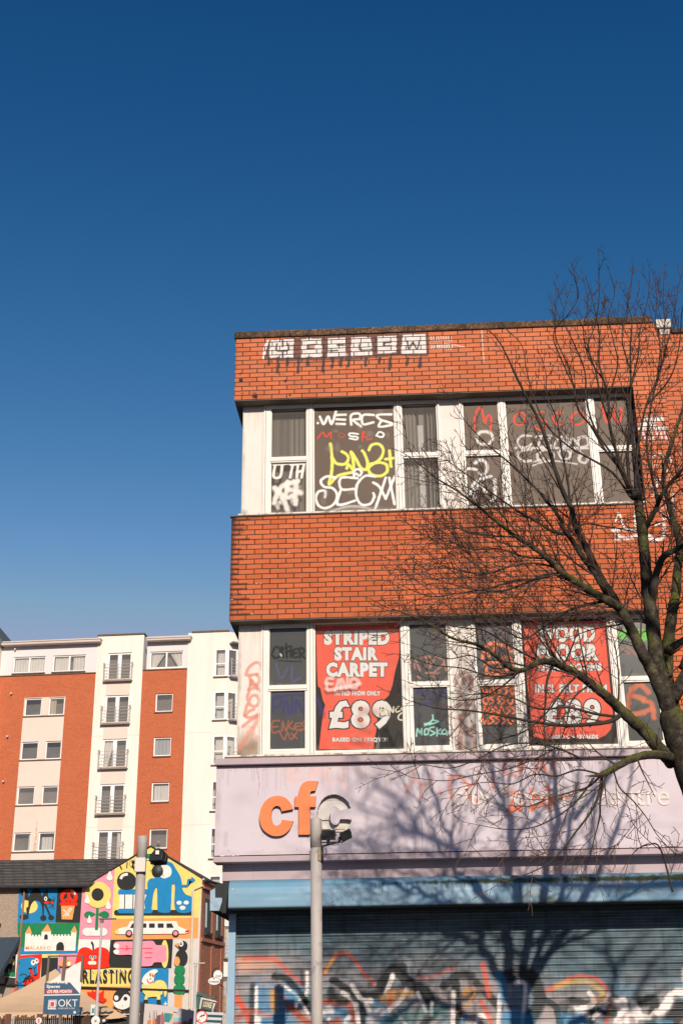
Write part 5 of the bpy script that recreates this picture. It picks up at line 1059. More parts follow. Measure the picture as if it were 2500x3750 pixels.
for s0 in (.7, 2.8):
    mb = MB(); sbox(mb, s0, s0+1.1, .0, .03, 5.6, 7.1); w_ = mb.build('window', solid('green timber', (.05, .09, .06), .6), mh); mb = MB(); sbox(mb, s0+.12, s0+.40, .03, .035, 5.8, 6.9); mb.build('curtain', CURT[0], w_); mb = MB(); sbox(mb, s0-.05, s0+1.15, .0, .14, 5.45, 5.58); mb.build('sill', solid('dark stone', (.06, .045, .04), .9), w_)
SLATE = mat_brick('roof slates', 0, 0, .50, .17, .022, (.075, .066, .060), (.14, .125, .112), (.022, .02, .018), bump=1.0, wear=.3)
def slate(name, pts, parent):      # roof plane with courses running level
    mb = MB(); a, b, c, d = [Vector(p) for p in pts]; N = 16
    for k in range(N):
        t0, t1 = k/N, (k+1)/N; p0 = a.lerp(d, t0); p1 = b.lerp(c, t0); p2 = b.lerp(c, t1); p3 = a.lerp(d, t1); mb.quad(p0, p1, p2+Vector((0, 0, -.02)), p3+Vector((0, 0, -.02)))
        mb.quad(p0-Vector((0, 0, .03)), p1-Vector((0, 0, .03)), p1, p0)
    return mb.build(name, SLATE, parent)
zrg = 9.22; ze2 = zl-.12
slate('roof', [(-26, -.35, ze2), (xl+.02, -.35, ze2), (apx[0]-.15, 3.0, zrg), (-26, 3.0, zrg)], mh)
mb = MB(); mb.quad((xl, -.05, zl+.02), (apx[0], -.05, apx[1]+.03), (apx[0], 3.2, apx[1]+.02), (xl, 3.2, zl+.01)); mb.quad((apx[0], -.05, apx[1]+.03), (xr+.02, -.05, ze+.02), (xr+.45, 4.4, ze+.12), (apx[0], 4.4, apx[1]+.02)); mb.build('gable_roof', SLATE, mh)
mb = MB(); rt = Vector((apx[0], -.06, apx[1]+.03)); lf = Vector((xl, -.06, zl+.02)); rg = Vector((xr+.02, -.06, ze+.02))
mb.tube([lf, rt], .035, 5); mb.tube([rt, rg], .035, 5); mb.build('verge', solid('dark verge', (.05, .045, .04), .9), mh)
mb = MB(); mb.tube([(-26, -.42, ze2-.06), (xl+.05, -.42, ze2-.06)], .075, 8); mb.tube([(xr+.1, .2, ze-.05), (xe+.2, ye, ze+.08)], .07, 8); mb.build('gutter', solid('black gutter', (.03, .03, .032), .5), mh)
mb = MB(); P = PM.L(m3((812, 545), (803, 800), (793, 1000), (778, 1480), (770, 1690))); x_ = P[2][0]
mb.tube([(x_, -.09, P[0][1]), (x_, -.09, 0)], .055, 8); mb.tube([(x_, -.09, P[0][1]), (x_+.45, -.09, P[0][1]+.18)], .05, 8); mb.build('downpipe', solid('cream downpipe', (.66, .56, .42), .6), mh)
mb = MB(); a = PM.uz(*m2((0, 1245))[0]); b = PM.uz(*m3((770, 1512))[0]); mb.tube([(a[0], -.12, a[1]), (-12.5, -.12, (a[1]*.62+b[1]*.38)), (b[0], -.12, b[1])], .045, 6); mb.build('cable_tray', solid('black cable tray', (.025, .025, .025), .7), mh)
mb = MB(); mb.tube([(-14.87, -.06, zl-.3), (-14.87, -.06, 0)], .05, 6); mb.build('downpipe', solid('rusty downpipe', (.30, .16, .11), .8), mh)
# pebbledash neighbour under the same roof line
ph = empty('pebbledash_house', (0, MY, 0), 0, 'grey brown pebbledash wall left of the mural under the slate eave', 'house')
PEB = solid('pebbledash', (.36, .275, .21), .98, .1, .3, 14, .8)
mb = MB(); mb.box(-26, -14.90, .02, 5, 0, ze2-.05); mb.build('wall', PEB, ph)
mb = MB(); (x0, z1), (x1, z0) = PM.L(q4((105, 500), (272, 600))); mb.box(x0, x1, -.02, .01, z0, z1); (x0, z1), (x1, z0) = PM.L(q1((0, 990), (22, 1050))); mb.box(x0, x1, -.05, .02, z0, z1); mb.build('vent', solid('dark vent', (.04, .035, .035), .8), ph)
b1 = MB(); b1.prism(PM.L(q4((60, 470), (85, 200), (180, 45), (330, 75), (290, 500))), -.06, -.03); bo = b1.build('painted_board', MMAT[MI['wh']], ph)
b1 = MB(); b1.poly(PM.L(q4((80, 330), (120, 240), (200, 240), (250, 100), (295, 110), (285, 440), (90, 420))), -.062); b1.build('board_picture', MMAT[MI['bk']], bo)
b1 = MB(); b1.poly(PM.L(q4((75, 400), (290, 400), (285, 480), (70, 470))), -.0635); b1.build('board_picture', MMAT[MI['gn']], bo); b1 = MB(); b1.poly(PM.L(q4(*ell(245, 210, 25, 60))), -.0640); b1.poly(PM.L(q4((170, 340), (185, 340), (180, 440), (165, 430))), -.0642); b1.build('board_picture', MMAT[MI['ye']], bo)
# blue grey awning at the left edge
P4 = Plane(0, 57.5); aw = P4.L(q1((-40, 1240), (372, 1225), (150, 1568)))+P4.L(q4((0, 390), (-60, 400)))
mb = MB(); e = [Vector(at(-8, 3433, 59.9)), Vector(at(76, 3431, 59.9)), Vector(at(2, 3560, 58.2)), Vector(at(-120, 3565, 58.2))]
mb.quad(e[3], e[2], e[1], e[0]); mb.quad(e[2], e[2]+Vector((0, 0, -.25)), e[1]+Vector((0, 0, -.3)), e[1])
tag(mb.build('awning', solid('slate blue awning', (.045, .065, .085), .8, .2, .12, 3)), 'slate blue sloping awning at the left edge below the pebbledash wall', 'awning')
# ================================================================== street things on the left
# two grey columns with floodlights
POLE = solid('grey painted column', (.42, .375, .345), .6, .35, .20, 9, .15, stretch=(1, 1, .22)); BLK = solid('black cast alloy', (.022, .023, .024), .5, .4, .2, 8); DKC = solid('column joint', (.15, .14, .13), .7)
def floodlight(parent, loc, rz, tilt, s=1.0, roll=0.0):
    T = Matrix.Translation(loc) @ Matrix.Rotation(rz, 4, 'Z') @ Matrix.Rotation(roll, 4, 'Y') @ Matrix.Rotation(tilt, 4, 'X')
    mb = MB(); mb.box(-.11*s, .11*s, -.03*s, .0, -.08*s, .08*s, 0, T); mb.box(-.10*s, .10*s, .0, .035*s, -.07*s, .07*s, 0, T)
    for k in range(7): mb.box((-.085+k*.028)*s, (-.080+k*.028)*s, .035*s, .06*s, -.06*s, .06*s, 0, T)
    mb.box(-.125*s, -.112*s, -.02*s, .03*s, -.02*s, .02*s, 0, T); mb.box(.112*s, .125*s, -.02*s, .03*s, -.02*s, .02*s, 0, T); mb.box(-.125*s, .125*s, .02*s, .03*s, -.12*s, -.10*s, 0, T)
    f = mb.build('floodlight', BLK, parent, bevel=.004)
    g = MB(); g.quad(*[T @ Vector(q) for q in ((-.095*s, -.031*s, -.068*s), (.095*s, -.031*s, -.068*s), (.095*s, -.031*s, .068*s), (-.095*s, -.031*s, .068*s))]); g.build('lens', mat_glass('lamp glass', (.03, .03, .03), .1), f)
    return f
# column in front of the sign
PY1 = 13.6; c1_ = at(1156, 2998, PY1); r1 = .060
k1 = empty('lamp_column', (c1_.x+.002, PY1, 0), 0, 'grey steel column with two black floodlights standing in front of the lilac shop sign', 'lamp column', 'grey floodlight columns')
mb = MB(); zt = c1_.z; zj = at(1156, 3103, PY1).z
mb.tube([(0, 0, zj), (0, 0, zt-.006), (0, 0, zt)], [r1*1.03, r1*1.03, r1*.97], 32); mb.tube([(0, 0, 0), (0, 0, zj-.004)], r1*.985, 32); mb.tube([(0, 0, 0), (0, 0, 1.0)], r1*1.4, 32); mb.build('column', POLE, k1, True)
mb = MB(); mb.tube([(0, 0, zj-.006), (0, 0, zj)], r1*1.0, 32); zb = at(1156, 3135, PY1).z
for q in (-.062,): mb.box(q-.008, q+.006, -.03, .02, zb-.05, zb+.05)
mb.box(-.085, -.06, -.02, -.014, zb+.04, zb+.044); mb.box(-.085, -.06, -.02, -.014, zb-.044, zb-.04); mb.build('clamp', DKC, k1)
mb = MB(); mb.box(.018, .052, -r1-.004, -r1*.6, zb-.055, zb+.052); mb.build('label_remains', solid('torn label', (.30, .24, .17), .9, .1, .5, 60), k1)
g = lambda x, y, Y=PY1: at(1100+x*.24554, 2980+y*.24554, Y)-Vector((c1_.x, PY1, 0))
mb = MB(); a = g(330, 600); 
mb.box(.052, .078, -.035, .03, g(330, 735).z, g(330, 490).z)
mb.tube([g(325, 490)+Vector((0, -.02, 0)), g(420, 470)+Vector((0, -.06, 0)), g(520, 448)+Vector((0, -.07, 0)), g(590, 430)+Vector((0, -.07, 0))], .010, 8); mb.tube([g(412, 470)+Vector((0, -.06, 0)), g(412, 400)+Vector((0, -.05, 0))], .018, 8); mb.tube([g(580, 440)+Vector((0, -.07, 0)), g(590, 375)+Vector((0, -.07, 0))], .014, 8)
mb.tube([g(355, 500), g(385, 545), g(375, 610), g(350, 650)], .005, 6); mb.tube([g(440, 450), g(480, 480)+Vector((0, -.05, 0)), g(560, 470)+Vector((0, -.05, 0)), g(570, 350)+Vector((0, -.05, 0))], .004, 6); mb.build('bracket', BLK, k1, True)
floodlight(k1, g(418, 332)+Vector((0, -.07, 0)), R(-4), R(6), .66); floodlight(k1, g(668, 330)+Vector((0, -.08, 0)), R(20), R(20), .56, R(-27))
# column in front of the mural
PY2 = 16.6; c2_ = at(523, 3062, PY2); r2 = .062
k2 = empty('lamp_column', (c2_.x, PY2, 0), 0, 'grey steel column with a cream junction box and round floodlight in front of the mural', 'lamp column', 'grey floodlight columns')
g2 = lambda x, y: at(470+x*.18973, 3040+y*.18973, PY2)-Vector((c2_.x, PY2, 0))
zt = c2_.z; zc = g2(320, 830).z
mb = MB(); mb.tube([(0, 0, g2(320, 560).z), (0, 0, zt-.006), (0, 0, zt)], [r2*1.08, r2*1.08, r2*1.02], 32); mb.tube([(0, 0, 0), (0, 0, g2(320, 560).z)], r2, 32); mb.tube([(0, 0, 0), (0, 0, 1.0)], r2*1.4, 32); mb.build('column', POLE, k2, True)
mb = MB(); mb.box(-.068, .070, -.115, -.05, g2(320, 822).z, g2(320, 548).z); jb = mb.build('junction_box', solid('cream plastic box', (.68, .60, .52), .5, .4, .03), k2, bevel=.006)
mb = MB(); 
for x in (-.058, .060):
    for z in (g2(320, 565).z, g2(320, 808).z): mb.tube([(x, -.117, z), (x, -.1145, z)], .004, 8)
mb.build('screw', DKC, jb)
mb = MB(); mb.tube([g2(430, 635), g2(560, 655)], .012, 8); mb.tube([g2(575, 690), g2(570, 560), g2(585, 470)], .014, 8); mb.tube([g2(70, 620), g2(230, 625)], .018, 8); mb.tube([g2(100, 735), g2(220, 720)], .020, 8); mb.tube([g2(110, 610), g2(75, 730)], .012, 8); mb.tube([g2(150, 610), g2(230, 590)], .03, 8); mb.tube([g2(150, 730), g2(225, 690)], .025, 8)
for P in ([(130, 590), (60, 590), (20, 660), (70, 710), (180, 650)], [(95, 735), (130, 800), (180, 805), (220, 760)], [(440, 650), (485, 700), (470, 770), (420, 790)]): mb.tube([g2(*q) for q in smooth(P, 4)], .0035, 5)
mb.build('bracket', BLK, k2, True)
def disc(mb, c, rx, rz, y0, y1, n=28, r0=1.0):
    mb.tube([c+Vector((0, y0, 0)), c+Vector((0, y0+.002, 0)), c+Vector((0, y1, 0))], [rx*.97, rx, rx*r0], n)
mb = MB(); disc(mb, g2(568, 795), g2(673, 795).x-g2(568, 795).x, 0, -.05, .04, 28, .7); f1 = mb.build('floodlight', BLK, k2, True)
mb = MB(); T = Matrix.Translation(g2(595, 540)) @ Matrix.Rotation(R(-20), 4, 'Z') @ Matrix.Rotation(R(-18), 4, 'X'); mb.box(-.095, .095, -.09, .07, -.07, .03, 0, T); mb.prism([(-.085, .03), (.085, .03), (.06, .09), (.0, .11), (-.05, .09)], -.07, .06, 0, None, T); mb.box(-.11, -.095, -.02, .02, -.06, .05, 0, T); mb.box(.095, .11, -.02, .02, -.06, .05, 0, T); f2 = mb.build('floodlight', BLK, k2, bevel=.008)
mb = MB(); c = g2(585, 450); mb.box(c.x-.022, c.x+.022, c.y-.115, c.y-.075, c.z-.024, c.z+.024); mb.build('photocell', solid('white cap', (.8, .76, .7), .5), f2)

# thin street lamp left and round plate
def lamp(name, x0, yt, xb, Y, arm, label, r=.045, plate=None):
    a = at(x0, yt, Y); o = empty(name, (a.x, Y, 0), 0, label, 'street lamp'); 
    mb = MB(); mb.tube([(0, 0, 0), (0, 0, 2.2), (0, 0, 2.25), (0, 0, a.z)], [r*1.7, r*1.7, r, r*.85], 12); mb.build('post', solid('galvanised post', (.46, .42, .40), .5, .4, .06, 2), o, True)
    mb = MB(); mb.box(-.1, arm, -.08, .08, a.z, a.z+.05); mb.box(-.06, .06, -.06, .06, a.z-.1, a.z); mb.build('lamp_head', solid('grey lamp head', (.16, .14, .13), .5) if plate else solid('pale lamp head', (.5, .46, .42), .5), o, bevel=.015)
    return o, a
lo, la = lamp('street_lamp', 374, 3368, 362, 46.0, .50, 'thin grey street lamp with a flat head in front of the painted apple', .045, 1)
mb = MB(); zp = at(356, 3738, 46.0).z
mb.tube([(0, -.10, zp), (0, -.085, zp)], .15, 28); mb.build('round_plate', solid('white plate', (.75, .72, .68), .6, .3, .05), lo)
mb = MB(); mb.box(-.04, .04, -.104, -.1005, zp-.05, zp+.03); mb.build('plate_symbol', solid('olive', (.30, .28, .2), .8), lo)
lo2, la2 = lamp('street_lamp', 717, 3530, 708, 56.0, .40, 'slender pale street lamp with a flat head beside the brick side wall', .055)

# advertising board on a frame
YB = 42.0; PB = Plane(0, YB)
sb = empty('sign_board', (0, YB, 0), 0, 'weathered blue and white parking sign board in a brown frame, its upper panel torn away', 'sign board')
Q = lambda *a: PB.L(q4(*a)); fr = MB(); BRN2 = solid('brown steel frame', (.16, .115, .085), .7, .3, .25, 6); NAVY = solid('navy panel', (.028, .085, .16), .5, .4, .12, 3); SW = solid('sign white', (.74, .70, .66), .6, .3, .06); SR = solid('sign red', (.55, .06, .06), .6, .3, .08)
fr.prism(Q((868, 95), (1500, 85), (1498, 112), (868, 122)), -.02, .05); fr.prism(Q((868, 95), (905, 95), (862, 590), (822, 590)), -.021, .05); fr.prism(Q((1470, 95), (1510, 95), (1478, 580), (1438, 580)), -.021, .05)
fr.prism(Q((1140, 110), (1195, 110), (1165, 560), (1100, 560)), .0, .06); fr.prism(Q((1058, 1160), (1112, 1160), (1100, 1420), (1050, 1420)), .0, .06)
a = PB.uz(*q4((1085, 1160))[0]); fr.box(a[0]-.05, a[0]+.05, .01, .09, 0, a[1]+.1); fr.build('frame', BRN2, sb)
b1 = MB(); b1.prism(Q((808, 590), (1470, 575), (1450, 790), (802, 800)), -.03, -.005); b1.prism(Q((800, 815), (1448, 800), (1418, 1165), (775, 1150)), -.03, -.005); b1.build('panel', NAVY, sb)
b1 = MB(); b1.prism(Q((800, 795), (1450, 785), (1448, 805), (799, 815)), -.034, -.02); b1.poly(Q((1260, 572), (1470, 575), (1450, 785), (1445, 785)), -.033)
b1.prism(Q((865, 590), (1000, 500), (1095, 430), (1100, 550), (1165, 555), (1188, 358), (1300, 280), (1470, 195), (1478, 575), (1270, 575), (1130, 560), (1000, 580)), -.012, -.006)
put_text(b1, 'Car Parking', rectq(PB, q4, 850, 545, 1225, 608), -.034, 0, .03, 1.0, 0, .1); put_text(b1, 'Spaces', rectq(PB, q4, 842, 620, 1085, 690), -.034, 0, .03, 1.0, 0, .1)
put_text(b1, 'OKT', rectq(PB, q4, 1055, 880, 1400, 1012), -.034, 0, .0, 1.0); put_text(b1, 'COMMERCIAL PROPERTY & LETTINGS', rectq(PB, q4, 1050, 1030, 1345, 1056), -.034, 0, .0, 1.0)
b1.poly(Q((880, 888), (1030, 885), (1015, 1060), (865, 1060)), -.0335); b1.poly(Q((1330, 1092), (1368, 1092), (1366, 1135), (1326, 1135)), -.0335)
b1.build('sign_print', SW, sb)
b1 = MB(); b1.poly(Q((835, 710), (1308, 698), (1305, 770), (832, 782)), -.0335); b1.poly(Q((918, 925), (985, 925), (980, 1010), (912, 1010)), -.0345); b1.build('sign_print', SR, sb)
b1 = MB()
for k in range(5):
    x = 880+k*30; b1.poly(Q((x, 1022), (x+26, 1022), (x+12, 1050)), -.0342) ; b1.poly(Q((x+4, 890), (x+28, 890), (x+16, 915)), -.0342); y = 925+k*26; b1.poly(Q((884, y-10), (908, y), (884, y+12)), -.0342); b1.poly(Q((1018, y-10), (994, y), (1018, y+12)), -.0342)
b1.build('sign_print', NAVY, sb)
b1 = MB(); put_text(b1, '£75 PER MONTH', rectq(PB, q4, 860, 712, 1292, 770), -.036, 0, .03, 1.05); b1.build('sign_print', SW, sb)
# big beige canvas marquee
TENT = solid('beige canvas', (.62, .42, .26), .9, .15, .06, 1.2, .1)
ap_ = at(q4((1000, 335))[0][0], q4((1000, 335))[0][1], 55.0); el = at(-140, 3705, 52.0); er = at(438, 3708, 52.0); zE = (el.z+er.z)/2
mb = MB(); A_ = Vector((ap_.x, 55.0, ap_.z)); B = [Vector((el.x, 51.5, zE)), Vector((er.x, 51.5, zE)), Vector((er.x-1.3, 58.5, zE)), Vector((el.x, 58.5, zE))]
for k in range(4):
    p, q = B[k], B[(k+1) % 4]; N = 10
    for i in range(N):
        for j in range(6):
            def sp_(a, b):
                v = p.lerp(q, a); r = v.lerp(A_, b); r.z -= .55*math.sin(math.pi*b)*(.6+.4*math.cos((a-.5)*math.pi)**2)*.55+.06*abs(math.sin(a*math.pi*3))*(1-b); return r
            mb.quad(sp_(i/N, j/6), sp_((i+1)/N, j/6), sp_((i+1)/N, (j+1)/6), sp_(i/N, (j+1)/6))
    mb.quad(p-Vector((0, 0, .25)), q-Vector((0, 0, .25)), q, p)
tn = empty('marquee', (0, 0, 0), 0, 'large beige canvas marquee with a pointed top in front of the mural', 'marquee'); mb.build('canopy', TENT, tn, False)
mb = MB()
for b in B: mb.tube([(b.x, b.y, 0), (b.x, b.y, zE)], .05, 8)
mb.build('leg', RAIL, tn)
# shed with corrugated roof, right of the marquee
YS = 49.0; PS2 = Plane(0, YS); sh = empty('market_shed', (0, YS, 0), 0, 'dark lean to shed with a ragged corrugated roof below the painted yin yang', 'shed')
mb = MB(); P = PS2.L(q3((170, 1120), (560, 1100), (900, 1190), (930, 1330), (100, 1330)))
x0, x1 = P[0][0]-.6, P[2][0]+.3; zt = P[1][1]; zl_ = P[4][1]+.35; n_ = 60
for k in range(n_):
    a = x0+(x1-x0)*k/n_; b = x0+(x1-x0)*(k+1)/n_; h = lambda x: .03*math.sin(x*28); mb.quad((a, -.9, zl_+h(a)), (b, -.9, zl_+h(b)), (b, .6, zt+h(b)), (a, .6, zt+h(a)))
mb.build('roof', solid('rusty corrugated sheet', (.085, .075, .065), .8, .3, .35, 4), sh)
mb = MB(); mb.box(x0+.1, x1-.1, -.7, .5, 0, zl_-.05); mb.build('wall', solid('dark boards', (.055, .045, .04), .9, .2, .3, 5), sh)
mb = MB(); P = PS2.L(q3((500, 1230), (690, 1090), (900, 1190), (760, 1220), (600, 1235))); mb.prism(P, -1.0, -.97); mb.build('canvas_flap', TENT, sh)
c = PS2.uz(*q3((485, 1265))[0]); mb = MB()
for k in range(8):
    a0, a1 = k*math.pi/8-math.pi/2, (k+1)*math.pi/8-math.pi/2
mb.tube([(c[0], -1.05, c[1]), (c[0], -1.02, c[1]), (c[0], -.9, c[1])], [.02, .055, .06], 14); mb.build('bulkhead_lamp', SW, sh)
# fence along the bottom
YF_ = 44.0; PF2 = Plane(0, YF_); fe = empty('market_fence', (0, YF_, 0), 0, 'patchwork fence of brown boards and grey corrugated sheet under the marquee', 'fence')
ztop = PF2.uz(200, 3722)[1]; xa = PF2.uz(-60, 3730)[0]; xb = PF2.uz(330, 3730)[0]; GREYC = solid('grey corrugated sheet', (.34, .33, .31), .6, .4, .15, 6); BRW = solid('brown fence boards', (.10, .055, .035), .9, .15, .35, 7)
mb = MB(); mg = MB(); x = xa
while x < xb:
    px = 1250+FPX*x/ (YF_*.93); gsec = (0 < px-0 < 28) or (165 < px < 215)
    (mg if gsec else mb).box(x, x+.05, -.02+random.uniform(0, .02), .02, 0, ztop+random.uniform(-.05, .06)); x += .065
mb.build('boards', BRW, fe); mg.build('corrugated_sheet', GREYC, fe)
for px in (34, 149): mb = MB(); u, z = PF2.uz(px, 3713); mb.box(u-.09, u+.09, -.10, -.03, 0, z); mb.build('post', solid('red brown post', (.16, .065, .045), .85, .2, .2, 5), fe)
u, z = PF2.uz(146, 3738); mb = MB(); mb.tube([(u, -.125, z), (u, -.11, z)], .10, 20); mb.build('round_notice', SW, fe); mb = MB(); put_text(mb, 'S', [(u-.04, z-.06), (u+.04, z-.06), (u+.04, z+.06), (u-.04, z+.06)], -.127, 0, .04); mb.build('notice_letter', SR, fe)
for nm, zq, lab in (('white_cup', (1465, 1090), 'white plastic tub standing on the fence beside the blue sign board'), ):
    c = at(q4(zq)[0][0], q4(zq)[0][1], YF_-.2); mb = MB(); mb.tube([(0, 0, -.12), (0, 0, .11), (0, 0, .12)], [.055, .075, .078], 16); o = mb.build('plastic_tub', SW, None, True); o.location = c; tag(o, lab, 'plastic tub')
c = at(346, 3697, 47.5); mb = MB(); mb.box(-.12, .12, -.02, .02, -.18, .16); o = mb.build('notice_card', SW); o.location = c; mb = MB(); mb.box(-.08, .0, -.022, -.0205, -.12, .04); mb.build('card_print', solid('teal print', (.05, .25, .27), .7), o); tag(o, 'small white notice card with teal print tied to the marquee edge', 'notice')
# poster hoarding with pencils
YH = 30.0; PH = Plane(0, YH); ho = empty('poster_hoarding', (0, YH, 0), 0, 'pale hoarding printed with colourful pencils and brushes at the bottom edge', 'hoarding')
Hq = lambda *a: PH.L(q5(*a))
P = Hq((-150, 1020), (300, 1065), (790, 1165), (770, 1430), (-190, 1430)); b1 = MB(); b1.prism([P[0], P[1], P[2], (P[2][0]-.05, .6), (P[0][0]-.05, .6)], -.02, .02); b1.build('sheet', solid('pale hoarding sheet', (.56, .50, .48), .6, .3, .05), ho)
hcol = {'br': (.16, .07, .06), 'mr': (.40, .10, .13), 'te': (.03, .22, .22), 'ye': (.70, .40, .06), 'aq': (.25, .50, .52), 'or': (.62, .20, .05), 'pk': (.62, .10, .14), 'dk': (.10, .03, .03), 'wh': (.72, .70, .68)}
hk = list(hcol); hm = [solid('hoarding print '+k, hcol[k], .6) for k in hk]; b1 = MB(); ly = 0
for col, pts in (('br', [(80, 1250), (160, 1230), (150, 1430), (60, 1430)]), ('mr', [(155, 1430), (165, 1230), (195, 1170), (215, 1240), (225, 1430)]), ('te', [(220, 1200), (340, 1205), (330, 1380), (222, 1370)]), ('te', [(345, 1210), (385, 1215), (355, 1330), (335, 1330)]), ('ye', [(385, 1215), (400, 1230), (375, 1340), (370, 1430), (345, 1430), (355, 1330)]), ('br', [(395, 1170), (480, 1195), (470, 1205), (400, 1190)]),
                 ('aq', [(400, 1285), (480, 1290), (540, 1295), (565, 1310), (560, 1375), (390, 1370)]), ('wh', [(470, 1290), (540, 1150), (545, 1295)]), ('pk', [(385, 1380), (560, 1375), (555, 1430), (380, 1430)]), ('mr', [(700, 1310), (755, 1300), (750, 1430), (690, 1430)]), ('or', [(0, 1340), (50, 1330), (45, 1430), (-10, 1430)]), ('mr', [(50, 1320), (75, 1300), (75, 1430), (45, 1430)]), ('or', [(-100, 1340), (-20, 1330), (-30, 1430), (-110, 1430)]), ('dk', [(-60, 1280), (-50, 1150), (-44, 1280), (-40, 1340)])):
    ly += 1; b1.poly(Hq(*pts), -.0225-.0008*ly, hk.index(col))
for k in range(5): x = 570+k*30; b1.poly(Hq((x, 1430), (x+4, 1370), (x+10, 1330), (x+18, 1370), (x+22, 1430)), -.036, hk.index('dk'))
for x in (15, 45, 80): b1.poly(Hq((x-8, 1340), (x, 1150), (x+6, 1152), (x+4, 1340)), -.037, hk.index('dk'))
b1.build('print', hm, ho)
b1 = MB(); u0 = P[0][0]; b1.box(u0-.10, u0-.02, -.03, .05, 0, P[0][1]+.03); b1.build('post', solid('dark hoarding post', (.05, .045, .04), .8), ho)
# no left turn sign
YN = 46.0; c = at(739, 3724, YN); ns = empty('road_sign', (c.x, YN, 0), 0, 'round red bordered no turn road sign on a post at the bottom edge', 'road sign')
SRD = solid('sign red border', (.62, .045, .03), .5); SWH = solid('sign face', (.76, .72, .68), .5); b1 = MB(); rr = .205; n_ = 40
b1.tube([(0, -.03, c.z), (0, -.015, c.z)], rr, n_); b1.build('sign_border', SRD, ns); b1 = MB(); b1.tube([(0, -.034, c.z), (0, -.0305, c.z)], rr*.82, n_); b1.build('sign_face', SWH, ns)
b1 = MB(); f_ = lambda *a: [(x*rr, c.z+z*rr) for x, z in a]
b1.poly(f_((-.35, -.62), (-.15, -.62), (-.15, -.05), (.05, .15), (.35, .15), (.35, .32), (.0, .32), (-.35, .02)), -.0355); b1.poly(f_((.3, .42), (.3, .05), (.6, .24)), -.0357); b1.build('turn_arrow', solid('sign black', (.02, .02, .02), .6), ns)
b1 = MB(); b1.poly(f_((-.62, -.52), (-.52, -.62), (.62, .52), (.52, .62)), -.0365); b1.build('slash', SRD, ns)
b1 = MB(); b1.poly(f_((-.3, -.55), (-.32, -.1), (-.1, .0), (.25, -.02), (.3, -.3), (.1, -.5), (.15, -.85), (.0, -.9), (-.1, -.55)), -.0375); b1.build('sticker', SWH, ns)
b1 = MB(); b1.tube([(0, .01, 0), (0, .01, c.z+.1)], .035, 10); b1.build('post', RAIL, ns)
# pub front further along: green fascia, sign, hanging signs, awning
YP = 57.0; PPb = Plane(0, YP); pf = empty('pub_front', (0, YP, 0), 0, 'green pub shopfront box with a white framed name board on the brick side wall', 'pub front')
Pq = lambda *a: PPb.L(q5(*a)); GRN = solid('bottle green timber', (.025, .10, .085), .55, .4, .15, 4)
b1 = MB(); b1.prism(Pq((835, 850), (930, 860), (890, 1130), (835, 1120)), -.1, .5); b1.prism(Pq((850, 800), (1200, 895), (1200, 925), (850, 860)), -.15, .5); b1.prism(Pq((930, 900), (1190, 960), (1140, 1170), (880, 1120)), .0, .4); b1.box(*[Pq((840, 1130))[0][0], Pq((1180, 1130))[0][0]], .1, .6, 0, Pq((840, 1130))[0][1]); b1.build('fascia_box', GRN, pf)
b1 = MB(); b1.prism(Pq((925, 900), (1240, 975), (1235, 1000), (930, 935)), -.06, -.0); b1.prism(Pq((925, 900), (955, 910), (915, 1125), (882, 1120)), -.061, 0); b1.prism(Pq((1165, 1010), (1200, 1015), (1165, 1190), (1130, 1185)), -.061, 0); b1.build('board_frame', solid('cream board frame', (.62, .56, .50), .6), pf)
b1 = MB(); b1.prism(Pq((952, 935), (1170, 990), (1135, 1150), (915, 1100)), -.03, -.001); b1.build('name_board', solid('dark name board', (.10, .095, .08), .6), pf)
b1 = MB(); q = Pq((960, 1075), (1120, 1110), (1140, 1000), (975, 975)); put_text(b1, 'LOUNGE', q, -.033, 0, .02, 1.0, 0, .15); b1.build('lettering', solid('gilt lettering', (.70, .64, .45), .6), pf)
YK = 52.0; PK = Plane(0, YK); hg = empty('hanging_sign', (0, YK, 0), 0, 'white oval beer sign below a round bar sign on a curved iron bracket', 'hanging sign'); Kq = lambda *a: PK.L(q5(*a))
b1 = MB(); b1.prism(Kq(*ell(1175, 592, 122, 78, 36)), -.05, .03); b1.prism(Kq(*ell(1245, 480, 96, 108, 36)), .0, .05); b1.build('sign_rim', solid('dark rim', (.12, .10, .10), .6), hg); b1 = MB(); b1.poly(Kq(*ell(1175, 592, 113, 70, 36)), -.052); b1.poly(Kq(*ell(1245, 480, 86, 98, 36)), -.002); b1.build('sign_face', SWH, hg)
b1 = MB(); put_text(b1, 'Krombacher', rectq(PK, q5, 1080, 575, 1272, 622), -.054, 0, .02); b1.poly(Kq(*ell(1172, 545, 14, 14)), -.054); put_text(b1, 'STARLING', rectq(PK, q5, 1200, 470, 1318, 510), -.004, 0, .02) if False else put_text(b1, 'START', rectq(PK, q5, 1205, 475, 1312, 515), -.004, 0, .02); b1.build('sign_print', solid('dark print', (.10, .07, .07), .7), hg)
b1 = MB(); (a, za), (b, zb_), (c_, zc_) = Kq((1240, 335), (1180, 355), (1145, 420)); b1.tube([(a, .02, Kq((1240, 380))[0][1]), (a, .02, za), (b, .02, zb_), (c_, .02, zc_), (c_-.05, .3, zc_-.3), (c_-.1, 6.0, zc_-.4)], .02, 6); b1.build('bracket', BLK, hg)
b1 = MB(); Y5 = 50.0; P5 = Plane(0, Y5).L(q5((830, 1190), (1240, 1215), (1240, 1275), (1090, 1250), (1285, 1330), (1280, 1375), (1060, 1300), (1050, 1350)))
aw2 = empty('striped_awning', (0, Y5, 0), 0, 'green and cream striped shop awning behind the round road sign', 'awning'); x0, z0 = Plane(0, Y5).uz(*q5((830, 1195))[0]); x1, z1 = Plane(0, Y5).uz(*q5((1290, 1330))[0])
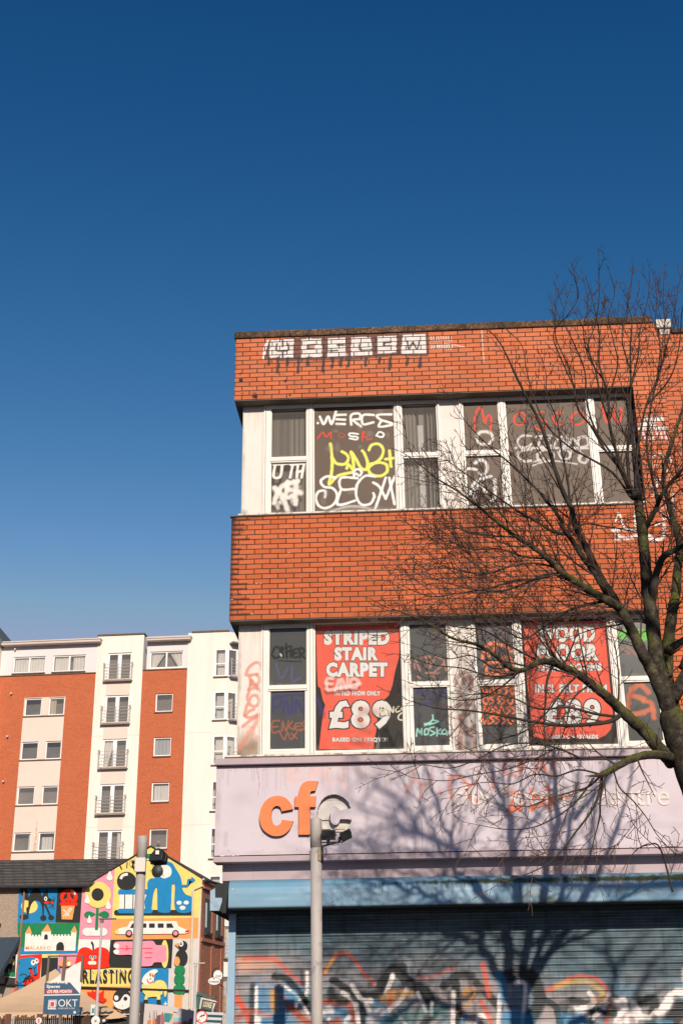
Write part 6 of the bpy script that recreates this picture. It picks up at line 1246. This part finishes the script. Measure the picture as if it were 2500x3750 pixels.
for k in range(6):
    b1 = MB(); t0, t1 = k/6, (k+1)/6; pz = lambda t: (z0+.05)-(.55)*t; py = lambda t: 1.2-1.4*t; b1.quad((x0, py(t1), pz(t1)), (x1, py(t1), pz(t1)-.05), (x1, py(t0), pz(t0)-.05), (x0, py(t0), pz(t0))); b1.build('stripe', SWH if k % 2 == 0 else GRN, aw2)
# cane screen on the lowest balcony
c = at(824, 3680, 70.0); b1 = MB(); u0, u1 = at(797, 3680, 70).x, at(838, 3680, 70).x; zt, zb_ = at(824, 3643, 70).z, at(824, 3712, 70).z
x = u0
while x < u1: b1.box(x, x+.022, random.uniform(0, .02), .03, zb_, zt+random.uniform(-.04, .04)); x += .027
o = b1.build('cane_screen', solid('dry cane', (.34, .25, .17), .9, .1, .3, 6)); o.location = (0, 70, 0); tag(o, 'brown cane screen tied to a low balcony of the cream tower', 'cane screen')
b1 = MB(); b1.box(u0-.1, u1+.5, .04, 1.6, zb_-.16, zb_-.02); [b1.box(u-.04, u+.04, -.06, -.01, zb_, zt+.05) for u in (u0+.02, u1-.1)]; b1.box(u0-.1, u1+.5, 3.5, 4.6, 0, zb_-.1); o = b1.build('balcony_deck', RAIL); o.location = (0, 70, 0); tag(o, 'grey low balcony with a cane screen next to the pale blue shutter rail', 'balcony')

# ================================================================== the bare street tree
TY = 11.4
T1 = lambda *l: [(1600+a*.574, 1850+b*.574) for a, b in l]; T0 = lambda *l: [(1600+a*.574, 900+b*.574) for a, b in l]; O4 = o4; F5 = lambda *l: [(1600+a*.574, 2750+b*.574) for a, b in l]
BARK, BN = NT('mossy bark'); _v = objco(BN)
_c = ramp(BN, noise(BN, 18, 6, .65, _v), [(.3, (.016, .013, .010)), (.55, (.060, .049, .036)), (.75, (.15, .125, .095))])
_g = BN.nodes.new('ShaderNodeNewGeometry'); _s = BN.nodes.new('ShaderNodeSeparateXYZ'); BN.links.new(_g.outputs['Normal'], _s.inputs[0])
_mm = BN.nodes.new('ShaderNodeMath'); _mm.operation = 'MULTIPLY_ADD'; BN.links.new(_s.outputs[2], _mm.inputs[0]); _mm.inputs[1].default_value = .16; BN.links.new(noise(BN, 3.2, 5, .65, _v), _mm.inputs[2])
_moss = ramp(BN, noise(BN, 60, 3, .6, _v), [(.3, (.045, .05, .012)), (.7, (.15, .15, .035))])
_c = mixc(BN, ramp(BN, _mm.outputs[0], [(.50, 0.0), (.66, .9)]), _c, _moss); finish(BARK, BN, _c, .95, .1, bump=noise(BN, 40, 5, .7, _v), bstr=.8, bdist=.012)
LIMB = solid('dark limb bark', (.048, .039, .030), .9, .15, .35, 9, .5); TWIG = solid('reddish twig bark', (.075, .044, .033), .8, .2, .25, 6)
tree = empty('street_tree', (0, 0, 0), 0, 'bare leafless street tree with a mossy trunk in front of the shop at the right', 'tree')
def rnd(): return Vector((rt_.gauss(0, 1), rt_.gauss(0, 1), rt_.gauss(0, 1))).normalized()
trunk = MB(); limbs = MB(); crown = MB(); rt_ = random.Random(11); SK = []
def limb(px, r0, r1, Y0=TY, Y1=None, mossy=False, spawn=1.0, n=5, style=0, pw=1.0):
    Y1 = Y0 if Y1 is None else Y1; P = smooth(px, n); N = len(P); pts = []
    for k, p in enumerate(P):
        t = k/(N-1); pts.append(at(p[0], p[1], Y0+(Y1-Y0)*t**1.2+.03*math.sin(k*.7)))
    sc = .76 if r0 > .05 else .66
    rr = [(r0+(r1-r0)*(k/(N-1))**pw)*sc*(1+.06*math.sin(k*1.9)) for k in range(N)]
    (trunk if mossy else limbs).tube(pts, rr, 12 if r0 > .05 else 7); SK.append((pts, rr, spawn, style)); return pts
base = at(2800, 4480, TY)
trk = [Vector((base.x+.10, TY, 0)), Vector((base.x+.02, TY, .3))]+[at(x, y, TY) for x, y in ((2745, 3900), (2690, 3500), (2630, 3200), (2580, 2980), (2532, 2830), (2490, 2710), (2462, 2630), (2450, 2590))]
tp = [Vector(p) for p in smooth([tuple(v) for v in trk], 5)]; trunk.tube(tp, [(.195-.075*(k/(len(tp)-1)) if k > 4 else .28-.0053*k*k)*(1+.03*math.sin(k*1.3))*(1 if len(tp)-k > 7 else (.40, .62, .76, .86, .92, .96, .98)[len(tp)-1-k]) for k in range(len(tp))], 20)
YR = TY+.55
limb([(2490, 2720), (2455, 2620)]+T1((1435, 1150), (1400, 1000), (1378, 830), (1355, 640), (1335, 480), (1320, 300), (1305, 170), (1290, 40), (1275, -60))+T0((1250, 1600), (1225, 1540)), .105, .045, mossy=True, spawn=.25)
limb([(2500, 2740), (2468, 2630)]+T1((1482, 1200), (1462, 1100), (1470, 900), (1495, 700), (1520, 560), (1530, 420), (1545, 250), (1500, 80))+T0((1465, 1600), (1440, 1480), (1480, 1300), (1530, 1150), (1590, 950)), .10, .015, TY+.1, TY+1.0, True, .6)
top = [([(1225, 1560), (1190, 1450), (1130, 1280), (1095, 1120), (1090, 960), (1060, 860), (1030, 740), (1035, 600), (1012, 450), (985, 330), (960, 250)], .034), ([(1230, 1560), (1212, 1350), (1225, 1100), (1232, 850), (1230, 650), (1240, 480), (1215, 360), (1240, 200)], .030), ([(1230, 1580), (1160, 1420), (1060, 1290), (980, 1150), (900, 1050), (870, 900), (830, 760), (760, 600), (735, 420), (730, 320)], .028),
       ([(1265, 1640), (1262, 1420), (1290, 1220), (1330, 1020), (1400, 850), (1450, 680), (1500, 480), (1530, 300), (1560, 170)], .026), ([(1230, 1600), (1120, 1450), (960, 1350), (850, 1290), (700, 1150), (620, 980), (570, 800), (540, 640), (450, 540)], .022), ([(1225, 1520), (1150, 1380), (1010, 1180), (950, 980), (940, 800), (860, 600), (800, 470), (825, 350), (820, 280)], .022),
       ([(1095, 1120), (1040, 960), (1010, 800), (960, 650), (1000, 520), (1030, 350), (1030, 200), (1030, 100)], .018), ([(1230, 900), (1280, 700), (1290, 550), (1330, 400), (1350, 260), (1350, 150)], .016), ([(1235, 800), (1180, 620), (1190, 480), (1230, 300), (1245, 130)], .014), ([(1400, 850), (1420, 650), (1390, 480), (1400, 330), (1380, 200)], .014), ([(1330, 1020), (1480, 850), (1540, 650), (1560, 420), (1600, 280)], .016), ([(1090, 960), (1150, 760), (1120, 600), (1090, 450), (1130, 300), (1100, 180)], .014),
       ([(870, 900), (780, 700), (740, 560), (840, 430), (900, 320), (870, 200)], .012), ([(1450, 700), (1450, 500), (1440, 350), (1445, 170)], .012), ([(1060, 860), (960, 700), (930, 520), (960, 380), (930, 200)], .012)]
for k, (P, r) in enumerate(top): limb(T0(*P), r, .0045, TY, TY+rt_.uniform(-.9, 1.0), spawn=.55, style=1, pw=.8)
limb(T1((1305, 190), (1345, 110), (1395, 20))+T0((1425, 1600), (1480, 1520), (1560, 1430), (1640, 1330)), .045, .02, TY, TY-.5)
limb(T0((1410, 1620), (1370, 1480), (1335, 1300), (1345, 1130), (1375, 960), (1420, 780), (1440, 560), (1470, 380)), .026, .005, TY, TY+.5, style=1)
limb(T1((1365, 700), (1375, 560), (1395, 440), (1440, 330), (1510, 290), (1600, 240)), .055, .03, TY, TY-.4)
limb(T1((1470, 930), (1540, 880), (1620, 830)), .06, .03, TY+.2, TY+.2, True)
limb([(2475, 2680), (2430, 2560)]+T1((1370, 1060), (1310, 950), (1255, 830), (1200, 720), (1160, 655), (1080, 605), (960, 540), (890, 490), (820, 450), (760, 400), (690, 330), (600, 260), (530, 220), (450, 160), (350, 80), (250, 0))+T1((130, -90), (0, -170), (-150, -290)), .092, .006, TY, TY-.9, True, 1.0, pw=.75)
limb(T1((1180, 690), (1110, 570), (1055, 490), (1000, 380), (950, 270), (912, 205), (872, 110), (855, 20))+T0((810, 1590), (755, 1440), (700, 1260), (640, 1100), (560, 950), (480, 780), (400, 620), (330, 540)), .058, .005, TY-.1, TY-.4, spawn=.9, style=1)
limb(T1((1130, 645), (1060, 530), (1000, 430), (925, 330), (870, 240), (830, 185)), .045, .036, TY-.1, TY-.3, spawn=.3)
limb(T1((830, 185), (740, 170), (640, 110), (520, 40), (400, -40), (250, -150), (60, -290)), .028, .004, TY-.3, TY-.7)
limb(T1((830, 185), (770, 70), (690, -40))+T0((640, 1560), (540, 1460), (430, 1360), (300, 1250), (180, 1120), (90, 980)), .026, .004, TY-.3, TY+.2, style=1)
limb(T1((830, 190), (850, 60), (840, -60))+T0((830, 1490), (790, 1300), (760, 1100), (700, 960), (690, 800), (640, 660)), .024, .004, TY-.3, TY+.4, style=1)
limb(T1((840, 180), (940, 120), (1060, 135), (1170, 150), (1230, 165)), .016, .006, TY-.3, TY)
limb(T1((820, 450), (700, 440), (560, 500), (420, 545), (250, 540), (80, 500), (-100, 440)), .024, .004, TY-.4, TY-.9)
limb(T1((790, 425), (650, 470), (500, 480), (330, 530), (150, 560), (-50, 580), (-250, 500)), .02, .004, TY-.4, TY-.2)
limb(T1((760, 400), (620, 370), (470, 390), (300, 440), (120, 410), (-60, 350)), .018, .004, TY-.4, TY-1.1)
limb(T1((700, 340), (560, 330), (400, 280), (220, 280), (60, 220), (-90, 130)), .016, .004, TY-.5, TY-.3)
limb(T1((1080, 610), (930, 640), (820, 680), (700, 760), (560, 850), (430, 800), (250, 720), (60, 690)), .026, .004, TY-.2, TY-.8)
limb(T1((600, 260), (470, 260), (330, 200), (180, 170), (20, 80)), .014, .004, TY-.6, TY-.9)
limb(T1((800, 440), (770, 300), (760, 200), (800, 120)), .012, .004, TY-.4, TY)
limb(T1((1390, 780), (1280, 740), (1120, 770), (1000, 790), (880, 830)), .02, .006, TY, TY-.3)
# the low mossy limb and its branches
limb(T1((1500, 1640), (1420, 1560), (1330, 1450), (1250, 1380), (1160, 1295), (1080, 1220), (980, 1140), (900, 1080), (800, 1030), (720, 1000), (650, 1000), (590, 1030), (530, 1055), (450, 1030), (350, 945), (250, 890), (100, 850), (0, 790), (-150, 710), (-300, 660)), .095, .005, TY, TY-1.0, True, .9, pw=.7)
for P, r, dy in (([(1165, 1340), (1100, 1380), (950, 1400), (800, 1405), (600, 1380), (400, 1340), (200, 1310), (0, 1295), (-200, 1240)], .034, -.7), ([(1150, 1350), (1000, 1330), (830, 1290), (650, 1300), (480, 1230), (300, 1200), (100, 1230)], .022, -.3), ([(740, 1010), (700, 1120), (690, 1250), (680, 1400), (690, 1560), (660, 1700)], .022, -.6), ([(800, 1030), (720, 920), (680, 820), (660, 700), (560, 600), (400, 560)], .02, -.4),
               ([(590, 1030), (480, 1080), (330, 1090), (160, 1040), (-20, 1020), (-200, 960)], .016, -.9), ([(660, 1000), (560, 950), (450, 890), (300, 800), (150, 780), (-60, 740), (-220, 690)], .016, -1.1), ([(530, 1055), (420, 1150), (280, 1230), (100, 1240), (-60, 1180)], .014, -.6), ([(900, 1080), (800, 1180), (700, 1320), (560, 1440), (380, 1500), (200, 1560)], .016, -.2), ([(980, 1140), (860, 1240), (820, 1400), (760, 1560), (650, 1700)], .014, .1), ([(450, 1030), (360, 1040), (220, 960), (60, 980), (-120, 910)], .012, -1.0), ([(800, 1030), (860, 900), (900, 760), (880, 640)], .014, -.2)):
    limb(T1(*P), r, .004, TY-.4, TY-.4+dy, style=2)
limb(F5((1560, 60), (1450, 30), (1340, 25), (1230, 55), (1130, 110), (1050, 150)), .06, .034, TY, TY-.5, True, .3)
for P, r in (([(1050, 150), (1035, 260), (1000, 350), (950, 430), (880, 520), (830, 590), (780, 650), (690, 730), (560, 790), (420, 840)], .020), ([(1080, 130), (1040, 300), (1035, 420), (1000, 560), (970, 680)], .018), ([(1050, 150), (960, 230), (860, 260), (720, 300), (600, 350), (470, 350)], .016), ([(1120, 110), (1160, 230), (1240, 310), (1330, 420), (1420, 560), (1568, 700)], .012),
             ([(1040, 150), (900, 120), (760, 160), (620, 150), (480, 210), (300, 200), (120, 240)], .014), ([(1000, 170), (880, 330), (740, 430), (600, 490), (430, 500), (250, 470)], .013), ([(1500, 900), (1420, 620), (1340, 600), (1260, 640), (1180, 760)], .014), ([(900, 40), (760, -20), (600, -50), (420, -30), (240, 60), (80, 110), (-120, 90), (-330, 160)], .014), ([(760, -20), (600, 60), (430, 120), (250, 150), (60, 190), (-160, 170)], .010)):
    limb(F5(*P), r, .004, TY-.5, TY-.5+rt_.uniform(-.6, .3), style=2)
# limbs on the far right, outside the photograph
for P, r in (([(2460, 2560), (2580, 2350), (2720, 2150), (2850, 1900), (2950, 1600), (3000, 1300)], .085), ([(2500, 2450), (2600, 2150), (2640, 1850), (2700, 1500), (2720, 1150)], .06), ([(2540, 2880), (2700, 2650), (2900, 2500), (3150, 2400), (3350, 2250)], .08), ([(2580, 2350), (2780, 2250), (3000, 2150), (3200, 1950)], .045), ([(2640, 1850), (2800, 1650), (2900, 1400), (2950, 1150)], .035), ([(2720, 2150), (2700, 1900), (2780, 1600), (2800, 1300)], .035), ([(2700, 2650), (2900, 2700), (3100, 2850), (3250, 3050)], .03), ([(2600, 2150), (2520, 1850), (2500, 1550), (2540, 1250)], .035)):
    limb(P, r, .006, TY, TY+rt_.uniform(-.9, .9), r > .07, .9, style=1)
cnt = [0]
def twig(p, d, L, r, lvl, grav):
    n = (7, 5, 3)[lvl]; pts = [p]; q = p.copy(); v = d.normalized(); curl = rnd()*(.07, .10, .15)[lvl]
    for k in range(n):
        v = (v+curl+rnd()*(.05, .09, .18)[lvl]+Vector((0, 0, grav))*.075).normalized(); q = q+v*(L/n); pts.append(q.copy())
    tip = .0027
    crown.tube(pts, [r+(tip-r)*(k/n) for k in range(n+1)], 3 if r < .006 else 5, 0, False); cnt[0] += 1
    if lvl >= 2: return
    m_ = max(1, int(L/(.085, .07)[lvl]*rt_.uniform(.7, 1.1))); side = rt_.choice((-1, 1))
    for i in range(m_):
        t = .15+.83*(i+rt_.random())/m_; j = min(n-1, int(t*n)); f = t*n-j; a = pts[j].lerp(pts[j+1], f); tg = (pts[j+1]-pts[j]).normalized()
        ax = tg.cross(Vector((0, 1, 0)) if rt_.random() < .7 else rnd()).normalized(); side = -side; o = (ax*side+rnd()*.5).normalized()
        an = rt_.uniform(.5, .95); dd = tg*math.cos(an)+o*math.sin(an)
        l2 = (rt_.uniform(.08, .42)*(1.1-.6*t)*min(1, L/.8+.3)*(.6 if grav > 1.2 else 1)) if lvl == 0 else rt_.uniform(.025, .09)
        twig(a, dd, l2, max(.0032, r*.6*(1-t*.5)) if lvl == 0 else .0027, lvl+1, grav)
for pts, rr, sp_, style in SK:
    if sp_ <= 0: continue
    tot = sum((b-a).length for a, b in zip(pts[:-1], pts[1:])); pos = .22*tot if rr[0] > .04 else .10*tot; acc = 0; side = 1; nx = pos
    for a, b, r in zip(pts[:-1], pts[1:], rr):
        l = (b-a).length
        while acc+l > nx:
            p = a.lerp(b, (nx-acc)/l); tg = (b-a).normalized(); ax = tg.cross(Vector((0, 1, 0))).normalized(); side = -side
            o = (ax*side+rnd()*.6).normalized(); an = rt_.uniform(.4, .85); d = tg*math.cos(an)+o*math.sin(an); t = nx/tot
            g_ = 1.6 if style == 1 else (-.1 if style == 2 else .5)
            if style != 2: d = (d+Vector((0, 0, .22))).normalized()
            L_ = rt_.uniform(.3, 1.25)*(1.05-.62*t)*(.70 if style == 2 else ((.72 if t < .6 else .45) if style == 1 else 1)); twig(p, d, L_, min(.010, max(.0042, r*.45)), 0, g_); nx += rt_.uniform(.075, .16)/max(.35, sp_)*((1.0 if t < .6 else 1.3) if style == 1 else (2.0 if style == 2 else .74))
        acc += l
    twig(pts[-1], (pts[-1]-pts[-3]), .12 if style == 1 else .3, rr[-1], 1, 1.0 if style == 1 else 0)
# a second bare tree nearer the camera, out of the picture on the right: its shadow lies across the sign
sun_v = np.array(sdir)
def cast(pl, zm, pts, t): return [Vector(tuple(pl.at_world(*p)+sun_v*t)) for p in zm(*pts)]
def _aw(self, x, y):
    u, z = self.uz(x, y); return np.array([0, self.d, z])+self.h*u-self.n*self.y
Plane.at_world = _aw
tree2 = empty('street_tree', (0, 0, 0), 0, 'second bare street tree beyond the right edge whose shadow crosses the sign', 'tree')
tk2 = MB(); cr2 = MB(); _cr = crown; T_ = 12.2
hub = cast(PSH, F5, [(1900, 1010)], T_)[0]
tk2.tube([Vector(p) for p in smooth([(hub.x+1.3, hub.y-.4, 0), (hub.x+1.2, hub.y-.35, 1.5), (hub.x+.85, hub.y-.2, 4.5), (hub.x+.35, hub.y-.05, 6.6), tuple(hub)], 5)], [.24-.0045*k for k in range(21)], 14)
sk2 = []
for zm, P, r in (('L', [(1900, 1010), (1500, 1020), (1100, 1040), (760, 1030), (520, 1010), (420, 930), (380, 800), (370, 700)], .10), (F5, [(1900, 990), (2050, 800), (2150, 500), (2250, 100)], .07),
                 (O4, [(1650, 720), (1560, 690), (1450, 650), (1380, 600), (1330, 530), (1290, 450), (1240, 380), (1130, 330), (1080, 268), (1010, 245), (975, 170), (930, 60)], .055), (O4, [(1600, 700), (1480, 650), (1400, 610), (1300, 580), (1200, 520), (1120, 480), (1000, 440), (940, 410), (860, 330)], .045), (O4, [(1580, 720), (1430, 640), (1300, 592), (1150, 570), (1050, 600), (930, 612), (820, 640)], .04),
                 (O4, [(1560, 760), (1400, 740), (1250, 722), (1130, 690), (1000, 662), (900, 700), (780, 700), (680, 740)], .035), (O4, [(1340, 545), (1390, 490), (1480, 420), (1568, 330), (1640, 220)], .04), (O4, [(1000, 435), (1080, 335), (1130, 250), (1180, 120)], .022), (O4, [(1200, 520), (1260, 440), (1330, 330), (1350, 200), (1340, 60)], .028), (O4, [(1300, 590), (1230, 650), (1130, 700), (1040, 760)], .022),
                 (F5, [(390, 740), (250, 720), (120, 700), (0, 640)], .045), (F5, [(770, 480), (900, 380), (1000, 240), (1100, 60)], .045), (F5, [(380, 900), (600, 860), (780, 800), (960, 640), (1100, 560), (1300, 420)], .06), (F5, [(780, 800), (900, 820), (1100, 740), (1300, 700)], .04), (F5, [(360, 800), (200, 860), (60, 900), (-120, 980)], .04), (F5, [(960, 640), (980, 480), (1060, 330)], .03), (F5, [(600, 860), (520, 640), (520, 500)], .03), (F5, [(1100, 740), (1240, 900), (1400, 1000)], .03),
                 (F5, [(1060, 1700), (1110, 1560), (1135, 1420), (1200, 1290), (1300, 1180), (1430, 1090)], .06), (F5, [(1135, 1420), (1090, 1300), (1080, 1150), (1040, 1020)], .04), (F5, [(1240, 1640), (1300, 1480), (1380, 1350), (1500, 1200), (1580, 1130)], .05), (F5, [(1090, 1300), (900, 1210), (700, 1180), (560, 1240)], .035), (F5, [(1380, 1350), (1240, 1360), (1120, 1330)], .03), (F5, [(1300, 1480), (1420, 1420), (1580, 1420)], .03), (F5, [(560, 1320), (420, 1230), (300, 1130), (180, 1090)], .06), (F5, [(560, 1250), (680, 1180), (800, 1060)], .06), (F5, [(300, 1130), (140, 1200), (0, 1240), (-200, 1220)], .03), (F5, [(700, 1180), (820, 1280), (960, 1420)], .03)):
    pl_ = PSH if zm == 'L' or (zm is F5 and P[0][1] > 1000) else PS; zm = F5 if zm == 'L' else zm; pts = [Vector(p) for p in smooth([tuple(v) for v in cast(pl_, zm, P, T_)], 4)]; rr = [r+(.008-r)*(k/(len(pts)-1))**.8 for k in range(len(pts))]; tk2.tube(pts, rr, 7); sk2.append((pts, rr))
crown = cr2
for pts, rr in sk2:
    for k in range(2, len(pts)-1):
        for q in range(1 if k % 3 == 1 else 0):
            tg = (pts[k+1]-pts[k]).normalized(); ax = tg.cross(Vector((0, 1, 0))).normalized()*rt_.choice((-1, 1)); ax.y = -abs(ax.y); d = tg*.75+(ax+rnd()*.5).normalized()*.65+Vector((0, 0, .15)); twig(pts[k], d, rt_.uniform(.5, 1.1), min(.012, max(.006, rr[k]*.35)), 1, .4)
tk2.build('trunk', LIMB, tree2, True); cr2.build('crown', TWIG, tree2); crown = _cr
trunk.build('trunk', BARK, tree, True); limbs.build('limbs', LIMB, tree, True); crown.build('crown', TWIG, tree, False)
